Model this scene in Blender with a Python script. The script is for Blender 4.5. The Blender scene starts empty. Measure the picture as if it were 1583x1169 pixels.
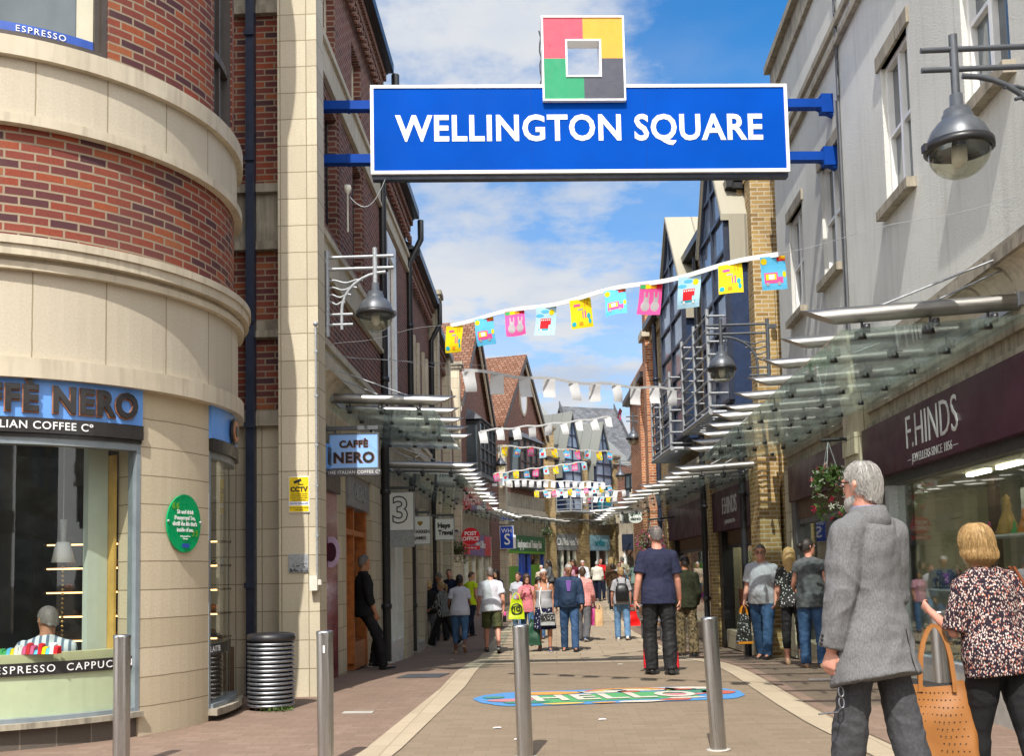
import bpy, bmesh, math, random
from math import sin, cos, pi, radians as R
from mathutils import Vector as V, Matrix as M, noise
random.seed(7)
S = bpy.context.scene
COL = S.collection
# ------------------------------------------------------------------ camera
cam = bpy.data.cameras.new('camera'); camo = bpy.data.objects.new('camera', cam); COL.objects.link(camo); S.camera = camo
cam.sensor_width = 36.0; cam.lens = 36.0 * 1565 / 1583; cam.shift_y = 183.5 / 1583; cam.clip_start = .05; cam.clip_end = 3000
_yaw = math.atan(63.5 / 1565); _p = R(4.35); _r = R(1.2)
_f = V((-sin(_yaw) * cos(_p), cos(_yaw) * cos(_p), sin(_p))); _x = V((cos(_yaw), sin(_yaw), 0)); _u = _x.cross(_f)
_x2 = cos(_r) * _x - sin(_r) * _u; _u2 = sin(_r) * _x + cos(_r) * _u
camo.matrix_world = M(((_x2.x, _u2.x, -_f.x, 0), (_x2.y, _u2.y, -_f.y, 0), (_x2.z, _u2.z, -_f.z, 1.3), (0, 0, 0, 1)))
# ------------------------------------------------------------------ sun, sky, exposure
LD = V((.16, 1, -1.34)).normalized()
sun = bpy.data.lights.new('sun', 'SUN'); sun.energy = 4.4; sun.angle = R(.53); sun.color = (1, .95, .87)
suno = bpy.data.objects.new('sun', sun); COL.objects.link(suno); suno.rotation_euler = LD.to_track_quat('-Z', 'Y').to_euler()
W = bpy.data.worlds.new('World'); S.world = W; W.use_nodes = True
nt = W.node_tree; nt.nodes.clear()
def wn(t, **k):
    n = nt.nodes.new(t)
    for a, b in k.items(): setattr(n, a, b)
    return n
sky = wn('ShaderNodeTexSky', sky_type='NISHITA', sun_disc=False, sun_elevation=math.asin(-LD.z), sun_rotation=math.atan2(-LD.x, -LD.y), altitude=50, air_density=1.0, dust_density=.35, ozone_density=2.2)
tc = wn('ShaderNodeTexCoord'); sep = wn('ShaderNodeSeparateXYZ'); nt.links.new(tc.outputs['Generated'], sep.inputs[0])
def wmath(op, a, b=None, c=None):
    n = wn('ShaderNodeMath', operation=op)
    for i, q in enumerate((a, b, c)):
        if q is None: continue
        if isinstance(q, (int, float)): n.inputs[i].default_value = q
        else: nt.links.new(q, n.inputs[i])
    return n.outputs[0]
zz = wmath('ADD', wmath('MAXIMUM', sep.outputs['Z'], 0.0), .16)
cx_ = wmath('DIVIDE', sep.outputs['X'], zz); cy_ = wmath('DIVIDE', sep.outputs['Y'], zz)
comb = wn('ShaderNodeCombineXYZ'); nt.links.new(cx_, comb.inputs[0]); nt.links.new(cy_, comb.inputs[1]); comb.inputs[2].default_value = 3.4
def wnoise(scale, detail, rough, off=(0, 0, 0), vec=None):
    mp = wn('ShaderNodeMapping'); mp.inputs['Location'].default_value = off; nt.links.new(vec or comb.outputs[0], mp.inputs[0])
    n = wn('ShaderNodeTexNoise'); n.inputs['Scale'].default_value = scale; n.inputs['Detail'].default_value = detail; n.inputs['Roughness'].default_value = rough
    nt.links.new(mp.outputs[0], n.inputs['Vector']); return n.outputs['Fac']
def wramp(v, lo, hi):
    n = wn('ShaderNodeMapRange', interpolation_type='SMOOTHSTEP'); n.inputs[1].default_value = lo; n.inputs[2].default_value = hi; nt.links.new(v, n.inputs[0]); return n.outputs[0]
big = wnoise(1.25, 9, .60, (6.47, 18.72, 0)); wisp = wnoise(.55, 6, .6, (7.1, 3.3, 0)); shade = wnoise(1.6, 7, .55, (1.7, 5.2, 1))
low = wramp(sep.outputs['Z'], .62, .22)                     # more cloud towards the horizon
cum = wramp(wmath('ADD', big, wmath('MULTIPLY', low, .15)), .535, .665)
haze_ = wmath('MULTIPLY', wramp(wmath('ADD', wisp, wmath('MULTIPLY', low, .20)), .46, .84), .55)
fill_cloud = wramp(sep.outputs['Y'], -.02, -.35)          # unseen bright cloud behind the camera, added to lift fill in the shade
dens = wmath('MAXIMUM', wmath('MAXIMUM', cum, haze_), wmath('MULTIPLY', fill_cloud, wmath('ADD', .72, wmath('MULTIPLY', wisp, .4))))
ccol = wn('ShaderNodeMix', data_type='RGBA'); ccol.inputs[6].default_value = (4.2, 4.9, 6.1, 1); ccol.inputs[7].default_value = (6.0, 6.2, 6.5, 1); nt.links.new(wramp(shade, .38, .62), ccol.inputs[0])
cc2 = wn('ShaderNodeMix', data_type='RGBA'); nt.links.new(fill_cloud, cc2.inputs[0]); nt.links.new(ccol.outputs[2], cc2.inputs[6]); cc2.inputs[7].default_value = (19, 18.8, 18.4, 1)
hs = wn('ShaderNodeHueSaturation'); hs.inputs['Saturation'].default_value = 1.42; hs.inputs['Value'].default_value = 1.62; nt.links.new(sky.outputs[0], hs.inputs['Color'])
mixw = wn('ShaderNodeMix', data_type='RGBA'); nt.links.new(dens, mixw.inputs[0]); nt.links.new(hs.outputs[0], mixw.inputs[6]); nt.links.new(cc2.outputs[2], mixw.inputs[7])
bg = wn('ShaderNodeBackground'); bg.inputs[1].default_value = .10; out = wn('ShaderNodeOutputWorld')
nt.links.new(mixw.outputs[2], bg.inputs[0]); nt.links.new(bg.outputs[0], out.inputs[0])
S.view_settings.view_transform = 'Standard'; S.view_settings.look = 'None'; S.view_settings.gamma = 1; S.view_settings.exposure = 0.36
S.cycles.max_bounces = 8; S.cycles.transparent_max_bounces = 24; S.cycles.sample_clamp_indirect = 6

# ------------------------------------------------------------------ materials
MATS = {}
class NT:
    def __init__(s, name):
        s.m = bpy.data.materials.new(name); s.m.use_nodes = True; s.t = s.m.node_tree; s.t.nodes.clear()
        s.out = s.n('ShaderNodeOutputMaterial'); s.b = s.n('ShaderNodeBsdfPrincipled'); s.l(s.b.outputs[0], s.out.inputs[0]); MATS[name] = s.m
    def n(s, t, **k):
        n = s.t.nodes.new(t)
        for a, b in k.items(): setattr(n, a, b)
        return n
    def l(s, a, b): s.t.links.new(a, b)
    def co(s, kind='Object', scale=(1, 1, 1)):
        t = s.n('ShaderNodeTexCoord'); mp = s.n('ShaderNodeMapping'); mp.inputs['Scale'].default_value = scale; s.l(t.outputs[kind], mp.inputs[0]); return mp.outputs[0]
    def pos(s, scale=(1, 1, 1)):
        t = s.n('ShaderNodeNewGeometry'); mp = s.n('ShaderNodeMapping'); mp.inputs['Scale'].default_value = scale; s.l(t.outputs['Position'], mp.inputs[0]); return mp.outputs[0]
    def noise(s, vec, scale, detail=4, rough=.55):
        n = s.n('ShaderNodeTexNoise'); n.inputs['Scale'].default_value = scale; n.inputs['Detail'].default_value = detail; n.inputs['Roughness'].default_value = rough; s.l(vec, n.inputs['Vector']); return n.outputs['Fac']
    def mr(s, v, a, b, c=0., d=1.):
        n = s.n('ShaderNodeMapRange'); s.l(v, n.inputs[0])
        for i, q in enumerate((a, b, c, d)): n.inputs[i + 1].default_value = q
        return n.outputs[0]
    def ramp(s, v, stops, interp='LINEAR'):
        n = s.n('ShaderNodeValToRGB'); n.color_ramp.interpolation = interp; e = n.color_ramp.elements
        while len(e) < len(stops): e.new(.5)
        for q, (p, c) in zip(e, stops): q.position = p; q.color = (*c, 1)
        s.l(v, n.inputs[0]); return n.outputs[0]
    def mix(s, f, a, b, mode='MIX'):
        n = s.n('ShaderNodeMix', data_type='RGBA', blend_type=mode)
        for i, q in ((0, f), (6, a), (7, b)):
            if isinstance(q, (int, float)): n.inputs[i].default_value = q
            elif isinstance(q, tuple): n.inputs[i].default_value = (*q, 1)
            else: s.l(q, n.inputs[i])
        return n.outputs[2]
    def math(s, op, a, b):
        n = s.n('ShaderNodeMath', operation=op)
        for i, q in enumerate((a, b)):
            if isinstance(q, (int, float)): n.inputs[i].default_value = q
            else: s.l(q, n.inputs[i])
        return n.outputs[0]
    def bump(s, h, strength=.3, dist=.01):
        n = s.n('ShaderNodeBump'); n.inputs['Strength'].default_value = strength; n.inputs['Distance'].default_value = dist; s.l(h, n.inputs['Height']); s.l(n.outputs[0], s.b.inputs['Normal'])
    def set(s, col=None, rough=.8, metal=0., spec=.5):
        if isinstance(col, tuple): s.b.inputs['Base Color'].default_value = (*col, 1)
        elif col is not None: s.l(col, s.b.inputs['Base Color'])
        if isinstance(rough, (int, float)): s.b.inputs['Roughness'].default_value = rough
        else: s.l(rough, s.b.inputs['Roughness'])
        s.b.inputs['Metallic'].default_value = metal; s.b.inputs['Specular IOR Level'].default_value = spec
        return s.m
def sc(c, k): return tuple(min(1, x * k) for x in c)
def plain(name, col, rough=.6, metal=0., var=.18, scale=6., bump=0., bscale=60., spec=.5):
    if name in MATS: return MATS[name]
    t = NT(name); v = t.co('Object'); f = t.noise(v, scale, 5)
    c = t.mix(t.mr(f, .3, .7), sc(col, 1 - var), sc(col, 1 + var))
    rr = t.mr(t.noise(v, scale * 2.3, 3), .3, .7, max(.02, rough - .08), min(1, rough + .08))
    if bump: t.bump(t.noise(v, bscale, 3), bump, .004)
    return t.set(c, rr, metal, spec)
def brick(name, stops, mortar, bw=.225, bh=.075, mw=.011, dirt=.35, bumpk=.55, rough=.85, off=.5, dirtcol=(.10, .085, .07)):
    t = NT(name); uv = t.co('UV')
    b = t.n('ShaderNodeTexBrick'); b.offset = off; b.inputs['Color1'].default_value = (0, 0, 0, 1); b.inputs['Color2'].default_value = (1, 1, 1, 1); b.inputs['Mortar'].default_value = (.5, .5, .5, 1)
    for k, q in (('Scale', 1), ('Mortar Size', mw), ('Mortar Smooth', .12), ('Brick Width', bw), ('Row Height', bh), ('Bias', 0)): b.inputs[k].default_value = q
    wob = t.noise(uv, 9, 2); wv = t.n('ShaderNodeVectorMath', operation='ADD'); cb = t.n('ShaderNodeCombineXYZ'); d = t.math('MULTIPLY', t.math('SUBTRACT', wob, .5), .008); t.l(d, cb.inputs[0]); t.l(d, cb.inputs[1]); t.l(uv, wv.inputs[0]); t.l(cb.outputs[0], wv.inputs[1]); t.l(wv.outputs[0], b.inputs['Vector'])
    bwn = t.n('ShaderNodeRGBToBW'); t.l(b.outputs['Color'], bwn.inputs[0])
    c = t.ramp(bwn.outputs[0], stops)
    fine = t.noise(uv, 55, 4, .65); c = t.mix(t.mr(fine, .35, .7, 0, .45), c, sc(stops[0][1], .7))
    c = t.mix(b.outputs['Fac'], c, mortar)
    big = t.noise(t.co('UV', (.9, .35, 1)), 1.1, 6, .65); c = t.mix(t.mr(big, .45, .8, 0, dirt), c, dirtcol)
    st_ = t.noise(t.co('UV', (7, .5, 1)), 1.4, 6, .7); c = t.mix(t.mr(st_, .52, .78, 0, dirt * .7), c, dirtcol); sp_ = t.noise(uv, 24, 3, .8); c = t.mix(t.mr(sp_, .68, .76, 0, dirt * .8), c, sc(dirtcol, .7))
    if name.startswith('pave'):                          # trodden gum and old stains
        for s_, r_, k_, col_ in ((2.6, .05, .45, (.10, .085, .07)), (4.1, .07, .62, (.42, .37, .31))):
            vo = t.n('ShaderNodeTexVoronoi'); vo.inputs['Scale'].default_value = s_; t.l(uv, vo.inputs['Vector']); bb = t.n('ShaderNodeRGBToBW'); t.l(vo.outputs['Color'], bb.inputs[0]); c = t.mix(t.math('MULTIPLY', t.math('MULTIPLY', t.mr(vo.outputs['Distance'], r_, r_ * .7), t.math('GREATER_THAN', bb.outputs[0], k_)), .55), c, col_)
        pt = t.noise(t.co('UV', (.5, .22, 1)), 1.0, 7, .7); c = t.mix(t.mr(pt, .44, .66, 0, .38), c, sc(dirtcol, 1.1))
    h = t.math('ADD', t.math('MULTIPLY', t.math('SUBTRACT', 1., b.outputs['Fac']), .8), t.math('MULTIPLY', fine, .35))
    t.bump(h, bumpk, .008); return t.set(c, rough, 0, .25)
brick('brick_red', [(0, (.075, .032, .04)), (.25, (.16, .045, .04)), (.5, (.30, .062, .03)), (.72, (.20, .05, .04)), (.88, (.34, .075, .03)), (1, (.36, .12, .045))], (.30, .235, .165), mw=.009)
brick('brick_plum', [(0, (.085, .03, .03)), (.4, (.19, .058, .042)), (.75, (.24, .078, .05)), (1, (.14, .05, .045))], (.30, .22, .17))
brick('brick_yellow', [(0, (.27, .16, .055)), (.35, (.45, .29, .10)), (.7, (.52, .35, .13)), (1, (.36, .21, .07))], (.52, .44, .30), dirt=.5)
brick('brick_orange', [(0, (.30, .08, .03)), (.5, (.50, .15, .05)), (1, (.62, .24, .09))], (.55, .45, .33))
brick('brick_buff', [(0, (.20, .13, .07)), (.5, (.33, .23, .125)), (1, (.40, .29, .16))], (.42, .35, .25))
brick('stone_ashlar', [(0, (.47, .405, .295)), (.5, (.54, .47, .345)), (1, (.60, .525, .39))], (.24, .19, .12), bw=.62, bh=.33, mw=.006, dirt=.38, bumpk=.2, rough=.8, dirtcol=(.25, .21, .14))
brick('stone_pillar', [(0, (.52, .46, .345)), (.5, (.59, .525, .395)), (1, (.65, .58, .44))], (.26, .21, .14), bw=.30, bh=.31, mw=.006, dirt=.38, bumpk=.2, rough=.8, off=0., dirtcol=(.25, .22, .16))
brick('stone_panel', [(0, (.515, .455, .355)), (.5, (.555, .495, .39)), (1, (.60, .535, .425))], (.28, .23, .15), bw=.56, bh=5, mw=.006, dirt=.3, bumpk=.15, rough=.8, off=0., dirtcol=(.32, .27, .19))
brick('roof_tile', [(0, (.16, .065, .035)), (.4, (.215, .105, .066)), (.8, (.265, .14, .092)), (1, (.18, .085, .055))], (.055, .03, .02), bw=.19, bh=.17, mw=.016, dirt=.3, bumpk=1.)
brick('slate', [(0, (.085, .09, .10)), (.5, (.13, .14, .155)), (1, (.17, .18, .20))], (.05, .05, .055), bw=.25, bh=.2, mw=.008, dirt=.2, bumpk=.6)
brick('pave_tan', [(0, (.235, .18, .125)), (.5, (.265, .205, .145)), (1, (.285, .22, .155))], (.20, .152, .105), bw=.21, bh=.105, mw=.004, dirt=.34, bumpk=.18, rough=.9, dirtcol=(.17, .125, .085))
brick('pave_red', [(0, (.225, .158, .118)), (.5, (.26, .178, .134)), (1, (.29, .205, .156))], (.175, .13, .098), bw=.21, bh=.105, mw=.005, dirt=.4, bumpk=.2, rough=.9, dirtcol=(.15, .10, .075))
brick('pave_flag', [(0, (.33, .265, .185)), (.5, (.37, .30, .215)), (1, (.41, .335, .24))], (.22, .17, .12), bw=.9, bh=.6, mw=.012, dirt=.25, bumpk=.2, rough=.9, dirtcol=(.2, .15, .1))
brick('pave_strip', [(0, (.42, .345, .245)), (.5, (.46, .38, .275)), (1, (.50, .415, .30))], (.30, .24, .17), bw=.26, bh=.6, mw=.006, dirt=.25, bumpk=.2, rough=.9, off=0., dirtcol=(.28, .22, .15))
brick('plinth_tile', [(0, (.10, .085, .07)), (.5, (.125, .105, .09)), (1, (.14, .12, .105))], (.2, .17, .14), bw=.27, bh=1, mw=.006, dirt=.2, bumpk=.2, rough=.6, off=0.)
brick('metal_roof', [(0, (.36, .335, .26)), (.5, (.40, .37, .29)), (1, (.44, .41, .325))], (.22, .205, .165), bw=.62, bh=20, mw=.018, dirt=.2, bumpk=.7, rough=.5, off=0.)
brick('stone_course', [(0, (.55, .465, .33)), (.5, (.60, .515, .375)), (1, (.65, .56, .415))], (.24, .19, .12), bw=9, bh=.245, mw=.005, dirt=.3, bumpk=.2, rough=.8, off=0., dirtcol=(.30, .25, .16))
brick('metal_grey', [(0, (.20, .21, .195)), (.5, (.24, .25, .23)), (1, (.28, .285, .265))], (.12, .125, .12), bw=.62, bh=20, mw=.018, dirt=.2, bumpk=.7, rough=.5, off=0.)
def stonecast():
    t = NT('stone_cast'); p = t.pos(); c = t.mix(t.mr(t.noise(p, 3, 6), .3, .7), (.475, .415, .315), (.575, .51, .395))
    st = t.noise(t.pos((9, 9, .8)), 1.3, 5, .6); c = t.mix(t.mr(st, .50, .74, 0, .42), c, (.17, .145, .105)); t.bump(t.noise(p, 40, 5), .15, .004); t.set(c, .85, 0, .3)
    t = NT('stone_grey'); p = t.pos(); c = t.mix(t.mr(t.noise(p, 4, 6), .3, .7), (.28, .25, .20), (.42, .375, .29))
    st = t.noise(t.pos((7, 7, .7)), 1.6, 6, .65); c = t.mix(t.mr(st, .46, .72, 0, .75), c, (.09, .078, .06)); t.bump(t.noise(p, 30, 5), .25, .006); t.set(c, .9, 0, .3)
    t = NT('render_grey'); p = t.pos(); c = t.mix(t.mr(t.noise(p, .8, 6), .3, .7), (.645, .645, .60), (.75, .755, .705))
    st = t.noise(t.pos((5, 5, .35)), 1.5, 6, .65); c = t.mix(t.mr(st, .50, .78, 0, .38), c, (.33, .31, .28)); pa = t.noise(t.pos((1.2, 1.2, 1.6)), .9, 7, .7); c = t.mix(t.mr(pa, .48, .62, 0, .16), c, (.74, .73, .69)); sp_ = t.noise(p, 26, 3, .8); c = t.mix(t.mr(sp_, .64, .74, 0, .5), c, (.36, .34, .31)); t.bump(t.noise(p, 62, 6, .7), .9, .018); t.set(c, .92, 0, .2)
stonecast()
plain('white_paint', (.78, .78, .76), .35, var=.06); plain('cream_paint', (.62, .58, .44), .4, var=.06); plain('black_paint', (.018, .019, .022), .35); plain('navy_paint', (.022, .03, .055), .4)
plain('navy_panel', (.016, .033, .085), .4, var=.15); plain('lilac_disc', (.46, .34, .50), .4); plain('lead_grey', (.10, .105, .115), .5); plain('frame_grey', (.20, .235, .26), .4); plain('frame_brown', (.055, .042, .035), .45)
plain('galv', (.36, .38, .40), .5, .35, var=.2, scale=30); plain('lamp_grey', (.10, .11, .125), .38, .3); plain('lamp_black', (.02, .02, .022), .4)
plain('sign_blue', (.001, .066, .41), .6, var=.10, scale=1.3, spec=.03); plain('arm_blue', (.003, .05, .30), .5, var=.1, spec=.1); plain('sign_white', (.86, .86, .86), .35, var=.02)
plain('logo_red', (.72, .055, .10), .35, var=.05); plain('logo_yellow', (.74, .34, .015), .35, var=.05); plain('logo_green', (.0, .27, .115), .35, var=.05); plain('logo_grey', (.055, .06, .085), .3, var=.1)
plain('nero_blue', (.13, .33, .80), .4, var=.04); plain('nero_sky', (.27, .49, .90), .4, var=.04); plain('nero_black', (.022, .02, .02), .35); plain('nero_copper', (.40, .17, .09), .4)
plain('maroon', (.042, .008, .022), .38, var=.12, scale=1.5, spec=.22); plain('maroon_marble', (.17, .012, .03), .18, var=.6, scale=7); plain('silver_letter', (.62, .62, .64), .35, .4, var=.05)
plain('plaque_green', (.0, .33, .11), .3, var=.04); plain('yellow_sign', (.80, .58, .01), .4, var=.04); plain('ink_black', (.02, .02, .02), .5); plain('ink_blue', (.02, .08, .4), .5)
plain('post_red', (.62, .01, .02), .35, var=.05); plain('shop_purple', (.16, .10, .30), .4, var=.2, scale=1); plain('shop_green', (.01, .14, .06), .35, var=.05); plain('lime_green', (.12, .36, .03), .4, var=.15, scale=2); plain('wh_blue', (.01, .06, .42), .35, var=.05)
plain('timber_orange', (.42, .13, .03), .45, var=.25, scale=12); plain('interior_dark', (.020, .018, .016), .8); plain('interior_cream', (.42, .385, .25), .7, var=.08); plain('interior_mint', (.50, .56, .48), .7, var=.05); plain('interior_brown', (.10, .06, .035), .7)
plain('bench_cream', (.52, .51, .30), .5, var=.08); plain('frost_green', (.62, .66, .46), .35, var=.05); plain('brass', (.55, .33, .08), .3, .7); plain('curtain_grey', (.30, .275, .205), .8, var=.1)
plain('grey_shop', (.22, .23, .25), .5); plain('teal_glass', (.02, .22, .30), .3); plain('plastic_pale', (.66, .64, .55), .5); plain('concrete', (.42, .40, .36), .9, var=.2)
plain('dark_pot', (.06, .045, .03), .8); plain('display_black', (.012, .012, .014), .25); plain('display_white', (.7, .7, .68), .5); plain('display_gold', (.55, .34, .08), .4); plain('display_pink', (.6, .08, .22), .5)
for nm, c in (('c_pink', (.82, .10, .35)), ('c_yellow', (.86, .66, .01)), ('c_blue', (.12, .52, .82)), ('c_pale', (.45, .72, .88)), ('c_red', (.68, .02, .03)), ('c_white', (.80, .80, .80)), ('c_grey', (.42, .40, .42)), ('c_orange', (.80, .30, .02)), ('c_green', (.05, .42, .12)), ('c_cyan', (.02, .40, .50))):
    t = NT(nm); t.set(t.mix(t.mr(t.noise(t.co('Object'), 9, 3), .3, .7), sc(c, .93), sc(c, 1.05)), .7, 0, .2)
    tr = t.n('ShaderNodeBsdfTranslucent'); tr.inputs[0].default_value = (*c, 1); ms = t.n('ShaderNodeMixShader'); ms.inputs[0].default_value = .22; t.l(t.b.outputs[0], ms.inputs[1]); t.l(tr.outputs[0], ms.inputs[2]); t.l(ms.outputs[0], t.out.inputs[0])
for nm, c in (('chalk_blue', (.06, .24, .52)), ('chalk_white', (.56, .53, .46)), ('chalk_green', (.07, .33, .12)), ('chalk_red', (.46, .10, .07)), ('chalk_pink', (.50, .19, .22)), ('chalk_orange', (.58, .28, .06)), ('chalk_teal', (.04, .22, .16)), ('chalk_yellow', (.60, .44, .09))):
    t = NT(nm); p = t.pos(); g_ = t.noise(p, 34, 5, .7); t.set(t.mix(t.mr(g_, .48, .66, 0, .55), c, (.29, .225, .155)), .92, 0, .2)
def steel(name, col, rough, aniso):
    t = NT(name); v = t.co('Object', (1, 1, 1)); st = t.noise(t.co('Object', aniso), 1, 3); sm = t.noise(v, 14, 4)
    c = t.mix(t.mr(st, .3, .7), sc(col, .86), sc(col, 1.1)); c = t.mix(t.mr(sm, .55, .8, 0, .3), c, sc(col, .5)); t.bump(st, .05, .002)
    return t.set(c, t.mr(st, .3, .7, rough - .05, rough + .1), 1., .5)
steel('steel_brushed', (.50, .50, .50), .30, (90, 90, 2)); steel('steel_tube', (.36, .35, .33), .42, (2, 90, 90)); steel('steel_ring', (.40, .42, .45), .40, (60, 60, 60))
def glassmat(name, tint, refl, dark, rough=.02, thru=False):
    t = NT(name); t.t.nodes.remove(t.b)
    tr = t.n('ShaderNodeBsdfTransparent'); tr.inputs[0].default_value = (*tint, 1); gl = t.n('ShaderNodeBsdfGlossy'); gl.inputs['Roughness'].default_value = rough; gl.inputs[0].default_value = (.95, .97, .96, 1)
    fr = t.n('ShaderNodeLayerWeight'); fr.inputs[0].default_value = .5; f = t.mr(t.math('POWER', fr.outputs['Facing'], 4.5), 0, 1, refl, .92)
    df = t.n('ShaderNodeBsdfTranslucent' if thru else 'ShaderNodeBsdfDiffuse'); df.inputs[0].default_value = (.42, .48, .44, 1); sp = t.noise(t.pos((3, 3, 3)), 2.2, 6, .65)
    m0 = t.n('ShaderNodeMixShader'); t.l(t.mr(sp, .45, .8, dark * .3, dark), m0.inputs[0]); t.l(tr.outputs[0], m0.inputs[1]); t.l(df.outputs[0], m0.inputs[2])
    m1 = t.n('ShaderNodeMixShader'); t.l(f, m1.inputs[0]); t.l(m0.outputs[0], m1.inputs[1]); t.l(gl.outputs[0], m1.inputs[2]); t.l(m1.outputs[0], t.out.inputs[0])
glassmat('glass_shop', (.86, .90, .87), .05, .03); glassmat('glass_canopy', (.90, .97, .94), .06, .34, .05, True); glassmat('glass_lamp', (.80, .79, .68), .08, .14, .06)
t = NT('glass_upper'); nz = t.noise(t.pos((1, 1, .5)), 1.2, 4); t.bump(nz, .06, .05); t.set(t.mix(t.mr(nz, .35, .65), (.035, .05, .06), (.12, .15, .17)), .06, 0, .9)
t = NT('glass_navy'); nz = t.noise(t.pos((1, 1, .6)), .9, 4); t.bump(nz, .05, .05); t.set(t.mix(t.mr(nz, .35, .65), (.10, .14, .21), (.30, .37, .48)), .08, 0, .9)  # pale blue base colour stands in for sky reflected in the oriel glazing
def leafmats():
    for nm, a, b in (('leaf', (.035, .075, .015), (.09, .15, .035)), ('flower_pink', (.55, .03, .20), (.75, .14, .38)), ('flower_white', (.55, .6, .48), (.7, .7, .6)), ('flower_red', (.55, .01, .07), (.7, .04, .12))):
        t = NT(nm); t.set(t.mix(t.mr(t.noise(t.pos(), 30, 3), .3, .7), a, b), .6, 0, .3)
leafmats()
def emis(name, col, st):
    t = NT(name); t.set(col, .5); t.b.inputs['Emission Color'].default_value = (*col, 1); t.b.inputs['Emission Strength'].default_value = st
emis('lamp_glow', (1, .55, .2), 4.5); emis('lamp_tube', (1, .93, .78), 9)

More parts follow.
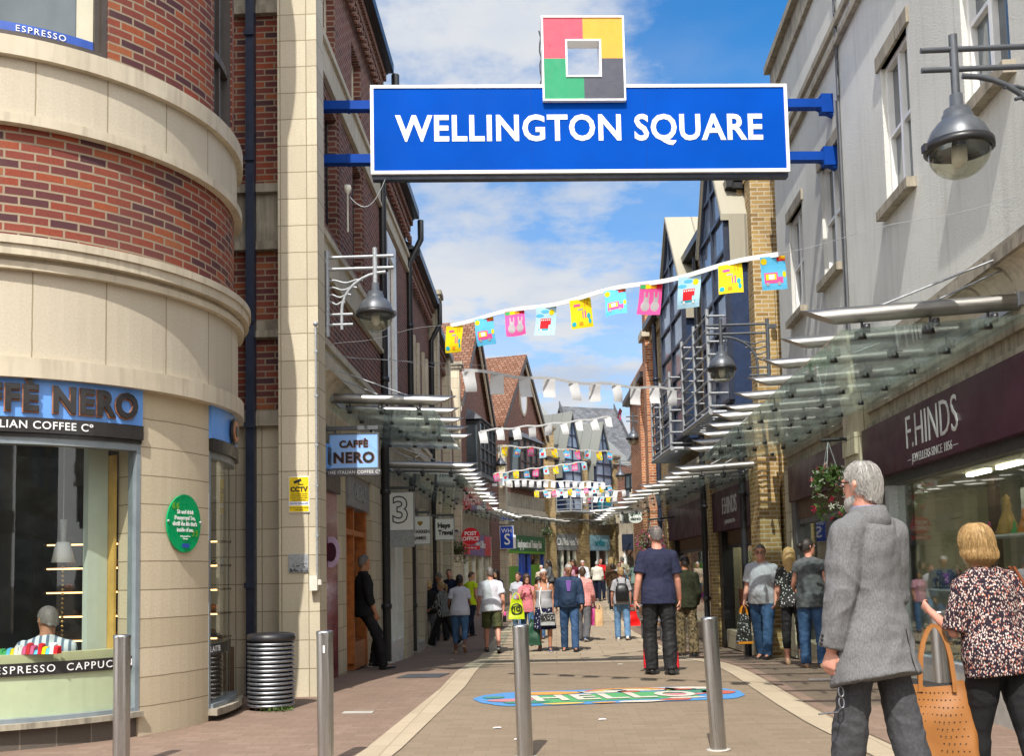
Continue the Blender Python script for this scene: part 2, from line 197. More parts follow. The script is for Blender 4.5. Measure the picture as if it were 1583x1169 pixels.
# ------------------------------------------------------------------ mesh builder
class MB:
    def __init__(s): s.v = []; s.f = []; s.m = []; s.uv = {}; s.sm = set()
    def add(s, vs, fs, mi=0, smooth=False, uvs=None):
        o = len(s.v); s.v += [V(p) for p in vs]
        for k, f in enumerate(fs):
            if smooth: s.sm.add(len(s.f))
            if uvs: s.uv[len(s.f)] = [uvs[i] for i in f]
            s.f.append([i + o for i in f]); s.m.append(mi)
        return s
    def poly(s, pts, mi=0, uvs=None): return s.add(pts, [list(range(len(pts)))], mi, False, uvs)
    def hexa(s, p, mi=0):  # p: 4 bottom (ccw from above) + 4 top
        return s.add(p, [(3, 2, 1, 0), (4, 5, 6, 7), (0, 1, 5, 4), (1, 2, 6, 5), (2, 3, 7, 6), (3, 0, 4, 7)], mi)
    def box(s, x0, x1, y0, y1, z0, z1, mi=0):
        return s.hexa([(x0, y0, z0), (x1, y0, z0), (x1, y1, z0), (x0, y1, z0), (x0, y0, z1), (x1, y0, z1), (x1, y1, z1), (x0, y1, z1)], mi)
    def prism(s, pts, d, mi=0):
        n = len(pts); d = V(d); a = [V(p) for p in pts]; b = [p + d for p in a]
        return s.add(a + b, [list(range(n))[::-1], list(range(n, 2 * n))] + [(i, (i + 1) % n, n + (i + 1) % n, n + i) for i in range(n)], mi)
    def ring(s, c, ax, n, rx, ry, up=None):
        ax = V(ax).normalized(); ref = V(up) if up else (V((0, 0, 1)) if abs(ax.z) < .9 else V((0, 1, 0)))
        a = ref.cross(ax).normalized(); b = ax.cross(a)
        return [V(c) + a * rx * cos(2 * pi * i / n) + b * ry * sin(2 * pi * i / n) for i in range(n)]
    def loft(s, rings, mi=0, cap=True, smooth=True):
        n = len(rings[0]); vs = [p for r in rings for p in r]; k = len(rings)
        fs = [(j * n + i, j * n + (i + 1) % n, (j + 1) * n + (i + 1) % n, (j + 1) * n + i) for j in range(k - 1) for i in range(n)]
        s.add(vs, fs, mi, smooth)
        if cap: s.add(rings[0][::-1], [list(range(n))], mi); s.add(rings[-1], [list(range(n))], mi)
        return s
    def tube(s, pts, r, n=8, mi=0, cap=True, smooth=True):
        pts = [V(p) for p in pts]; rr = r if isinstance(r, (list, tuple)) else [r] * len(pts); rings = []
        up = None
        for i, p in enumerate(pts):
            d = (pts[min(i + 1, len(pts) - 1)] - pts[max(i - 1, 0)]).normalized()
            if up is None: up = V((0, 0, 1)) if abs(d.z) < .9 else V((0, 1, 0))
            a = up.cross(d)
            if a.length < 1e-4: a = V((1, 0, 0)).cross(d)
            a.normalize(); b = d.cross(a); up = b
            rings.append([p + a * rr[i] * cos(2 * pi * k / n) + b * rr[i] * sin(2 * pi * k / n) for k in range(n)])
        return s.loft(rings, mi, cap, smooth)
    def lathe(s, prof, c=(0, 0, 0), n=20, mi=0, smooth=True, cap=True):
        c = V(c); return s.loft([[c + V((r * cos(2 * pi * i / n), r * sin(2 * pi * i / n), z)) for i in range(n)] for r, z in prof], mi, cap, smooth)
    def ball(s, c, r, n=10, mi=0, sc_=(1, 1, 1)):
        c = V(c); pr = [(max(1e-4, r * sin(pi * j / n)), -r * cos(pi * j / n)) for j in range(n + 1)]
        return s.loft([[c + V((q * cos(2 * pi * i / n) * sc_[0], q * sin(2 * pi * i / n) * sc_[1], z * sc_[2])) for i in range(n)] for q, z in pr], mi, False, True)
    def mesh(s, name, mats):
        me = bpy.data.meshes.new(name); me.from_pydata(s.v, [], s.f); me.update()
        for q in mats: me.materials.append(MATS[q] if isinstance(q, str) else q)
        me.polygons.foreach_set('material_index', s.m)
        uv = me.uv_layers.new(name='UVMap'); dat = uv.data
        for p in me.polygons:
            if p.index in s.sm: p.use_smooth = True
            if p.index in s.uv:
                for li, q in zip(p.loop_indices, s.uv[p.index]): dat[li].uv = q
                continue
            n = p.normal
            if abs(n.z) > .94: tt = V((1, 0, 0)); bb = V((0, 1, 0))
            else:
                tt = V((-n.y, n.x, 0)).normalized(); bb = V((0, 0, 1)) if abs(n.z) < .05 else n.cross(tt)
            for li, vi in zip(p.loop_indices, p.vertices):
                co = s.v[vi]; dat[li].uv = (co.dot(tt), co.dot(bb))
        return me
    def parts(s, name, mats, parent=None):
        """one object for every piece that does not touch another"""
        n = len(s.v); pa = list(range(n))
        def fd(i):
            while pa[i] != i: pa[i] = pa[pa[i]]; i = pa[i]
            return i
        for f in s.f:
            for i in f[1:]: pa[fd(i)] = fd(f[0])
        cl = {}
        for i in range(n): cl.setdefault(fd(i), []).append(i)
        bb = [(ids, [min(s.v[i][k] for i in ids) - .004 for k in range(3)], [max(s.v[i][k] for i in ids) + .004 for k in range(3)]) for ids in cl.values()]; grp = list(range(len(bb)))
        def fg(i):
            while grp[i] != i: i = grp[i]
            return i
        for i in range(len(bb)):
            for j in range(i):
                if all(bb[i][1][k] <= bb[j][2][k] and bb[j][1][k] <= bb[i][2][k] for k in range(3)): grp[fg(i)] = fg(j)
        own = {}
        for i, b in enumerate(bb):
            for v in b[0]: own[v] = fg(i)
        res = []
        for g in sorted(set(own.values())):
            q = MB(); mp = {}
            for k, f in enumerate(s.f):
                if own[f[0]] != g: continue
                for i in f:
                    if i not in mp: mp[i] = len(q.v); q.v.append(s.v[i])
                if k in s.sm: q.sm.add(len(q.f))
                if k in s.uv: q.uv[len(q.f)] = s.uv[k]
                q.f.append([mp[i] for i in f]); q.m.append(s.m[k])
            if q.f: res.append(q.build(name, mats, parent))
        return res
    def build(s, name, mats, parent=None, loc=None, kind=None):
        if isinstance(mats, str): mats = [mats]
        o = bpy.data.objects.new(name, s.mesh(name, mats)); COL.objects.link(o)
        if loc is not None: o.location = loc
        if parent: o.parent = parent
        if kind: o['kind'] = kind
        return o
def thing(name, label, cat, loc=(0, 0, 0), rz=0, group=None):
    o = bpy.data.objects.new(name, None); COL.objects.link(o); o.location = loc; o.rotation_euler = (0, 0, rz); o.empty_display_size = .2
    return tag(o, label, cat, group)
def tag(o, label, cat, group=None):
    o['label'] = label; o['category'] = cat
    if group: o['group'] = group
    return o
def copy_tree(o, parent=None):
    c = o.copy(); COL.objects.link(c)
    if parent: c.parent = parent
    for ch in list(o.children): copy_tree(ch, c)
    return c
# text ---------------------------------------------------------------
_tx = {}
def textmb(body, size, depth=.01, bold=0., sx=1., mi=0, mb=None, fn=None, align='CENTER', spacing=1.):
    """lettering in the XZ plane facing -Y; fn maps (x, y, z) to a place"""
    cu = bpy.data.curves.new('t', 'FONT'); cu.body = body; cu.size = size; cu.extrude = depth / 2; cu.offset = bold; cu.align_x = align; cu.align_y = 'CENTER'; cu.resolution_u = 3; cu.space_character = spacing
    ob = bpy.data.objects.new('t', cu); COL.objects.link(ob); dg = bpy.context.evaluated_depsgraph_get(); me = ob.evaluated_get(dg).to_mesh()
    vs = []
    for q in me.vertices:
        p = V((q.co.x * sx, -q.co.z, q.co.y)); vs.append(fn(p) if fn else p)
    mb = mb or MB(); mb.add(vs, [list(p.vertices) for p in me.polygons], mi)
    ob.evaluated_get(dg).to_mesh_clear(); COL.objects.unlink(ob); bpy.data.objects.remove(ob); bpy.data.curves.remove(cu); return mb
# straight wall frame -------------------------------------------------
class Wl:
    def __init__(s, p0, p1, right=True):
        s.p = V((*p0, 0)); d = V((*p1, 0)) - s.p; s.L = d.length; s.t = d.normalized(); s.n = V((s.t.y, -s.t.x, 0)) if right else V((-s.t.y, s.t.x, 0))
    def pt(s, u, n, z): return s.p + s.t * u + s.n * n + V((0, 0, z))
    def y(s, Y): return (Y - s.p.y) / s.t.y
    def box(s, mb, u0, u1, n0, n1, z0, z1, mi=0):
        P = s.pt; a = [P(u0, n0, z0), P(u1, n0, z0), P(u1, n1, z0), P(u0, n1, z0)]; b = [q + V((0, 0, z1 - z0)) for q in a]
        if s.t.cross(s.n).z < 0: a.reverse(); b.reverse()
        return mb.hexa(a + b, mi)
    def wall(s, mb, u0, u1, z0, z1, holes=(), th=.28, mi=0, n=0.):
        us = sorted({u0, u1} | {h[0] for h in holes} | {h[1] for h in holes})
        for a, b in zip(us, us[1:]):
            hs = sorted([(h[2], h[3]) for h in holes if h[0] < b - 1e-6 and h[1] > a + 1e-6]); z = z0
            for h0, h1 in hs:
                if h0 > z + 1e-6: s.box(mb, a, b, n - th, n, z, h0, mi)
                z = max(z, h1)
            if z < z1 - 1e-6: s.box(mb, a, b, n - th, n, z, z1, mi)
        return mb
    def txt(s, body, u, z, n, size, sx=1., bold=0., depth=.015, mb=None, mi=0, align='CENTER', spacing=1.):
        d = V((0, 0, 1)).cross(s.n)
        return textmb(body, size, depth, bold, sx, mi, mb, lambda p: s.pt(u, n, z) + d * p.x + s.n * (-p.y) + V((0, 0, p.z)), align, spacing)
# ------------------------------------------------------------------ ground
def sstep(a, b, x):
    t = max(0, min(1, (x - a) / (b - a))); return t * t * (3 - 2 * t)
_gy = [(-50, 0), (12.5, 0), (20, -.28), (26, -.25), (34, -.10), (45, .08), (56, .3), (90, .5), (400, .5)]
def gz(x, y):
    for (a, za), (b, zb) in zip(_gy, _gy[1:]):
        if y <= b: return za + (zb - za) * sstep(a, b, y)
    return .5
def sheet(name, mats, left, right, y0, y1, dz, step=1.0, kind='structure'):
    mb = MB(); n = max(1, int((y1 - y0) / step)); pr = None
    def at(poly, y):
        for (ya, xa), (yb, xb) in zip(poly, poly[1:]):
            if y <= yb: return xa + (xb - xa) * (y - ya) / (yb - ya)
        return poly[-1][1]
    for i in range(n + 1):
        y = y0 + (y1 - y0) * i / n; a, b = at(left, y), at(right, y); z = gz(0, y) + dz; c = (V((a, y, z)), V((b, y, z)))
        if pr: mb.poly([pr[0], pr[1], c[1], c[0]])
        pr = c
    return mb.build(name, mats, kind=kind)
mb = MB(); ys = [-400, -60, -20] + list(range(-4, 62, 1)) + [70, 90, 150, 400]
for a, b in zip(ys, ys[1:]): mb.poly([(-400, a, gz(0, a)), (400, a, gz(0, a)), (400, b, gz(0, b)), (-400, b, gz(0, b))])
mb.build('ground', 'pave_tan', kind='structure')
SL = [(6.7, -1.52), (7.43, -1.46), (12, -1.33), (17, -1.45), (26, -1.5), (34, -1.2), (44, -.2), (52, 2.)]
SR = [(6.7, 2.16), (9, 2.06), (12.2, 2.14), (16, 2.22), (20, 1.98), (26, 1.7), (34, 1.7), (60, 3)]
off = lambda p, d: [(y, x + d) for y, x in p]
sheet('brick_pavement_by_the_cafe', 'pave_red', [(5.6, -9), (60, -9)], SL, 5.6, 50, .004)
sheet('brick_pavement_by_the_jewellers', 'pave_red', off(SR, .3), [(5.6, 9), (60, 9)], 5.6, 50, .004)
sheet('pale_paving_strip', 'pave_strip', SL, off(SL, .27), 6.7, 46, .008)
sheet('pale_paving_strip', 'pave_strip', SR, off(SR, .27), 6.7, 46, .008)
sheet('flagstone_paving', 'pave_flag', off(SL, .27), SR, 16.2, 56, .004)
mb = MB(); mb.box(-1.1, 1.2, 6.62, 6.7, .002, .012); mb.box(1.0, 9, 6.45, 6.72, .002, .012); mb.build('kerb_edge_strip', 'pave_strip', kind='structure')
# drain covers and litter marks set in the paving
def flat(name, label, cat, mats, pts, dz=.006, h=.006, group=None):
    mb = MB(); mb.prism([(x, y, gz(0, y) + dz) for x, y in pts], (0, 0, h)); return tag(mb.build(name, mats), label, cat, group)
flat('drain_cover', 'small pale metal drain cover set in the red brick pavement', 'drain cover', 'concrete', [(-2.05, 9.66), (-1.76, 9.66), (-1.76, 9.78), (-2.05, 9.78)])
flat('manhole_cover', 'dark rectangular manhole cover in the red pavement near the cafe door', 'manhole cover', 'lamp_grey', [(-2.05, 12.95), (-1.5, 12.95), (-1.42, 13.5), (-1.97, 13.5)])
for i, (x, y) in enumerate([(-.55, 8.6), (-.35, 8.0), (.35, 9.0), (-1.95, 18.6), (.9, 15.2)]):
    flat('paper_scrap', ['small white paper scrap on the paving left of the middle bollard', 'tiny pale paper scrap on the paving just behind the middle bollard', 'tiny white paper scrap in front of the chalk mural', 'crumpled white paper on the shaded pavement by the walking women', 'tiny white scrap on the paving beside the man in navy'][i], 'litter', 'sign_white', [(x, y), (x + .07, y + .01), (x + .06, y + .05), (x + .01, y + .04)], .008, .004)
# chalk mural --------------------------------------------------------
def mural():
    mb = MB(); CX, CY = .54, 10.72; ang = R(12)
    def P(u, v, h): x = CX + u * cos(ang) - v * sin(ang); y = CY + u * sin(ang) * .72 + v * cos(ang); return (x, y, gz(0, y) + h)
    def blob(u, v, a, b, mi, h, n=18, wob=.12, ph=0):
        mb.poly([P(u + a * cos(t) * (1 + wob * sin(3 * t + ph)), v + b * sin(t) * (1 + wob * cos(2 * t + ph)), h) for t in [2 * pi * i / n for i in range(n)]], mi)
    pts = []
    for i in range(72):
        t = 2 * pi * (i + .5) / 72; k = 1 + .02 * sin(5 * t) + .015 * sin(11 * t + 1); sg = 1 if cos(t) > 0 else -1
        pts.append(P(sg * .88 + .54 * cos(t) * k, .60 * sin(t) * k, .006))
    mb.poly(pts, 0)
    mb.poly([P(-.86, -.42, .009), (P(.86, -.36, .009)), P(.90, .22, .009), P(-.82, .18, .009)], 2)
    for q in [(-1.05, -.12, .32, .13, 4, .0), (-.95, -.32, .3, .10, 6, 1), (-.55, .36, .42, .14, 5, 2), (-.6, -.52, .26, .07, 7, 0), (.0, .34, .34, .12, 1, 1), (.55, .42, .4, .13, 1, 3), (.16, -.55, .3, .07, 1, 2), (.95, .12, .42, .20, 6, 0), (.98, .38, .36, .15, 1, 2), (.86, .3, .22, .1, 7, 1), (.75, -.1, .3, .1, 4, 1), (1.16, -.02, .22, .17, 3, 2), (.55, -.5, .2, .08, 3, 0), (.7, -.38, .25, .06, 1, 1), (-1.2, .15, .14, .1, 6, 0), (.28, .28, .16, .08, 3, 1), (-.2, -.55, .16, .05, 5, 0)]:
        blob(q[0], q[1], q[2] * .8, q[3], q[4], .0115, ph=q[5])
    for k, mi in enumerate((3, 5, 7)):
        rr = .46 - .07 * k; a = [P(.28 + rr * cos(t), .36 + rr * .5 * sin(t), .014) for t in [pi * i / 12 for i in range(13)]]; b = [P(.28 + (rr - .06) * cos(t), .36 + (rr - .06) * .5 * sin(t), .014) for t in [pi * i / 12 for i in range(13)]]
        for i in range(12): mb.poly([a[i], a[i + 1], b[i + 1], b[i]], mi)
    blob(.9, .3, .1, .06, 3, .0145)
    textmb('HELLO', .62, .0, .02, .86, 1, mb, lambda p: V(P(p.x + .02, p.z * 1.0 - .11, .0165)), spacing=1.12)
    tag(mb.build('chalk_mural', ['chalk_blue', 'chalk_white', 'chalk_green', 'chalk_red', 'chalk_pink', 'chalk_orange', 'chalk_teal', 'chalk_yellow']), 'blue oval pavement mural with HELLO in white on green', 'pavement mural')
mural()
# weeds at the foot of the bin
def weeds(c, n, r, mi='leaf'):
    mb = MB()
    for i in range(n):
        a = random.uniform(0, 2 * pi); d = r * random.random() ** .5; x, y = c[0] + d * cos(a), c[1] + d * sin(a) * .6; h = random.uniform(.02, .06); b = random.uniform(0, 6.3); w = random.uniform(.012, .03)
        mb.poly([(x, y, 0.005), (x + w * cos(b) + .01, y + w * sin(b), h * .7), (x + 2 * w * cos(b), y + 2 * w * sin(b), h), (x + w * cos(b) - .01, y + w * sin(b) + .012, h * .7)])
    return mb
tag(weeds((-2.76, 9.93), 90, .16).build('weed_tuft', 'leaf'), 'bright green weeds growing at the foot of the litter bin', 'weeds')

# ------------------------------------------------------------------ corner cafe (round brick tower)
CA, CB, CR = -5.22, 9.60, 2.05
def cp(deg, r, z): a = R(deg); return V((CA + r * sin(a), CB - r * cos(a), z))
def arc(mb, a0, a1, r0, r1, z0, z1, mi=0, step=3.):
    """solid curved block between radii r0<r1; UV in metres along the arc"""
    n = max(1, int(abs(a1 - a0) / step + .5)); A = [a0 + (a1 - a0) * i / n for i in range(n + 1)]
    L = lambda d: R(d) * CR
    for a, b in zip(A, A[1:]):
        p = [cp(a, r1, z0), cp(b, r1, z0), cp(b, r1, z1), cp(a, r1, z1)]; mb.add(p, [(0, 1, 2, 3)], mi, True, [(L(a), z0), (L(b), z0), (L(b), z1), (L(a), z1)])
        q = [cp(a, r0, z0), cp(b, r0, z0), cp(b, r0, z1), cp(a, r0, z1)]; mb.add(q, [(3, 2, 1, 0)], mi, True, [(L(a), z0), (L(b), z0), (L(b), z1), (L(a), z1)])
        for z, o in ((z1, (0, 1, 2, 3)), (z0, (3, 2, 1, 0))):
            mb.add([cp(a, r0, z), cp(a, r1, z), cp(b, r1, z), cp(b, r0, z)], [o], mi, False, [(L(a), r0), (L(a), r1), (L(b), r1), (L(b), r0)])
    for d, o in ((a0, (0, 3, 2, 1)), (a1, (0, 1, 2, 3))):
        mb.add([cp(d, r0, z0), cp(d, r1, z0), cp(d, r1, z1), cp(d, r0, z1)], [o], mi, False, [(0, z0), (r1 - r0, z0), (r1 - r0, z1), (0, z1)])
    return mb
cafe = thing('corner_cafe', 'round corner cafe building of red brick and cream stone bands', 'building', (0, 0, 0))
A0, A1 = -1, 118
mb = MB(); arc(mb, A0, A1, CR - .3, CR, 4.05, 5.0); arc(mb, 56.3, 83, CR - .3, CR, 5.72, 9.5); arc(mb, 47.3, 56.3, CR - .3, CR, 5.72, 9.5); arc(mb, 100, A1, CR - .3, CR, 5.72, 9.5); arc(mb, A0, 47.3, CR - .3, CR, 7.9, 9.5); arc(mb, 83, 100, CR - .3, CR, 7.9, 9.5); arc(mb, A0, 0, CR - .3, CR, 5.72, 7.9)
mb.build('brick_wall', 'brick_red', cafe)
def moulding(name, segs, mats, parent, a0=A0, a1=A1):
    mb = MB()
    for r, z0, z1 in segs: arc(mb, a0, a1, CR - .25, CR + r, z0, z1)
    return mb.build(name, mats, parent)
moulding('stone_band', [(.03, 5.08, 5.56)], 'stone_panel', cafe); moulding('band_ledge', [(.09, 5.56, 5.72)], 'stone_cast', cafe); moulding('band_ledge', [(.08, 5.0, 5.08)], 'stone_cast', cafe)
moulding('frieze', [(.04, 3.09, 3.80)], 'stone_panel', cafe); moulding('cornice', [(.10, 3.80, 3.86), (.07, 3.86, 3.90), (.15, 3.90, 3.985), (.17, 3.985, 4.05)], 'stone_cast', cafe)
moulding('frieze_ledge', [(.10, 2.93, 3.09)], 'stone_cast', cafe); moulding('parapet', [(.1, 9.5, 9.7)], 'stone_cast', cafe)
mb = MB(); arc(mb, A0, A1, CR - 1.9, CR - .05, 2.9, 2.92); arc(mb, A0, A1, .1, CR - .05, 9.3, 9.4); mb.build('ceiling_slab', 'interior_dark', cafe)
mb = MB(); arc(mb, 56.3, 80.5, CR - .32, CR, -.05, 2.93); mb.build('stone_pier', 'stone_course', cafe)
mb = MB(); arc(mb, A0, 56.3, CR - .3, CR - .03, -.05, .17); mb.build('plinth', 'plinth_tile', cafe)
mb = MB(); arc(mb, A0, 56.8, CR - .2, CR + .045, .17, .215); mb.build('window_sill', 'stone_grey', cafe)
# shop window of the cafe
win = MB(); arc(win, 55.2, 56.3, CR - .12, CR + .005, .215, 2.47); arc(win, A0, 55.2, CR - .12, CR + .005, 2.41, 2.47); arc(win, A0, 55.2, CR - .12, CR + .0, .215, .25); arc(win, -1, .5, CR - .1, CR, .25, 2.41)
win = win.build('shop_window', 'frame_grey', cafe)
def arcpane(mb, a0, a1, r, z0, z1, mi=0, step=3.):
    n = max(1, int((a1 - a0) / step + .5))
    for i in range(n):
        a, b = a0 + (a1 - a0) * i / n, a0 + (a1 - a0) * (i + 1) / n; mb.add([cp(a, r, z0), cp(b, r, z0), cp(b, r, z1), cp(a, r, z1)], [(0, 1, 2, 3)], mi, True)
    return mb
arcpane(MB(), A0, 55.2, CR - .05, .25, 2.41).build('pane', 'glass_shop', win)
mb = MB(); arc(mb, A0, 55.2, CR - .075, CR - .065, .25, .60); mb.build('frosted_panel', 'frost_green', win)
mb = MB(); arc(mb, A0, 55.2, CR - .047, CR - .042, .575, .675); mb.build('menu_strip', 'nero_black', win)
def ctext(mb, body, size, deg, z, r, sx=1., bold=0., depth=.004, spacing=1., mi=0):
    def fn(p): q = cp(deg + math.degrees(p.x / r), r - p.y, z + p.z); return q
    return textmb(body, size, depth, bold, sx, mi, mb, fn, 'CENTER', spacing)
mb = MB(); ctext(mb, 'ESPRESSO', .084, 31.2, .622, CR - .037, spacing=1.25); ctext(mb, 'CAPPUCCINO', .084, 48.6, .622, CR - .037, spacing=1.25); mb.build('lettering', 'sign_white', win)
# fascia
fa = MB(); arc(fa, A0, 56.3, CR - .15, CR + .03, 2.62, 2.93); fa = fa.build('fascia', 'nero_blue', cafe)
mb = MB(); arc(mb, A0, 56.3, CR - .15, CR + .045, 2.50, 2.62); arc(mb, A0, 56.3, CR - .15, CR + .02, 2.47, 2.50); mb.build('fascia_strip', 'nero_black', fa)
mb = MB(); ctext(mb, 'CAFFÈ NERO', .285, 33.6, 2.765, CR + .052, .845, .011, .03, 1.13, 0); ctext(mb, 'CAFFÈ NERO', .285, 33.5, 2.761, CR + .04, .845, .0175, .015, 1.13, 1); mb.build('lettering', ['nero_black', 'nero_copper'], fa)
mb = MB(); ctext(mb, 'THE ITALIAN COFFEE Cº', .088, 29.9, 2.557, CR + .05, 1., .001, .004, 1.1); mb.build('small_lettering', 'sign_white', fa)
# second narrow curved window
w2 = MB(); arc(w2, 80.5, 81.4, CR - .12, CR + .005, .12, 2.5); arc(w2, 81.4, 112, CR - .12, CR + .005, 2.44, 2.5); arc(w2, 81.4, 112, CR - .12, CR + .03, .12, .16); w2 = w2.build('side_window', 'frame_grey', cafe)
arcpane(MB(), 81.4, 112, CR - .04, .16, 2.44).build('pane', 'glass_shop', w2)
mb = MB(); arc(mb, 80.5, 112, CR - .2, CR + .09, .06, .12); mb.build('window_sill', 'stone_grey', w2)
mb = MB(); arc(mb, 80.5, 112, CR - .3, CR - .02, -.05, .06); mb.build('plinth', 'plinth_tile', w2)
mb = MB(); arc(mb, 81.4, 112, CR - .037, CR - .032, .60, .70); mb.build('menu_strip', 'nero_black', w2)
mb = MB(); ctext(mb, 'LATTE', .075, 86.5, .65, CR - .027, spacing=1.2); mb.build('lettering', 'sign_white', w2)
fb = MB(); arc(fb, 80.5, 112, CR - .15, CR + .03, 2.62, 2.93); fb = fb.build('side_fascia', 'nero_blue', cafe)
mb = MB(); arc(mb, 80.5, 112, CR - .15, CR + .045, 2.5, 2.62); mb.build('fascia_strip', 'nero_black', fb)
mb = MB(); c0 = cp(95, CR + .05, 2.75)
for rr, mi, h in ((.13, 0, .02), (.10, 1, .03), (.055, 0, .04)):
    d = cp(95, 1, 0) - cp(95, 0, 0); mb.loft([mb.ring(c0, d, 20, rr, rr), mb.ring(c0 + d * h, d, 20, rr, rr)], mi)
mb.build('roundel', ['nero_black', 'nero_copper'], fb)
# upper windows
uw = MB(); arc(uw, 46.0, 47.3, CR - .2, CR - .02, 5.72, 7.9); arc(uw, 44.6, 46.0, CR - .14, CR - .06, 5.80, 7.8); arc(uw, A0, 46.0, CR - .2, CR - .0, 5.72, 5.80); arc(uw, 20, 21, CR - .14, CR - .06, 5.8, 7.8); arc(uw, -1, 0, CR - .14, CR - .06, 5.8, 7.8); uw = uw.build('upper_window', 'frame_brown', cafe)
arcpane(MB(), 0, 46, CR - .1, 5.8, 7.9).build('pane', 'glass_upper', uw)
mb = MB(); arc(mb, 40.5, 44.5, CR - .092, CR - .088, 5.82, 7.8); mb.build('blind', 'cream_paint', uw)
mb = MB(); arc(mb, 12, 44.5, CR - .087, CR - .083, 5.82, 5.915); mb.build('menu_strip', 'ink_blue', uw)
mb = MB(); ctext(mb, 'ESPRESSO', .075, 32.5, 5.868, CR - .078, spacing=1.25); mb.build('lettering', 'sign_white', uw)
uw = MB(); arc(uw, 83, 84.2, CR - .2, CR - .02, 5.72, 7.9); arc(uw, 98.8, 100, CR - .2, CR - .02, 5.72, 7.9); arc(uw, 84.2, 98.8, CR - .14, CR - .04, 6.42, 6.5); arc(uw, 84.2, 98.8, CR - .2, CR - .0, 5.72, 5.78); arc(uw, 91, 92, CR - .14, CR - .06, 5.78, 7.8); uw = uw.build('upper_window', 'frame_brown', cafe)
arcpane(MB(), 84.2, 98.8, CR - .1, 5.78, 7.9).build('pane', 'glass_upper', uw)
# straight wing of the cafe running off to the left
WG = Wl((-13.5, CB - CR), (CA - .03, CB - CR), True); lw_ = WG.L
mb = MB(); hw_ = [(k * 2.6 + .8, k * 2.6 + 2.2, 5.8, 7.7) for k in range(3)]; WG.wall(mb, 0, lw_, 4.05, 5.0, (), .3); WG.wall(mb, 0, lw_, 5.72, 9.5, hw_, .3); mb.build('brick_wall', 'brick_red', cafe)
for q in hw_: mb = MB(); WG.box(mb, q[0], q[1], -.15, -.1, q[2], q[3]); mb.build('upper_window', 'glass_upper', cafe)
for z0, z1, n_, m_, nm in ((5.08, 5.56, .03, 'stone_panel', 'stone_band'), (5.56, 5.72, .09, 'stone_cast', 'band_ledge'), (5.0, 5.08, .08, 'stone_cast', 'band_ledge'), (3.09, 3.8, .04, 'stone_panel', 'frieze'), (3.8, 3.9, .09, 'stone_cast', 'cornice'), (3.9, 4.05, .16, 'stone_cast', 'cornice'), (2.93, 3.09, .1, 'stone_cast', 'frieze_ledge'), (9.5, 9.7, .1, 'stone_cast', 'parapet'), (2.5, 2.93, .03, 'nero_blue', 'fascia'), (-.05, .17, -.03, 'plinth_tile', 'plinth')): mb = MB(); WG.box(mb, 0, lw_, -.28, n_, z0, z1); mb.build(nm, m_, cafe)
for k in range(4): mb = MB(); WG.box(mb, k * 2.5, k * 2.5 + .5, -.28, 0, .17, 2.5); mb.build('stone_pier', 'stone_course', cafe)
mb = MB(); WG.box(mb, .1, lw_, -.1, -.05, .17, 2.5); mb.build('shop_window', 'glass_upper', cafe)
# interior of the cafe
mb = MB(); mb.box(-9, -4.0, 11.0, 11.1, -.05, 2.9); mb.box(-9, -8.9, 8, 11.2, -.05, 2.9); mb.box(-9, -3.5, 7.8, 11.2, -.06, -.04); mb.build('back_wall', 'interior_dark', cafe)
mb = MB(); arc(mb, 48.5, 54.6, CR - .5, CR - .4, .1, 2.9); mb.build('inner_wall', 'interior_mint', cafe)
mb = MB(); arc(mb, 54.7, 55.4, CR - .5, CR - .3, .2, 2.4); mb.build('inner_trim', 'display_gold', cafe)
sh = thing('bakery_shelves', 'dark cafe display shelves lit in warm rows behind the window', 'shelves', (-4.35, 10.4, -.17))
mb = MB(); mb.box(-1.0, .9, 0, .4, .17, .75); mb.build('counter', 'interior_brown', sh)
for k in range(5):
    z = .86 + .25 * k; mb = MB(); mb.box(-1.0, .9, 0, .3, z, z + .02); s1 = mb.build('shelf', 'interior_brown', sh); mb = MB(); mb.box(-.95, .85, -.012, -.004, z - .002, z + .012); mb.build('light_strip', 'lamp_glow', s1)
    mb = MB(); x = -.9
    while x < .8:
        r_ = random.uniform(.03, .06)
        if random.random() < .75: mb.ball((x, .14, z + .02 + r_ * .7), r_, 6, random.choice((0, 1, 1)), (1, 1, .8))
        x += random.uniform(.1, .2)
    mb.build('pastries', ['timber_orange', 'interior_brown'], s1)
mb = MB(); mb.box(-1.5, -1.1, 0, .4, 0, 2.3); mb.build('cabinet', 'interior_dark', sh)
lp = thing('pendant_lamp', 'white conical pendant lamp hanging inside the cafe window', 'lamp', (-4.32, 8.75, -.22))
mb = MB(); mb.lathe([(.05, 1.88), (.065, 1.86), (.098, 1.70), (.094, 1.70), (.06, 1.855), (.045, 1.87)], n=20); mb.build('lamp_shade', 'sign_white', lp)
mb = MB(); mb.tube([(0, 0, 1.88), (0, 0, 3.1)], .006, 6); mb.tube([(0, 0, 1.88), (0, 0, 2.08)], [.022, .032], 10); mb.build('cord', 'galv', lp)
mb = MB()
for k in range(22): mb.ball((0, 0, 1.66 - .04 * k), .014, 6)
mb.build('bead_chain', 'brass', lp)
mb = MB(); arc(mb, A0, 52, CR - .22, CR - .1, .22, .74); arc(mb, A0, 52, CR - .62, CR - .22, .22, .45); b_ = mb.build('cushioned_bench', 'bench_cream'); tag(b_, 'long cream cushioned bench along the cafe window', 'bench')
mb = MB()
for k in range(26):
    x = -.42 + k * .032; h = random.uniform(.03, .085); mb.hexa([(x, 0, 0), (x + .03, 0, 0), (x + .03, .08, 0), (x, .08, 0), (x + .006, .01, h), (x + .03, .01, h * .8), (x + .026, .08, h), (x, .07, h * 1.1)], random.choice((0, 1, 2, 3, 4, 5)))
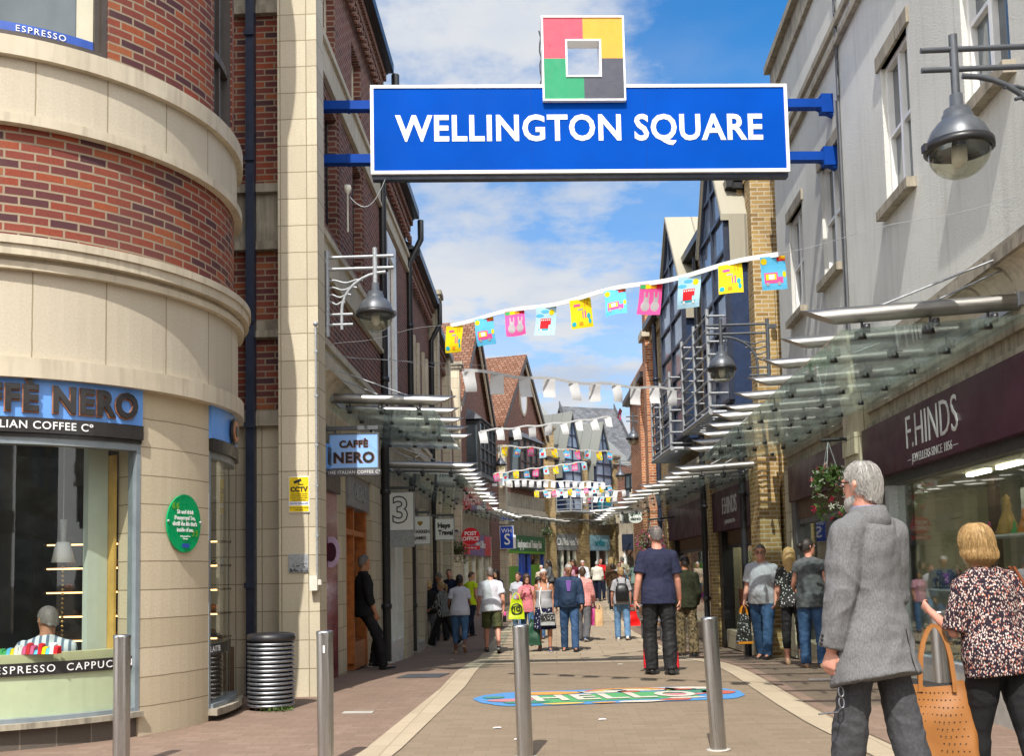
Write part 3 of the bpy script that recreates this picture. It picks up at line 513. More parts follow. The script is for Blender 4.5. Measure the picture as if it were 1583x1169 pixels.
tag(mb.build('patterned_shawl', ['display_pink', 'c_white', 'c_yellow', 'c_blue', 'c_green', 'c_red'], loc=(-4.36, 7.92, .74)), 'brightly patterned floral cloth lying along the cafe bench back', 'cloth')
# dark downpipe in the angle behind the tower
mb = MB(); mb.box(-3.44, -3.345, 11.18, 11.28, -.02, 9.4); mb.box(-3.46, -3.33, 11.16, 11.18, 4.2, 4.3)
for z in (1.2, 3.0, 6.1, 7.6): mb.box(-3.455, -3.335, 11.155, 11.18, z, z + .06)
tag(mb.build('drainpipe', 'navy_paint'), 'square navy downpipe in the corner beside the round cafe', 'drainpipe')
# flat bay and stone pillar right of the tower
sb = thing('stone_pillar_building', 'narrow brick bay with tall cream stone pillar left of the shopping street', 'building', (0, 0, 0))
mb = MB()
for a, b in ((3.2, 4.05), (4.25, 5.08), (5.86, 7.92), (8.2, 9.6)): mb.box(-4.2, -3.02, 11.35, 11.65, a, b)
mb.build('brick_wall', 'brick_red', sb)
mb = MB()
for z0, z1, d in ((4.05, 4.13, .1), (4.13, 4.25, .06), (5.08, 5.18, .09), (5.18, 5.76, .02), (5.76, 5.86, .09), (7.92, 8.02, .08), (8.02, 8.2, .03), (3.03, 3.2, .1), (9.6, 9.8, .1)): mb.box(-4.2, -3.02, 11.35 - d, 11.6, z0, z1)
mb.parts('stone_band', 'stone_grey', sb)
mb = MB(); mb.box(-4.2, -3.02, 11.33, 11.6, -.05, 3.03); mb.build('stone_base', 'stone_pillar', sb); mb = MB(); mb.box(-3.03, -2.58, 11.05, 11.40, -.05, 10.4); mb.build('stone_pillar', 'stone_pillar', sb)
mb = MB(); mb.box(-3.1, -2.53, 11.0, 11.45, 10.4, 10.55); mb.build('pillar_cap', 'stone_grey', sb)
# ------------------------------------------------------------------ shared builders
def corbels(w, parent, u0, u1, z0, z1, n0, depth, pitch=.55, mat='stone_cast'):
    """row of curved stone cove blocks under a ledge"""
    k = max(1, round((u1 - u0) / pitch)); d = (u1 - u0) / k
    for i in range(k):
        a, b = u0 + i * d + .03, u0 + (i + 1) * d - .03; mb = MB(); prof = []
        for j in range(8):
            t = j / 7 * pi / 2; prof.append((n0 + depth * (1 - cos(t)), z0 + (z1 - z0) * sin(t)))
        P = [[w.pt(x + (.06 * sin(q / 7 * pi / 2) * sgn), n, z) for q, (n, z) in enumerate(prof)] for x, sgn in ((a, -1), (a + (b - a) * .5, 0), (b, 1))]
        for c in (0, 1):
            for j in range(7): mb.poly([P[c][j], P[c + 1][j], P[c + 1][j + 1], P[c][j + 1]])
        top = [w.pt(x, n0 - .1, z1) for x in (b, a)]; mb.poly([P[0][7], P[1][7], P[2][7]] + top)
        for q, x in ((P[0], a), (P[2], b)): mb.poly(q + [w.pt(x, n0 - .1, z1), w.pt(x, n0 - .1, z0)])
        mb.build('corbel', mat, parent)
def sash(w, parent, u0, u1, z0, z1, n=-.12, frame='white_paint', cols=2, rows=2, glass='glass_upper', fw=.05, sill='stone_grey', sd=.09, lintel=None):
    f = MB(); w.box(f, u0, u0 + fw, n - .05, n + .04, z0, z1); w.box(f, u1 - fw, u1, n - .05, n + .04, z0, z1); w.box(f, u0 + fw, u1 - fw, n - .05, n + .04, z0, z0 + fw); w.box(f, u0 + fw, u1 - fw, n - .05, n + .04, z1 - fw, z1)
    for i in range(1, cols):
        u = u0 + (u1 - u0) * i / cols; w.box(f, u - fw * .55, u + fw * .55, n - .04, n + .035, z0 + fw, z1 - fw)
    for i in range(1, rows):
        z = z0 + (z1 - z0) * i / rows
        for c in range(cols):
            a = u0 + (u1 - u0) * c / cols + fw; b = u0 + (u1 - u0) * (c + 1) / cols - fw; w.box(f, a - .012, b + .012, n - .04, n + .03, z - fw * .35, z + fw * .35)
    f = f.build('window', frame, parent)
    p = MB(); w.box(p, u0 + fw * .5, u1 - fw * .5, n - .03, n - .02, z0 + fw * .5, z1 - fw * .5); p.build('pane', glass, f)
    if sill: p = MB(); w.box(p, u0 - .08, u1 + .08, n - .05, sd, z0 - .10, z0); p.build('sill', sill, f)
    if lintel: p = MB(); w.box(p, u0 - .1, u1 + .1, -.1, .03, z1, z1 + .16); p.build('lintel', lintel, f)
    return f
def pipe(w, u, n, z0, z1, label, r=.055, mat='black_paint', group='black drainpipes on the left terrace', extra=None):
    mb = MB(); pts = [w.pt(u, n, z0), w.pt(u, n, z1)] + (extra or []); mb.tube(pts, r, 8)
    z = z0 + .9
    while z < z1: mb.lathe([(r, -.04), (r + .018, -.04), (r + .018, .04), (r, .04)], w.pt(u, n, z), 8); w.box(mb, u - .02, u + .02, n - .12, n, z - .02, z + .02); z += 1.9
    return tag(mb.build('drainpipe', mat), label, 'drainpipe', group)
def gutter_roof(w, parent, u0, u1, z, n=.28, roof='slate', rise=2.4, run=3.2):
    mb = MB(); w.box(mb, u0, u1, -.3, n - .10, z, z + .10); w.box(mb, u0, u1, n - .12, n, z + .02, z + .18); mb.build('eaves_gutter', 'black_paint', parent)
    mb = MB(); P = w.pt; a = [P(u0, n - .06, z + .17), P(u1, n - .06, z + .17), P(u1, n - run, z + .17 + rise), P(u0, n - run, z + .17 + rise)]
    mb.poly(a); mb.poly([a[3], a[2], P(u1, n - run, z), P(u0, n - run, z)])
    for q in ((a[0], a[3], P(u0, n - run, z)), (a[1], a[2], P(u1, n - run, z))): mb.poly(list(q))
    mb.build('roof', roof, parent)
# glass canopy of steel outriggers --------------------------------------
def canopy(w, u0, u1, z, label, ntip=1.45, step=.83, group='glass street canopies', rods=True, ymat='steel_tube', fittings=True, r=.052, rise=.07, zg=-.17):
    o = w.pt(u0, 0, z); t = thing('glass_canopy', label, 'canopy', o, 0, group); inv = lambda p: p - o
    P = lambda u, n, zz: inv(w.pt(u, n, zz)); n = max(2, round((u1 - u0) / step) + 1); us = [u0 + (u1 - u0) * i / (n - 1) for i in range(n)]
    for k, u in enumerate(us):
        mb = MB(); rr = r * (1.25 if k == 0 else 1); a = P(u, -.05, z + rise); b = P(u, ntip, z); ax = (b - a).normalized()
        e0 = mb.ring(a, ax, 12, rr, rr, (0, 0, 1)); e1 = mb.ring(b, ax, 12, rr, rr, (0, 0, 1))
        e1 = [q + ax * ((q.z - b.z) / rr) * rr * 2.2 for q in e1]; mb.loft([e0, e1]); mb.build('outrigger', ymat, t)
        if rods and k % 3 == 0:
            mb = MB(); mb.tube([P(u, 0, z + .46), P(u, ntip - .45, z + .07)], .009, 5); mb.tube([P(u + .12, 0, z + .38), P(u + .02, ntip * .45, z + .08)], .008, 5); w2 = P(u + .12, 0, z + .38); mb.lathe([(.001, -.01), (.06, -.01), (.06, .01), (.001, .01)], P(u + .12, .02, z + .38), 10); mb.box(*[q for c in zip(P(u, ntip - .5, z + .04), P(u, ntip - .5, z + .04)) for q in (c[0] - .03, c[1] + .03)]); mb.build('stay_rod', 'galv', t)
    ge = ntip - .10; zo, zi = z + zg, z + zg + rise
    npan = max(1, round((u1 - u0) / 2.1)); pw = (u1 - u0 + .5) / npan
    for k in range(npan):
        a = u0 - .25 + k * pw + .01; b = a + pw - .02; mb = MB(); q = [P(a, .03, zi), P(b, .03, zi), P(b, ge, zo), P(a, ge, zo)]
        mb.hexa(q + [x + V((0, 0, .014)) for x in q]) if w.t.cross(w.n).z > 0 else mb.hexa(q[::-1] + [x + V((0, 0, .014)) for x in q[::-1]]); mb.build('glass_panel', 'glass_canopy', t)
    cm = MB(); tt = w.t * .12; cm.tube([(0, 0, -.02), (0, 0, -zg - .03)], .011, 5); cm.lathe([(.001, -.02), (.032, -.02), (.032, .0), (.02, .03), (.001, .03)], (0, 0, 0), 8); cm.tube([-tt + V((0, 0, .055)), tt + V((0, 0, .055))], .012, 5)
    for s_ in (-1, 1): cm.lathe([(.001, -.012), (.028, -.012), (.028, .045), (.001, .045)], tt * s_ + V((0, 0, .02)), 8)
    cm = cm.mesh('glass_clamp', ['lamp_black'])
    for u in us:
        for nn in (.25, ntip * .45, ge - .22): ob = bpy.data.objects.new('glass_clamp', cm); COL.objects.link(ob); ob.parent = t; ob.location = P(u, nn, zi + (zo - zi) * nn / ntip)
    mb = MB(); w.box(mb, u0 - .1, u1 + .1, .0, .05, z + rise - .05, z + rise + .05); ob = mb.build('wall_rail', 'galv', t); ob.data.transform(M.Translation(-o)); return t
# wall lamp --------------------------------------------------------------
def lamp(p, dirx, diry, label, reach=.72, mast=True, ztop=.42):
    """p: lamp centre; (dirx, diry) points from wall to lamp"""
    t = thing('street_lamp', label, 'street lamp', p, math.atan2(diry, dirx), 'wall bracket globe lamps')
    b = MB(); z1 = .62; L = reach
    b.tube([(-L, 0, -.28), (-L, 0, .74)], .03, 8)
    b.tube([(0, 0, .28), (0, 0, .76)], .03, 8)
    for z in (.66, .52): b.tube([(-L, 0, z), (.22, 0, z)], .020, 8)
    b.tube([(-L + .17 + .0, 0, -.20), (-L + .17, 0, .02)] + [(-L + .17 + .52 * (1 - cos(a)), 0, .02 + .45 * sin(a)) for a in [pi / 2 * i / 8 for i in range(1, 9)]], .020, 8)
    for z in (-.02, -.14): b.tube([(-L, 0, z), (-L + .30, 0, z)], .018, 6)
    for k in range(4):
        z = .37 - .085 * k; x1 = -L + .42 - .07 * k; b.tube([(-L + (x1 + L) * i / 10, 0, z + .018 * sin(2 * pi * i / 7)) for i in range(11)], .013, 6)
    for z in (-.2, .62): b.box(-L - .14, -L, -.03, .03, z - .03, z + .03)
    b.build('bracket', 'lamp_grey' if dirx < 0 else 'galv', t)
    h = MB(); h.lathe([(.03, .34), (.042, .34), (.045, .25), (.085, .235), (.09, .20), (.10, .195), (.10, .165), (.13, .145), (.175, .09), (.20, .03), (.205, -.01)], n=24); h.build('lamp_hood', 'lamp_grey', t)
    h = MB(); h.lathe([(.205, .0), (.222, -.0), (.226, -.05), (.205, -.055)], n=24, cap=False); h.box(.215, .24, -.03, .03, -.05, .0); h.build('rim_band', 'lamp_black', t)
    h = MB(); h.lathe([(.20 * cos(a), -.05 - .19 * sin(a)) for a in [pi / 2 * i / 10 for i in range(10)]] + [(.002, -.24)], n=24, cap=False); h.build('glass_bowl', 'glass_lamp', t)
    h = MB(); h.lathe([(.001, -.02), (.05, -.02), (.05, -.12), (.03, -.16), (.001, -.165)], n=12); h.build('bulb', 'sign_white', t)
    return t
# boxed hanging sign ------------------------------------------------------
def hsign(name, label, c, w_, h, yaw, face, d=.10, frame='galv', group='projecting shop signs', arm=.55, side=-1, cat='shop sign'):
    t = thing(name, label, cat, c, yaw, group); mb = MB(); mb.box(-w_ / 2, w_ / 2, -d / 2, d / 2, -h / 2, h / 2); pl = mb.build('panel', face, t)
    mb = MB()
    for a in ((-w_ / 2 - .012, -w_ / 2 + .004), (w_ / 2 - .004, w_ / 2 + .012)): mb.box(a[0], a[1], -d / 2 - .006, d / 2 + .006, -h / 2 - .012, h / 2 + .012)
    for a in ((-h / 2 - .012, -h / 2 + .004), (h / 2 - .004, h / 2 + .012)): mb.box(-w_ / 2 + .004, w_ / 2 - .004, -d / 2 - .006, d / 2 + .006, a[0], a[1])
    mb.build('frame', frame, t)
    if arm:
        mb = MB(); mb.box(side * (w_ / 2 + .12) if side < 0 else -w_ / 2, w_ / 2 if side < 0 else w_ / 2 + .12, -.025, .025, h / 2 + .055, h / 2 + .105)
        for x in (-w_ * .4, w_ * .4): mb.box(x - .012, x + .012, -.012, .012, h / 2, h / 2 + .06)
        mb.build('arm', 'lead_grey', t)
    return t, d / 2
def face_text(t, d, body, size, x, z, mat, sx=1., bold=0., depth=.008, spacing=1., name='lettering'):
    mb = textmb(body, size, depth, bold, sx, 0, None, lambda p: V((p.x + x, -d - depth / 2 - .001 + p.y, p.z + z)), 'CENTER', spacing); return mb.build(name, mat, t)
# hanging flower basket ----------------------------------------------------
def basket(c, label, r=.26, flowers=('flower_pink',), n=420, trail=.25, chain=.5, nf=130):
    t = thing('hanging_basket', label, 'hanging basket', c, 0, 'hanging flower baskets'); rnd = random.Random(hash(label) % 999 if False else len(label))
    mb = MB(); mb.lathe([(.02, -r * .55), (r * .4, -r * .45), (r * .62, -r * .15), (r * .66, 0), (r * .6, 0), (.01, -.02)], n=14); mb.build('basket', 'dark_pot', t)
    mb = MB()
    for k in range(3): a = 2 * pi * k / 3; mb.tube([(r * .62 * cos(a), r * .62 * sin(a), 0), (0, 0, chain)], .006, 5)
    mb.build('chain', 'galv', t)
    def spray(n, mats, sz, name, rr):
        mb = MB()
        for _ in range(n):
            a = rnd.uniform(0, 2 * pi); q = rnd.random() ** .45; el = rnd.uniform(-.6, 1.2); d = V((cos(a) * cos(el), sin(a) * cos(el), sin(el) * .85)) * r * q * rr
            if rnd.random() < .33: d = V((cos(a), sin(a), 0)) * r * rnd.uniform(.6, 1.05) + V((0, 0, -rnd.random() * trail))
            u = V((rnd.uniform(-1, 1), rnd.uniform(-1, 1), rnd.uniform(-.6, 1))).normalized(); v = u.cross(V((rnd.uniform(-1, 1), rnd.uniform(-1, 1), rnd.uniform(-1, 1)))).normalized(); s_ = sz * rnd.uniform(.6, 1.3)
            if name == 'leaves': mb.poly([d - u * s_, d + v * s_ * .5, d + u * s_ * 1.2, d - v * s_ * .5], 0)
            else:
                w2 = u.cross(v); k = rnd.randrange(len(mats))
                for j in range(5): b = 2 * pi * j / 5; e = u * cos(b) + v * sin(b); f = u * cos(b + .6) + v * sin(b + .6); mb.poly([d, d + e * s_ * .8 + w2 * s_ * .2, d + (e + f) * s_ * .62, d + f * s_ * .8 + w2 * s_ * .2], k)
        mb.build(name, mats, t)
    spray(n, ['leaf'], .035, 'leaves', 1.0); spray(nf, list(flowers), .032, 'flowers', 1.12); return t

# ------------------------------------------------------------------ left terrace
LW = Wl((-2.75, 11.05), (-2.95, 24.05), True)
uL = LW.y
def terrace(name, label, Y0, Y1, eave, holes, extra=None, brickm='brick_plum', bands=((3.95, 4.2), (5.03, 5.55), (7.55, 8.07))):
    t = thing(name, label, 'building', (0, 0, 0)); a, b = uL(Y0), uL(Y1); mb = MB()
    LW.wall(mb, a, b, 3.95, eave, [(uL(h[0]), uL(h[1]), h[2], h[3]) for h in holes]); LW.box(mb, a, b, -3.5, -.28, 3.95, eave) if False else None; mb.build('brick_wall', brickm, t)
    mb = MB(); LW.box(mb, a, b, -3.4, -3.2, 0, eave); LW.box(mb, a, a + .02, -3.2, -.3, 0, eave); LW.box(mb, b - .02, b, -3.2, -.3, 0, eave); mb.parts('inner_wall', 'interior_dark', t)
    mb = MB()
    for z0, z1 in bands:
        if z1 < eave: LW.box(mb, a, b, -.1, .035, z0, z1); LW.box(mb, a, b, .035, .075, z1 - .09, z1); LW.box(mb, a, b, .035, .06, z0, z0 + .06)
    mb.parts('stone_band', 'stone_cast', t)
    mb = MB()
    for k in range(3): LW.box(mb, a, b, .0, .05 + .05 * k, eave - .36 + .12 * k, eave - .24 + .12 * k)
    x = a + .1
    while x < b - .1: LW.box(mb, x, x + .11, .05, .12, eave - .50, eave - .36); x += .22
    mb.build('brick_corbelling', brickm, t)
    gutter_roof(LW, t, a, b, eave)
    return t, a, b
hA = [(12.3, 13.05, 5.75, 7.4), (14.2, 14.95, 5.75, 7.4), (12.3, 13.0, 8.25, 9.15), (14.2, 15.0, 8.25, 9.15)]
ta, a, b = terrace('terrace_house', 'tallest plum brick terrace unit beside the cream stone pillar', 11.45, 16.7, 9.9, hA)
for h in hA: sash(LW, ta, uL(h[0]), uL(h[1]), h[2], h[3], n=-.16, frame='black_paint' if h[2] < 8 else 'cream_paint', cols=2 if h[2] > 8 else 1, rows=2, sill=None)
mb = MB()
for q in (13.1, 15.0):
    z = 5.6
    while z < 7.5: LW.box(mb, uL(q), uL(q) + (.24 if int(z / .15) % 2 else .17), .0, .02, z, z + .14); z += .15
mb.parts('brick_quoins', 'brick_plum', ta)
hB = [(17.2, 17.95, 4.4, 6.9)]
tb, a, b = terrace('terrace_house', 'middle plum brick terrace unit with a tall white window', 16.75, 20.25, 8.6, hB, bands=((3.95, 4.2), (7.5, 7.9)))
f = sash(LW, tb, uL(17.2), uL(17.95), 4.4, 6.9, n=-.05, cols=2, rows=3, sill='stone_cast'); mb = MB()
for q in ((16.98, 17.17), (17.98, 18.2)): LW.box(mb, uL(q[0]), uL(q[1]), 0, .07, 4.2, 7.2)
LW.box(mb, uL(16.98), uL(18.2), 0, .07, 6.93, 7.3); mb.parts('window_surround', 'white_paint', tb)
hC = [(21.2, 21.8, 4.5, 6.3), (22.9, 23.5, 4.5, 6.3)]
tcx, a, b = terrace('terrace_house', 'plum brick terrace unit with two slim pale framed windows', 20.3, 24.4, 7.85, hC, bands=((3.95, 4.2),))
for h in hC:
    sash(LW, tcx, uL(h[0]), uL(h[1]), h[2], h[3], n=-.05, frame='cream_paint', cols=1, rows=2); mb = MB(); LW.box(mb, uL(h[0]) - .14, uL(h[0]), 0, .06, h[2] - .1, h[3] + .1); LW.box(mb, uL(h[1]), uL(h[1]) + .14, 0, .06, h[2] - .1, h[3] + .1); mb.parts('window_surround', 'stone_cast', tcx)
td, a, b = terrace('terrace_house', 'lowest plum brick terrace unit before the tiled gables', 24.8, 28.4, 7.3, [], bands=((3.95, 4.2),))
def pier(w, u, z, label, wd=.42, n=.22, mat='stone_pillar'):
    t = thing('stone_pier', label, 'pier', w.pt(u, 0, 0), 0, 'stone party wall piers'); o = w.pt(u, 0, 0); mb = MB(); w.box(mb, u, u + wd, -.5, n, 0, z); q = mb.build('shaft', mat, t); q.data.transform(M.Translation(-o))
    mb = MB(); w.box(mb, u - .06, u + wd + .06, -.56, n + .07, z, z + .09); w.box(mb, u - .1, u + wd + .1, -.6, n + .11, z + .09, z + .2); q = mb.build('cap', 'stone_grey', t); q.data.transform(M.Translation(-o)); return t
pier(LW, uL(24.42), 8.1, 'tallest cream stone pier with capped top on the left terrace'); pier(LW, uL(27.6), 7.75, 'middle capped stone pier in front of the tiled roof'); pier(LW, uL(31.2), 7.75, 'farthest capped stone pier at the near edge of the first gable')
P_ = LW.pt
pipe(LW, uL(16.72), .05, -.1, 8.9, 'thick black downpipe between the tallest and middle terrace units', .07, extra=[P_(uL(16.72), .3, 9.4), P_(uL(16.72), .3, 9.9)])
pipe(LW, uL(20.28), .05, -.2, 7.7, 'black swan-necked downpipe beyond the tall white window', .065, extra=[P_(uL(20.28), .3, 8.2), P_(uL(20.28), .3, 8.6)])
pipe(LW, uL(24.2), .08, -.2, 7.0, 'black swan-necked downpipe just before the tallest stone pier', .06, extra=[P_(uL(24.2), .3, 7.4), P_(uL(24.2), .3, 7.9)])
pipe(LW, uL(28.3), .08, -.2, 6.6, 'farthest black downpipe on the left terrace by the middle pier', .06)
# ground floor of the terrace
LS = 'ground floor of the left terrace'
def shopbase(t, segs):
    for (y0, y1, n0, n1, z0, z1, name, m) in segs: mb = MB(); LW.box(mb, uL(y0), uL(y1), n0, n1, z0, z1); mb.build(name, m, t)
for t_, y0, y1 in ((ta, 11.45, 16.7), (tb, 16.75, 20.25), (tcx, 20.3, 24.4), (td, 24.8, 31.2)):
    shopbase(t_, [(y0, y1, -.3, -.02, 2.75, 3.2, 'stone_lintel', 'stone_grey'), (y0, y1, -.2, .12, 3.72, 3.95, 'cornice', 'stone_cast'), (y0, y1, -.3, -.02, 3.2, 3.72, 'frieze', 'stone_grey')]); corbels(LW, t_, uL(y0) + .1, uL(y1) - .1, 3.2, 3.72, -.02, .22)
shopbase(ta, [(11.45, 12.4, -.4, -.14, -.1, 2.75, 'stone_pier', 'stone_pillar'), (12.4, 13.4, -.35, -.10, -.1, 2.4, 'marble_column', 'maroon_marble'), (12.4, 13.4, -.35, -.05, 2.4, 2.75, 'fascia', 'nero_black'), (13.4, 14.0, -.35, -.10, -.1, 2.75, 'stone_pier', 'stone_pillar'), (15.75, 16.65, -.35, -.03, -.1, 2.75, 'stone_pier', 'stone_pillar'),
    (14.0, 14.1, -.33, -.11, -.05, 2.3, 'door_frame', 'timber_orange'), (14.62, 14.7, -.33, -.11, .05, 2.3, 'door_frame', 'timber_orange'), (15.62, 15.75, -.33, -.11, -.05, 2.3, 'door_frame', 'timber_orange'), (14.1, 15.62, -.33, -.115, 1.9, 1.98, 'door_frame', 'timber_orange'), (14.0, 15.75, -.33, -.06, 2.3, 2.75, 'fascia', 'grey_shop'), (14.7, 15.62, -.33, -.12, -.05, .35, 'stall_riser', 'timber_orange'), (14.0, 15.75, -1.2, -1.1, -.1, 2.4, 'back_wall', 'interior_brown')])
mb = MB(); LW.box(mb, uL(14.1), uL(15.62), -.27, -.26, .0, 2.3); mb.build('shop_window', 'glass_shop', ta)
mb = MB(); LW.txt('NERO', uL(14.9), 2.52, -.05, .34, mb=mb); mb.build('lettering', 'galv', ta)
mb = MB(); LW.box(mb, uL(12.05), uL(12.95), -.06, .06, 2.62, 2.92); LW.box(mb, uL(12.05), uL(12.95), .06, .065, 2.66, 2.88, 1); tag(mb.build('fascia_board', ['nero_blue', 'nero_black']), 'blue and black cafe board half hidden behind the pillar', 'shop sign')
rs = thing('round_sign', 'round lilac and red disc sign on the maroon marble column', 'sign', LW.pt(uL(12.85), -.07, 1.62)); mb = MB()
mb.loft([mb.ring((0, 0, 0), (.15, -1, 0), 28, .11, .20), mb.ring((.0, -.05, 0), (.15, -1, 0), 28, .11, .20)], 0); mb.build('disc', 'lilac_disc', rs); mb = MB(); mb.loft([mb.ring((.01, -.052, 0), (.15, -1, 0), 28, .065, .12), mb.ring((.0, -.06, 0), (.15, -1, 0), 28, .065, .12)], 0); mb.build('disc_centre', 'maroon', rs)
shopbase(tb, [(16.75, 17.3, -.3, -.05, -.3, 2.75, 'stone_pier', 'stone_pillar'), (19.2, 20.2, -.3, .05, -.3, 2.75, 'stone_pier', 'stone_pillar'), (17.3, 17.45, -.2, .0, -.1, 2.6, 'shop_frame', 'white_paint'), (18.15, 18.35, -.2, .0, -.1, 2.6, 'shop_frame', 'white_paint'), (19.05, 19.2, -.2, .0, -.1, 2.6, 'shop_frame', 'white_paint'), (17.45, 18.15, -.2, .0, -.3, .15, 'shop_frame', 'white_paint'), (18.35, 19.05, -.2, .0, -.3, .15, 'shop_frame', 'white_paint'), (17.3, 19.2, -.2, .0, 2.6, 2.75, 'shop_frame', 'white_paint'), (17.5, 19.1, -1.2, -1.1, 0, 2.6, 'back_wall', 'interior_mint')])
mb = MB(); LW.box(mb, uL(17.45), uL(19.05), -.12, -.11, .15, 2.6); mb.build('shop_window', 'glass_shop', tb)
shopbase(tcx, [(20.3, 20.7, -.3, .0, -.3, 2.75, 'stone_pier', 'stone_pillar'), (21.9, 23.2, -.3, .08, -.3, 2.75, 'stone_pier', 'stone_pillar'), (23.9, 24.4, -.3, .05, -.3, 2.75, 'stone_pier', 'stone_pillar'), (20.7, 20.78, -.22, -.05, -.3, 2.5, 'door_frame', 'black_paint'), (21.6, 21.9, -.22, -.05, -.3, 2.5, 'door_frame', 'concrete'), (20.7, 21.9, -.25, -.02, 2.5, 2.75, 'fascia', 'nero_black'), (20.7, 21.9, -.8, .1, -.3, -.08, 'doorstep', 'concrete'), (23.2, 23.9, -.3, -.05, 2.4, 2.75, 'fascia', 'navy_paint')])
mb = MB(); LW.box(mb, uL(20.8), uL(21.6), -.15, -.14, -.1, 2.5); LW.box(mb, uL(23.2), uL(23.9), -.15, -.14, -.1, 2.4); mb.parts('shop_window', 'glass_shop', tcx)
shopbase(td, [(24.8, 25.3, -.3, .0, -.3, 2.75, 'stone_pier', 'stone_pillar'), (28.5, 29.5, -.3, .0, -.3, 2.75, 'stone_pier', 'stone_pillar'), (25.3, 28.5, -.25, .0, 2.3, 2.75, 'fascia', 'navy_paint'), (29.5, 31.2, -.25, .0, 2.3, 2.75, 'fascia', 'grey_shop'), (25.3, 28.5, -.25, -.02, -.3, .3, 'stall_riser', 'black_paint'), (29.5, 31.2, -.25, -.02, -.3, .3, 'stall_riser', 'black_paint'), (26.8, 26.9, -.25, -.02, .3, 2.3, 'door_frame', 'black_paint'), (28.4, 31.2, -.28, .0, 3.9, 7.0, 'wall_above', 'brick_plum')])
mb = MB(); LW.box(mb, uL(25.3), uL(28.5), -.15, -.14, .3, 2.3); LW.box(mb, uL(29.5), uL(31.2), -.15, -.14, .3, 2.3); mb.parts('shop_window', 'glass_shop', td)
for i, (y0, y1, z, l) in enumerate([(12.5, 15.9, 3.48, 'nearest left glass canopy beside the cream pillar'), (16.95, 20.0, 3.12, 'second left glass canopy beyond the black downpipe'), (20.7, 24.0, 3.12, 'third left glass canopy over the stone shopfronts'), (25.0, 28.2, 3.25, 'fourth left glass canopy toward the red post office sign')]): canopy(LW, uL(y0), uL(y1), z, l, step=.83 if i < 2 else 1.15)
# wall fixtures on the stone pillar
s_, d = None, None
t = thing('cctv_notice', 'yellow CCTV warning notice on the cream stone pillar', 'notice', (-2.80, 11.035, 2.22)); mb = MB(); mb.box(-.115, .115, 0, .014, -.2, .2); mb.build('board', 'sign_white', t); mb = MB(); mb.box(-.108, .108, -.004, 0, -.075, .192); mb.box(-.108, .108, -.004, 0, -.19, -.125); mb.build('yellow_panel', 'yellow_sign', t)
face_text(t, .004, 'CCTV', .072, 0, .055, 'ink_black', bold=.003, depth=.003)
for k, (z, tx) in enumerate([(-.0, 'Images are being recorded'), (-.022, 'for the purposes of crime'), (-.044, 'prevention and public safety'), (-.066, 'Scheme controlled by'), (-.15, 'For further information contact'), (-.175, '01483 505050')]): face_text(t, .004, tx, .017, 0, z + .005, 'ink_black', depth=.002, name='small_print')
face_text(t, .002, 'CENTRE MANAGER', .024, 0, -.1, 'ink_blue', depth=.002, name='small_print')
mb = MB(); mb.hexa([(-.05, -.008, .12), (.03, -.008, .15), (.03, -.004, .15), (-.05, -.004, .12), (-.06, -.008, .145), (.02, -.008, .178), (.02, -.004, .178), (-.06, -.004, .145)]); mb.box(.0, .05, -.008, -.004, .105, .115); mb.box(-.005, .006, -.008, -.004, .105, .15); mb.build('camera_symbol', 'ink_black', t)
t = thing('metal_plate', 'scratched bare metal plate below the yellow notice', 'plate', (-2.81, 11.035, 1.46)); mb = MB(); mb.box(-.11, .11, 0, .014, -.1, .1); mb.build('plate', 'galv', t); mb = MB()
for k in range(70):
    x = random.uniform(-.1, .1); z = -.095 + random.random() ** 2 * .09; mb.box(x, x + random.uniform(.004, .014), -.003, 0, z, z + random.uniform(.004, .014))
mb.build('graffiti', 'ink_black', t)
t = thing('conduit', 'thin grey cable conduit with a pale junction box on the pillar corner', 'conduit', (-2.595, 11.0, 0)); mb = MB(); mb.tube([(0, 0, 1.3), (0, 0, 4.1)], .012, 6); mb.ball((0, 0, 4.12), .03, 8)
for z in (1.75, 2.3, 2.75, 3.3, 3.8): mb.box(-.02, .02, -.014, .03, z, z + .02)
mb.build('tube', 'galv', t); mb = MB(); mb.box(-.075, .01, -.05, .045, 1.16, 1.32); mb.box(.01, .05, -.03, .03, 1.22, 1.28); mb.build('junction_box', 'plastic_pale', t)
t = thing('pipe_sensor', 'small pale sensor with looping white cable under the blue sign arm', 'sensor', (-2.45, 12.12, 6.05)); mb = MB(); mb.lathe([(.001, .1), (.04, .09), (.05, .04), (.03, .0), (.012, -.02), (.012, -.5)], n=10); mb.build('body', 'plastic_pale', t)
mb = MB(); mb.tube([(.02 + .45 * i / 12, 0, -.05 - .16 * sin(pi * i / 12) + .2 * (i / 12) ** 3) for i in range(13)], .005, 5); mb.build('cable', 'galv', t)
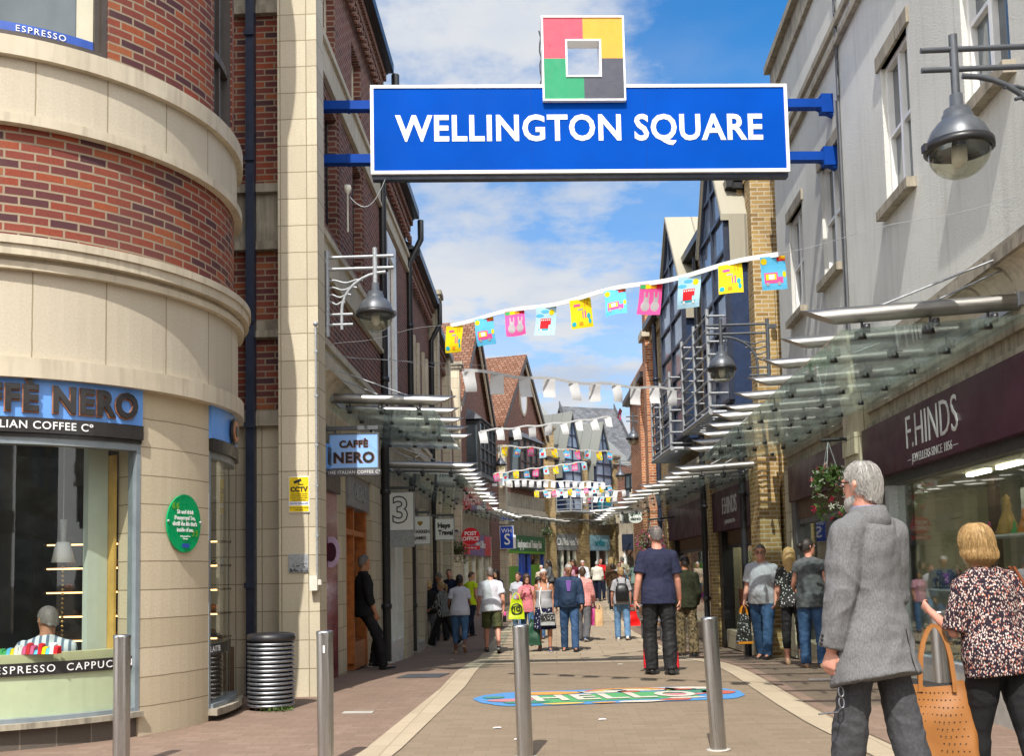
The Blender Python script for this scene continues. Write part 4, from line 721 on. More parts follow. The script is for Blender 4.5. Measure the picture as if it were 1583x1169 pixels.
# green plaque on the cafe pier
def plaque():
    mb = MB(); pts0 = []; n = 40
    for lay, r_ in ((0, CR + .012), (1, CR + .03)): pts0.append([cp(69.4 + math.degrees(.215 * cos(2 * pi * i / n) / CR), r_, 1.805 + .258 * sin(2 * pi * i / n)) for i in range(n)])
    mb.loft(pts0, 0, True, False); t = thing('quotation_plaque', 'green oval plaque with white handwriting on the cafe pier', 'plaque', (0, 0, 0)); mb.build('disc', 'plaque_green', t)
    mb = MB()
    for k, (z, tx) in enumerate([(1.905, 'Sit and drink'), (1.852, 'Pennyroyal Tea,'), (1.799, "distill the life that's"), (1.746, 'inside of me.')]): ctext(mb, tx, .052, 69.4, z, CR + .034, .8, .0008, .003)
    ctext(mb, 'Pennyroyal Tea', .02, 69.4, 1.69, CR + .034, 1, 0, .003); ctext(mb, 'Nirvana', .02, 69.4, 1.668, CR + .034, 1, 0, .003); mb.build('lettering', 'sign_white', t)
    mb = MB(); ctext(mb, '“', .22, 66.1, 1.90, CR + .033, 1, .004, .002); ctext(mb, '”', .22, 73, 1.66, CR + .033, 1, .004, .002); mb.parts('quote_mark', 'lime_green', t)
    mb = MB(); p = cp(69.4, CR + .035, 1.607); e = cp(69.4, 1, 0) - cp(69.4, 0, 0); s_ = V((e.y * -1, e.x, 0)) * -1; q = [p - s_ * .045 - V((0, 0, .018)), p + s_ * .045 - V((0, 0, .018)), p + s_ * .045 + V((0, 0, .018)), p - s_ * .045 + V((0, 0, .018))]; mb.prism(q, e * .004); mb.build('badge', 'ink_blue', t)
    mb = MB()
    for dg in (63.7, 75.1): mb.ball(cp(dg, CR + .034, 1.82), .013, 8)
    mb.parts('screw', 'galv', t)
plaque()
# ------------------------------------------------------------------ tiled gable houses (left, farther)
def gable_house(label, p0, p1, zc, zap, eave, brickm, deep, oval=None, inset=None, stone=True):
    w = Wl(p0, p1, True); L = w.L; t = thing('gabled_house', label, 'building', (0, 0, 0)); P = w.pt
    mb = MB(); pts = [P(0, 0, zc), P(L, 0, zc), P(L, 0, eave), P(L / 2, 0, zap), P(0, 0, eave)]; mb.prism(pts, -w.n * .35); mb.build('gable_wall', brickm, t)
    d = .28; sl = (zap - eave) / (L / 2)
    for s_, name in ((0, 'near'), (1, 'far')):
        mb = MB(); ue = -.18 if s_ == 0 else L + .18; ze = eave - .18 * sl
        q = [P(ue, d, ze + .16), P(L / 2, d, zap + .2), P(L / 2, -deep, zap + .2), P(ue, -deep, ze + .16)]; q2 = [x - V((0, 0, .14)) for x in q]
        ln = (q[1] - q[0]).length; uvs = [(0, 0), (0, ln), (deep, ln), (deep, 0)]
        mb.add(q, [(0, 1, 2, 3)], 0, False, uvs); mb.add(q2, [(3, 2, 1, 0)], 0, False, uvs); mb.add([q[0], q[1], q2[1], q2[0]], [(0, 1, 2, 3)]); mb.add([q[0], q[3], q2[3], q2[0]], [(0, 1, 2, 3)]); mb.build('roof', 'roof_tile', t)
        mb = MB(); a = P(ue, d + .02, ze + .1); b = P(L / 2, d + .02, zap + .14); mb.hexa([a - V((0, 0, .26)), a - V((0, 0, .26)) - w.n * .1, b - V((0, 0, .26)) - w.n * .1, b - V((0, 0, .26)), a, a - w.n * .1, b - w.n * .1, b]); mb.build('bargeboard', 'frame_brown', t)
        mb = MB(); a = P(ue, d - .06, ze - .02); b = P(L / 2, d - .06, zap + .02); mb.hexa([a - V((0, 0, .3)), a - V((0, 0, .3)) - w.n * .06, b - V((0, 0, .3)) - w.n * .06, b - V((0, 0, .3)), a, a - w.n * .06, b - w.n * .06, b]); mb.build('inner_bargeboard', 'stone_cast', t)
    if oval:
        c = P(L / 2 + .1, .02, oval[0]); mb = MB(); n_ = 24; pr = [[c + w.t * (oval[1] * k * cos(2 * pi * i / n_)) + V((0, 0, oval[2] * k * sin(2 * pi * i / n_))) + w.n * e for i in range(n_)] for k, e in ((1.14, -.03), (1.14, .05), (1, .05), (1, .03))]; mb.loft(pr, 0, False, False); f = mb.build('oval_window', 'stone_cast', t); mb = MB(); mb.poly(pr[3]); mb.parts('pane', 'sign_white', f)
    return t, w
g1, W1 = gable_house('first tiled gable house with steep brown roof', (-3.30, 35.0), (-2.58, 41.0), 4.3, 10.75, 7.5, 'brick_plum', 7)
g2, W2 = gable_house('second tiled gable house with a white oval window', (-2.25, 43.6), (-.42, 49.4), 4.9, 11.25, 7.85, 'brick_plum', 7, (9.5, .42, .82))
def baywin(w, t, u0, u1, z0, z1, n=.5, cols=4, rows=4):
    f = MB(); P = w.pt
    for i in range(cols + 1): u = u0 + (u1 - u0) * i / cols; w.box(f, u - .05, u + .05, n - .08, n + .02, z0, z1)
    for j in range(rows + 1):
        z = z0 + (z1 - z0) * j / rows
        for i in range(cols): w.box(f, u0 + (u1 - u0) * i / cols + .05, u0 + (u1 - u0) * (i + 1) / cols - .05, n - .07, n + .01, z - .035, z + .035)
    for u in (u0, u1): w.box(f, u - .05, u + .05, 0, n - .08, z0, z0 + .1); w.box(f, u - .05, u + .05, 0, n - .08, z1 - .1, z1)
    f = f.build('bay_window', 'black_paint', t)
    mb = MB(); w.box(mb, u0 + .02, u1 - .02, n - .05, n - .04, z0, z1); w.box(mb, u0, u0 + .02, .0, n - .05, z0, z1); w.box(mb, u1 - .02, u1, 0, n - .05, z0, z1); mb.parts('pane', 'glass_upper', f)
    mb = MB(); a = [P(u0 - .15, 0, z1 + .05), P(u1 + .15, 0, z1 + .05), P(u1 + .15, n + .12, z1 + .05), P(u0 - .15, n + .12, z1 + .05)]; b = [P(u0 + .2, 0, z1 + .5), P(u1 - .2, 0, z1 + .5), P(u1 - .2, n * .4, z1 + .42), P(u0 + .2, n * .4, z1 + .42)]; mb.hexa(a[::-1] + b[::-1]); mb.build('bay_roof', 'lead_grey', f)
    mb = MB(); w.box(mb, u0 - .08, u1 + .08, 0, n + .06, z0 - .14, z0); mb.build('sill', 'lead_grey', f)
baywin(W1, g1, 1.6, 4.8, 5.0, 6.9); baywin(W2, g2, 1.2, 4.4, 5.3, 7.3)
WJ = Wl((-2.58, 41.0), (-2.25, 43.6), True)
def ground_front(w, t, u0, u1, zt, fasc, z0=-.3, corb=True, stone='stone_grey', fm='navy_paint', cols=3, door=None, frame='black_paint', riser='black_paint', fz=.8, rz=.45):
    mb = MB(); w.box(mb, u0, u1, -.3, -.02, zt - .95, zt); mb.build('frieze', stone, t)
    mb = MB(); w.box(mb, u0, u1, -.3, .14, zt, zt + .18); w.box(mb, u0, u1, -.3, .07, zt + .18, zt + .3); mb.build('cornice', 'stone_cast', t)
    if corb: corbels(w, t, u0 + .05, u1 - .05, zt - .6, zt, -.02, .24, .6, 'stone_grey')
    fb = zt - .95 - fz; mb = MB(); w.box(mb, u0 + .25, u1 - .25, -.2, .06, fb, zt - .95); f = mb.build('fascia', fm, t)
    mb = MB(); w.box(mb, u0, u0 + .25, -.3, .05, z0, zt - .95); w.box(mb, u1 - .25, u1, -.3, .05, z0, zt - .95); mb.parts('pilaster', stone if stone != 'stone_grey' else 'stone_ashlar', t)
    mb = MB(); w.box(mb, u0 + .25, u1 - .25, -.2, .0, z0, z0 + .3 + rz, 0); mb.build('stall_riser', riser, t)
    mb = MB()
    for i in range(cols + 1): u = u0 + .3 + (u1 - u0 - .6) * i / cols; w.box(mb, u - .05, u + .05, -.16, -.03, z0 + .3 + rz, fb)
    mb.parts('window_frame', frame, t); mb = MB(); w.box(mb, u0 + .25, u1 - .25, -.11, -.10, z0 + .3 + rz, fb); mb.parts('shop_window', 'glass_shop', t)
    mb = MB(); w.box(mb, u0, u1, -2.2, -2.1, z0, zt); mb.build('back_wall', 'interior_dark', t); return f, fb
mb = MB(); W1.box(mb, 0, W1.L, -.3, 0, 3.9, 4.3); W2.box(mb, 0, W2.L, -.3, 0, 3.9, 4.9); mb.parts('stone_band', 'stone_grey', g1)
fz_, fb = ground_front(W1, g1, 0, W1.L, 3.75, None, fm='shop_purple', cols=4, door=True, frame='plastic_pale')
mb = MB(); W1.txt('Post Office', W1.L / 2 + .6, 2.42, .075, .42, mb=mb); mb.build('lettering', 'sign_white', fz_); mb = MB(); W1.box(mb, W1.L - 1.6, W1.L - .3, .062, .07, 2.02, 2.78); W1.box(mb, .3, 1.6, .062, .07, 2.02, 2.78); mb.parts('end_panel', 'post_red', fz_)
fz_, fb = ground_front(W2, g2, 0, W2.L, 3.95, None, z0=.0, fm='shop_green', cols=2, frame='wh_blue', riser='wh_blue', rz=.0)
mb = MB(); W2.txt('Employment and Training Hub', W2.L / 2 + .50, 2.62, .075, .50, .55, .008, mb=mb); mb.build('lettering', 'sign_white', fz_)
mb = MB(); W2.box(mb, .25, W2.L - .25, .062, .072, 2.2, 2.3); W2.box(mb, .25, .9, .062, .07, 2.3, 3.0); mb.parts('lime_edge', 'lime_green', fz_); mb = MB()
W2.box(mb, .3, 2.35, -.095, -.09, .3, 1.62); W2.box(mb, 3.75, W2.L - .35, -.095, -.09, .3, 1.7); mb.parts('green_window_film', 'lime_green', g2)
mb = MB(); W2.box(mb, 2.4, 2.55, -.1, .02, .3, 2.2); W2.box(mb, 3.6, 3.75, -.1, .02, .3, 2.2); mb.parts('door_frame', 'wh_blue', g2)
mb = MB(); WJ.box(mb, 0, WJ.L, -.4, 0, -.2, 7.6); j = mb.build('link_wall', 'brick_plum'); tag(j, 'narrow plum brick link wall between the two tiled gables', 'wall')
pier(WJ, WJ.L - .55, 6.6, 'slim stone pier between the two tiled gables', .5, .3)
# back wall of the terrace up to the first gable
WK = Wl((-3.05, 31.6), (-3.30, 35.0), True); mb = MB(); WK.box(mb, 0, WK.L, -.4, 0, 2.7, 7.2); k_ = thing('brick_link', 'plum brick wall stretch just before the first tiled gable', 'wall'); mb.build('brick_wall', 'brick_plum', k_); ground_front(WK, k_, 0, WK.L, 3.7, None, cols=2, fm='navy_paint')
canopy(W1, .2, W1.L - .2, 3.55, 'far left canopy over the post office shop', 1.3, 1.0, rods=False); canopy(W2, .3, W2.L - .2, 3.75, 'far left canopy over the green employment hub', 1.3, 1.1, rods=False)
# ------------------------------------------------------------------ pale brick row closing the view
W3 = Wl((-.42, 49.4), (4.6, 56.0), True)
rowp = thing('pale_brick_row', 'pale brick shops with pointed glazed dormers closing the view', 'building')
L3 = W3.L; mb = MB(); W3.wall(mb, 0, L3, 4.2, 7.0, [(1.0, 2.4, 4.3, 7.0), (3.7, 5.1, 4.3, 7.0), (7.2, 7.8, 4.8, 6.4)]); mb.build('brick_wall', 'brick_buff', rowp)
mb = MB(); P = W3.pt; q = [P(-.1, .25, 6.95), P(L3, .25, 6.95), P(L3, -3.2, 9.9), P(0, -3.2, 9.9)]; mb.poly(q); mb.poly([q[3], q[2], P(L3, -3.2, 4), P(0, -3.2, 4)]); mb.build('roof', 'metal_grey', rowp)
mb = MB(); W3.box(mb, 0, L3, .1, .3, 6.85, 7.0); mb.build('eaves_gutter', 'frame_brown', rowp)
def dormer(w, t, u0, u1, z0, zb, zap, n, deep=2.6, eave=None, sidem='navy_panel', roofm='metal_roof', cols=2, rows=4, glass='glass_navy', panel=None):
    """glazed oriel rising into a pointed dormer"""
    P = w.pt; um = (u0 + u1) / 2; f = MB(); bar = .06
    d = MB(); d.prism([P(u0, n - .05, zb), P(u1, n - .05, zb), P(u1, n - .05, eave), P(um, n - .05, zap), P(u0, n - .05, eave)], -w.n * .02); gp = d.build('dormer_glass', glass, t)
    for u in [u0 + (u1 - u0) * i / cols for i in range(cols + 1)]:
        zt = eave + (zap - eave) * (1 - abs(u - um) / ((u1 - u0) / 2)); w.box(f, u - bar / 2, u + bar / 2, n - .09, n, zb, zt - .02)
    z = zb; st = (eave - zb) / rows
    while z < zap - .3:
        k = 1 if z <= eave else max(0, 1 - (z - eave) / (zap - eave)); h = (u1 - u0) / 2 * k
        if h > .1: w.box(f, um - h, um + h, n - .085, n - .003, z - bar / 2, z + bar / 2)
        z += st
    for s_ in (u0, u1):
        a, b = P(s_, n + .01, eave), P(um, n + .01, zap); f.hexa([a - V((0, 0, .16)), a - V((0, 0, .16)) - w.n * .12, b - V((0, 0, .16)) - w.n * .12, b - V((0, 0, .16)), a, a - w.n * .12, b - w.n * .12, b])
    f.build('dormer_frame', 'navy_paint', t)
    c = MB()
    for a, b in ((u0, u0 + .05), (u1 - .05, u1)): w.box(c, a, b, -.2, n - .09, zb, eave)
    w.box(c, u0, u1, -.2, n - .09, zb - .1, zb); c.parts('dormer_cheek', sidem, t)
    r_ = MB()
    for s_ in (u0 - .1, u1 + .1):
        e = eave - .08; a, b = P(s_, n + .06, e), P(um, n + .06, zap + .06); c2 = b - w.n * (deep + n); d2 = a - w.n * (deep * .9 + n); ln = (b - a).length; dp = deep + n
        r_.add([a, b, c2, d2], [(0, 1, 2, 3)], 0, False, [(0, 0), (0, ln), (dp, ln), (dp, 0)]); r_.add([q - V((0, 0, .1)) for q in (a, b, c2, d2)], [(3, 2, 1, 0)], 0, False, [(0, 0), (0, ln), (dp, ln), (dp, 0)]); r_.poly([a, b, b - V((0, 0, .1)), a - V((0, 0, .1))]); r_.poly([a, d2, d2 - V((0, 0, .1)), a - V((0, 0, .1))])
        g = a - V((0, 0, .1)) - w.n * .14; h = d2 - V((0, 0, .1)); e2 = .75; r_.poly([g, h, h - V((0, 0, e2)), g - V((0, 0, e2))])
    r_.build('dormer_roof', roofm, t); return gp
for i, (a, b) in enumerate(((1.0, 2.4), (3.7, 5.1))): g_ = dormer(W3, rowp, a, b, 0, 4.4, 9.3 - .25 * i, .55, 3.0, 6.9, roofm='metal_grey')
mb = MB(); W3.box(mb, 3.8, 5.0, .515, .53, 4.45, 5.75); tp = mb.build('window_poster', 'teal_glass', rowp); mb = MB(); W3.txt('sense', 4.4, 5.3, .545, .42, mb=mb); mb.build('lettering', 'c_pale', tp)
def railing(w, u0, u1, n, z0, z1, label, rungs=7, r=.03, slant=0):
    t = thing('balcony_railing', label, 'balcony', w.pt(u0, 0, z0), 0, 'metal balcony railings'); o = w.pt(u0, 0, z0); P = lambda u, nn, z: w.pt(u, nn, z) - o
    mb = MB()
    for u in (u0, (u0 + u1) / 2, u1): mb.tube([P(u, n, z0 - .1), P(u, n, z1 + .12)], r * 1.2, 8)
    for u in (u0, u1): mb.tube([P(u, .12, z0 - .1), P(u, .12, z1 + .12)], r * 1.1, 8)
    mb.parts('post', 'galv', t); mb = MB()
    for k in range(rungs):
        z = z0 + (z1 - z0) * k / (rungs - 1); mb.tube([P(u0, .05, z), P(u0, n + .03, z)], r * .7, 6); mb.tube([P(u1, .05, z), P(u1, n + .03, z)], r * .7, 6); mb.tube([P(u0 - .06, n, z), P(u1 + .06, n, z)], r * .7, 6)
    mb.build('rail', 'galv', t); mb = MB(); mb.tube([P(u0 - .08, n, z0 - .12), P(u1 + .08, n, z0 - .12)], r * 1.6, 8)
    for u in (u0, u1): mb.tube([P(u, 0, z0 - .12), P(u, n, z0 - .12)], r * 1.6, 8)
    k = 9
    for i in range(k): u = u0 + (u1 - u0) * (i + .5) / k; mb.tube([P(u, .1, z0 - .1), P(u, n, z0 - .1)], .018, 5)
    mb.build('base_frame', 'galv', t); return t
railing(W3, .8, 2.6, 1.0, 4.4, 5.3, 'far small balcony railing under the left pointed dormer', 5); railing(W3, 3.5, 5.3, 1.0, 4.4, 5.3, 'far small balcony railing under the right pointed dormer', 5)
for u, l in ((.05, 'pale brick pier at the left end of the closing row'), (2.85, 'pale brick pier between the two pointed dormers'), (5.75, 'pale brick pier right of the two pointed dormers')): pier(W3, u, 8.3 if u < 1 else 7.3, l, .5, .25, 'brick_yellow')
for (u0, u1, fm, txt, tm, cols, fr) in ((.6, 2.8, 'grey_shop', "Children's", 'c_white', 3, 'plastic_pale'), (3.4, 5.7, 'c_pale', 'sofas', 'c_cyan', 2, 'sign_white'), (6.3, L3, 'navy_paint', '', 'sign_white', 2, 'galv')):
    f_, fb = ground_front(W3, rowp, u0, u1, 4.15, None, z0=.1, fm=fm, cols=cols, frame=fr, riser='grey_shop', stone='brick_buff', rz=.0)
    if txt: mb = MB(); W3.txt(txt, (u0 + u1) / 2, 2.8, .075, .5, .9, .006, mb=mb); mb.build('lettering', tm, f_)
canopy(W3, .6, L3 - 2.5, 3.85, 'far canopy over the pale brick shops closing the view', 1.2, 1.1, rods=False)
# houses behind the closing row
def block(name, label, p0, p1, depth, zb, eave, ridge, wallm, roofm, cat='building', verge=None):
    w = Wl(p0, p1, True); L = w.L; P = w.pt; t = thing(name, label, cat); mb = MB()
    mb.prism([P(0, 0, zb), P(0, -depth, zb), P(0, -depth, eave), P(0, -depth / 2, ridge), P(0, 0, eave)], w.t * L); mb.build('wall', wallm, t); mb = MB(); sl = (ridge - eave) / (depth / 2)
    for a, b in ((.3, -depth / 2), (-depth - .3, -depth / 2)):
        q = [P(-.2, a, eave - .3 * sl + .1), P(L + .2, a, eave - .3 * sl + .1), P(L + .2, b, ridge + .1), P(-.2, b, ridge + .1)]; ln = (q[3] - q[0]).length
        mb.add(q + [x + V((0, 0, .12)) for x in q], [(0, 1, 2, 3), (7, 6, 5, 4), (0, 1, 5, 4), (1, 2, 6, 5), (2, 3, 7, 6), (3, 0, 4, 7)], 0, False, [(0, 0), (L, 0), (L, ln), (0, ln)] * 2)
    mb.build('roof', roofm, t)
    if verge:
        mb = MB()
        for u in (-.22, L + .16):
            a, b = P(u, .3, eave - .3 * sl), P(u, -depth / 2, ridge); mb.hexa([a, a + w.t * .06, b + w.t * .06, b] + [x + V((0, 0, .55)) for x in (a, a + w.t * .06, b + w.t * .06, b)])
        mb.build('verge', verge, t)
    return t, w
block('far_roof_house', 'grey metal roofed block rising behind the second gable', (-2.4, 57), (.9, 59.5), 6, 0, 9.0, 11.6, 'brick_buff', 'metal_grey')
block('slate_house', 'brick house with sloping slate edged roof at the far right', (2.2, 60.5), (5.4, 62), 7, 0, 7.2, 11.6, 'brick_plum', 'slate', verge='slate')
block('red_roof_house', 'low red tiled brick house behind the far lamp', (3.9, 55.2), (6.2, 53.2), 5, 0, 6.2, 9.0, 'brick_plum', 'roof_tile', verge='slate')
t_, w_ = block('far_corner_house', 'dark slate roofed house beyond the orange brick front', (4.7, 50.6), (6.5, 46), 6, 0, 7.6, 10.2, 'brick_plum', 'slate')
WE = Wl((3.3, 51.5), (5.4, 49.0), True); te = thing('far_brick_shop', 'small brick shop front at the far right end of the street', 'building'); mb = MB(); WE.box(mb, 0, WE.L, -.3, 0, 4.2, 6.6); mb.build('brick_wall', 'brick_plum', te); ground_front(WE, te, 0, WE.L, 4.1, None, z0=.1, fm='navy_paint', cols=2, frame='sign_white', rz=0); sash(WE, te, .6, 1.3, 4.7, 6.2, n=.03, frame='black_paint', sill=None)
# ------------------------------------------------------------------ right: rendered building with the jeweller's
RW = Wl((3.54, 7.36), (3.77, 16.6), False); uR = RW.y
rb = thing('rendered_building', 'pale grey roughcast building with white sash windows over the jewellers', 'building'); a, b = uR(3.5), uR(16.4)
RWIN = [(5.3, 6.2, 5.07, 6.62), (7.55, 8.45, 5.07, 6.62), (9.8, 10.65, 5.07, 6.62), (12.5, 13.4, 5.07, 6.62), (14.55, 15.45, 5.07, 6.62)]
mb = MB(); RW.wall(mb, a, b, 3.62, 9.0, [(uR(h[0]), uR(h[1]), h[2], h[3]) for h in RWIN], .3); mb.build('rendered_wall', 'render_grey', rb)
for h in RWIN: sash(RW, rb, uR(h[0]), uR(h[1]), h[2], h[3], n=-.09, fw=.055, sill='stone_grey', sd=.10, lintel='stone_grey')
mb = MB(); RW.box(mb, a, b, -.3, .06, 9.0, 9.12); RW.box(mb, a, b, -.3, .0, 9.12, 9.5); RW.box(mb, a, b + .06, -.35, .09, 9.5, 9.62); RW.box(mb, a, b, 0, .05, 8.0, 8.09); RW.box(mb, a, b, 0, .07, 7.72, 7.8); RW.box(mb, a, b, -.05, .19, 3.55, 3.64); RW.box(mb, a, b, -.05, .12, 3.64, 3.72); mb.parts('string_course', 'stone_grey', rb)
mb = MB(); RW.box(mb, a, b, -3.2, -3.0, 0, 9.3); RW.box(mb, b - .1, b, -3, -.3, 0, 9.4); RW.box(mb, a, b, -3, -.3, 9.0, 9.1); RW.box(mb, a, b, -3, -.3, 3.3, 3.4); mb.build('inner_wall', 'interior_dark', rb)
mb = MB(); RW.box(mb, a, b, -.3, -.02, 2.84, 3.23); RW.box(mb, a, b, -.3, .03, 2.84, 2.92); RW.box(mb, a, b, -.3, .02, 3.05, 3.23); RW.box(mb, a, b, -.3, -.02, 3.23, 3.62); mb.build('stone_frieze', 'stone_grey', rb)
corbels(RW, rb, uR(6.6), uR(11.6), 3.23, 3.55, -.02, .17, .58); corbels(RW, rb, uR(12.45), uR(16.3), 3.23, 3.55, -.02, .17, .58)
mb = MB(); RW.box(mb, uR(11.7), uR(12.38), -.3, .12, -.1, 3.62); RW.box(mb, uR(16.05), uR(16.4), -.3, .04, -.1, 2.84); RW.box(mb, uR(11.76), uR(12.3), .12, .16, 2.6, 2.85); mb.parts('stone_pier', 'stone_pillar', rb)
fR = MB(); RW.box(fR, uR(3.6), uR(11.66), -.2, .10, 2.26, 2.84); fR = fR.build('fascia', 'maroon', rb)
mb = MB(); RW.txt('F.HINDS', uR(9.42), 2.585, .1045, .47, .82, -.004, mb=mb, spacing=1.0, depth=.006); mb.build('lettering', 'silver_letter', fR); mb = MB(); RW.txt('— JEWELLERS SINCE 1856 —', uR(9.42), 2.335, .103, .115, .92, mb=mb, depth=.003); mb.build('small_lettering', 'silver_letter', fR)
f2 = MB(); RW.box(f2, uR(12.42), uR(16.02), -.2, .06, 2.32, 2.86); f2.build('fascia', 'maroon', rb)
mb = MB(); RW.box(mb, uR(3.6), uR(11.66), -.12, .02, 2.16, 2.26); mb.build('shade_transom', 'black_paint', rb); mb = MB(); RW.box(mb, uR(11.0), uR(11.12), -.14, .03, .34, 2.16); RW.box(mb, uR(3.6), uR(11.0), -.14, .03, .34, .41); RW.box(mb, uR(7.3), uR(7.36), -.14, .0, .41, 2.16); w_ = mb.build('shop_window', 'galv', rb)  # top beam painted black for the shadow strip under the fascia
mb = MB(); RW.box(mb, uR(11.12), uR(11.66), -.25, -.0, -.1, 2.26); mb.build('door_jamb', 'black_paint', rb)
mb = MB(); RW.box(mb, uR(3.6), uR(7.3), -.07, -.06, .41, 2.16); RW.box(mb, uR(7.36), uR(11.0), -.07, -.06, .41, 2.16); mb.parts('pane', 'glass_shop', w_)
mb = MB(); RW.box(mb, uR(3.6), uR(11.12), -.2, .03, -.1, .34); mb.build('stall_riser', 'concrete', rb)
mb = MB(); RW.box(mb, uR(3.6), uR(11.5), -1.6, -.08, .36, .40); RW.box(mb, uR(11.2), uR(11.5), -1.6, -.3, .3, 2.4); mb.build('display_floor', 'interior_cream', rb)
mb = MB(); x = uR(3.6); pr = None; rc = random.Random(4)
while x < uR(11.25):
    nn_ = -1.42 + .075 * sin(x * 30 + sin(x * 3.1)); q = (RW.pt(x, nn_, .4), RW.pt(x, nn_, 2.3))
    if pr: mb.add([pr[0], q[0], q[1], pr[1]], [(0, 1, 2, 3)], 0, True)
    pr = q; x += .035
mb.build('curtain', 'curtain_grey', rb)
mb = MB(); RW.box(mb, uR(3.6), uR(11.4), -1.5, -.3, 2.24, 2.28); mb.build('display_ceiling', 'interior_cream', rb)
mb = MB()
for k in range(6): RW.box(mb, uR(6.4) + .75 * k, uR(6.4) + .75 * k + .5, -.72, -.66, 2.2, 2.235)
for k in range(3): RW.box(mb, uR(12.9) + 1. * k, uR(12.9) + 1. * k + .6, -.75, -.62, 2.25, 2.285)
mb.parts('ceiling_light', 'lamp_tube', rb)
# door side of the jeweller's
mb = MB(); RW.box(mb, uR(12.42), uR(12.55), -.2, .0, -.1, 2.32); RW.box(mb, uR(15.75), uR(16.02), -.2, .02, -.1, 2.32); RW.box(mb, uR(12.55), uR(15.75), -.16, -.03, 1.96, 2.04); RW.box(mb, uR(13.9), uR(13.98), -.16, -.03, .2, 1.96); mb.parts('shop_frame', 'lead_grey', rb); mb = MB(); RW.box(mb, uR(12.55), uR(15.75), -.16, -.02, 2.04, 2.32); mb.build('transom_panel', 'interior_brown', rb)
mb = MB(); RW.box(mb, uR(12.55), uR(15.75), -.1, -.09, .2, 1.96); mb.parts('shop_window', 'glass_shop', rb); mb = MB(); RW.box(mb, uR(13.9), uR(15.9), -.2, .03, -.1, .2); mb.build('stall_riser', 'stone_ashlar', rb); mb = MB(); RW.box(mb, uR(12.4), uR(16.2), -1.5, -1.4, 0, 2.4); mb.build('back_wall', 'interior_cream', rb)
# goods in the jeweller's window
def goods():
    rnd = random.Random(5)
    def shelf(y0, y1, n, z, label):
        o = RW.pt(uR(y0), 0, 0); mb = MB(); RW.box(mb, uR(y0), uR(y1), n - .18, n + .18, z - .02, z); ob = mb.build('display_shelf', 'display_white'); return tag(ob, label, 'shelf')
    shelf(8.3, 9.9, -.45, 1.55, 'upper glass display shelf carrying figurines in the jewellers window'); shelf(9.8, 11.0, -.5, 1.05, 'curved pale display shelf of black jewellery stands'); shelf(7.5, 10.4, -.42, .72, 'low pale display shelf behind the blonde woman')
    def stand(y, n, z, k, i, lab):
        t = MB(); c = RW.pt(uR(y), n, z); h = rnd.uniform(.06, .2)
        t.lathe([(.035, 0), (.035, .012), (.008, .018), (.008, h * .6), (.03, h * .72), (.035, h * .85), (.02, h), (.001, h + .005)], (0, 0, 0), 10); ob = t.build('jewellery_stand', k); ob.location = c; tag(ob, lab, 'display stand', 'jewellery stands in the window')
    for i in range(40): stand(rnd.uniform(9.9, 10.95), rnd.uniform(-.6, -.36), 1.05, 'display_black', i, 'small black jewellery stand on the curved pale shelf')
    for i in range(22): stand(rnd.uniform(7.7, 10.3), rnd.uniform(-.5, -.3), .72, rnd.choice(['display_white', 'display_gold']), i, 'small pale jewellery stand on the low display shelf')
    for i in range(34): stand(rnd.uniform(7.6, 10.9), rnd.uniform(-.7, -.2), .40, rnd.choice(['display_white', 'display_black', 'display_gold']), i, 'small jewellery stand on the window floor of the jewellers')
    for i, (y, h, m, l) in enumerate([(9.12, .36, 'display_gold', 'gold figurine in a flared gown on the upper shelf'), (9.52, .14, 'display_pink', 'small pink ornament beside the gold figurine'), (9.68, .12, 'c_blue', 'small blue ornament left of the gold figurine'), (8.78, .22, 'c_orange', 'orange striped ornament at the right of the upper shelf'), (8.6, .26, 'c_pink', 'tall pink ornament at the right of the upper shelf'), (8.98, .12, 'c_green', 'low green ornament on the upper shelf')]):
        mb = MB(); mb.lathe([(.06 * h / .3, 0), (.085 * h / .3, .02), (.05 * h / .3, h * .4), (.025 * h / .3, h * .62), (.035 * h / .3, h * .72), (.02 * h / .3, h * .8), (.03 * h / .3, h * .9), (.001, h)], n=14); o = mb.build('ornament', m); o.location = RW.pt(uR(y), -.42, 1.55); tag(o, l, 'ornament')
    for q0, q1, z0, z1, m_, l_ in ((10.55, 10.75, .4, 2.2, 'interior_brown', 'dark upright display post behind the black jewellery stands'), (9.55, 9.95, 1.62, 2.02, 'display_white', 'white paper notice hanging inside the jewellers window'), (8.95, 9.02, .4, 2.2, 'galv', 'slim chrome display upright behind the blonde woman')): mb = MB(); RW.box(mb, uR(q0), uR(q1), -.95, -.9, z0, z1); tag(mb.build('display_post' if 'notice' not in l_ else 'paper_notice', m_), l_, 'display')
    mb = MB(); RW.box(mb, uR(9.55), uR(10.25), -.72, -.69, .78, 1.0); o = mb.build('price_card', 'display_white'); tag(o, 'white card sign behind the low display shelf', 'card')
goods()
for i, (y0, y1, z, l) in enumerate([(7.62, 11.95, 3.19, 'nearest right glass canopy above the jewellers fascia'), (12.75, 16.2, 3.22, 'second right glass canopy before the yellow brick pillar')]): canopy(RW, uR(y0), uR(y1), z, l, 1.5, .8)
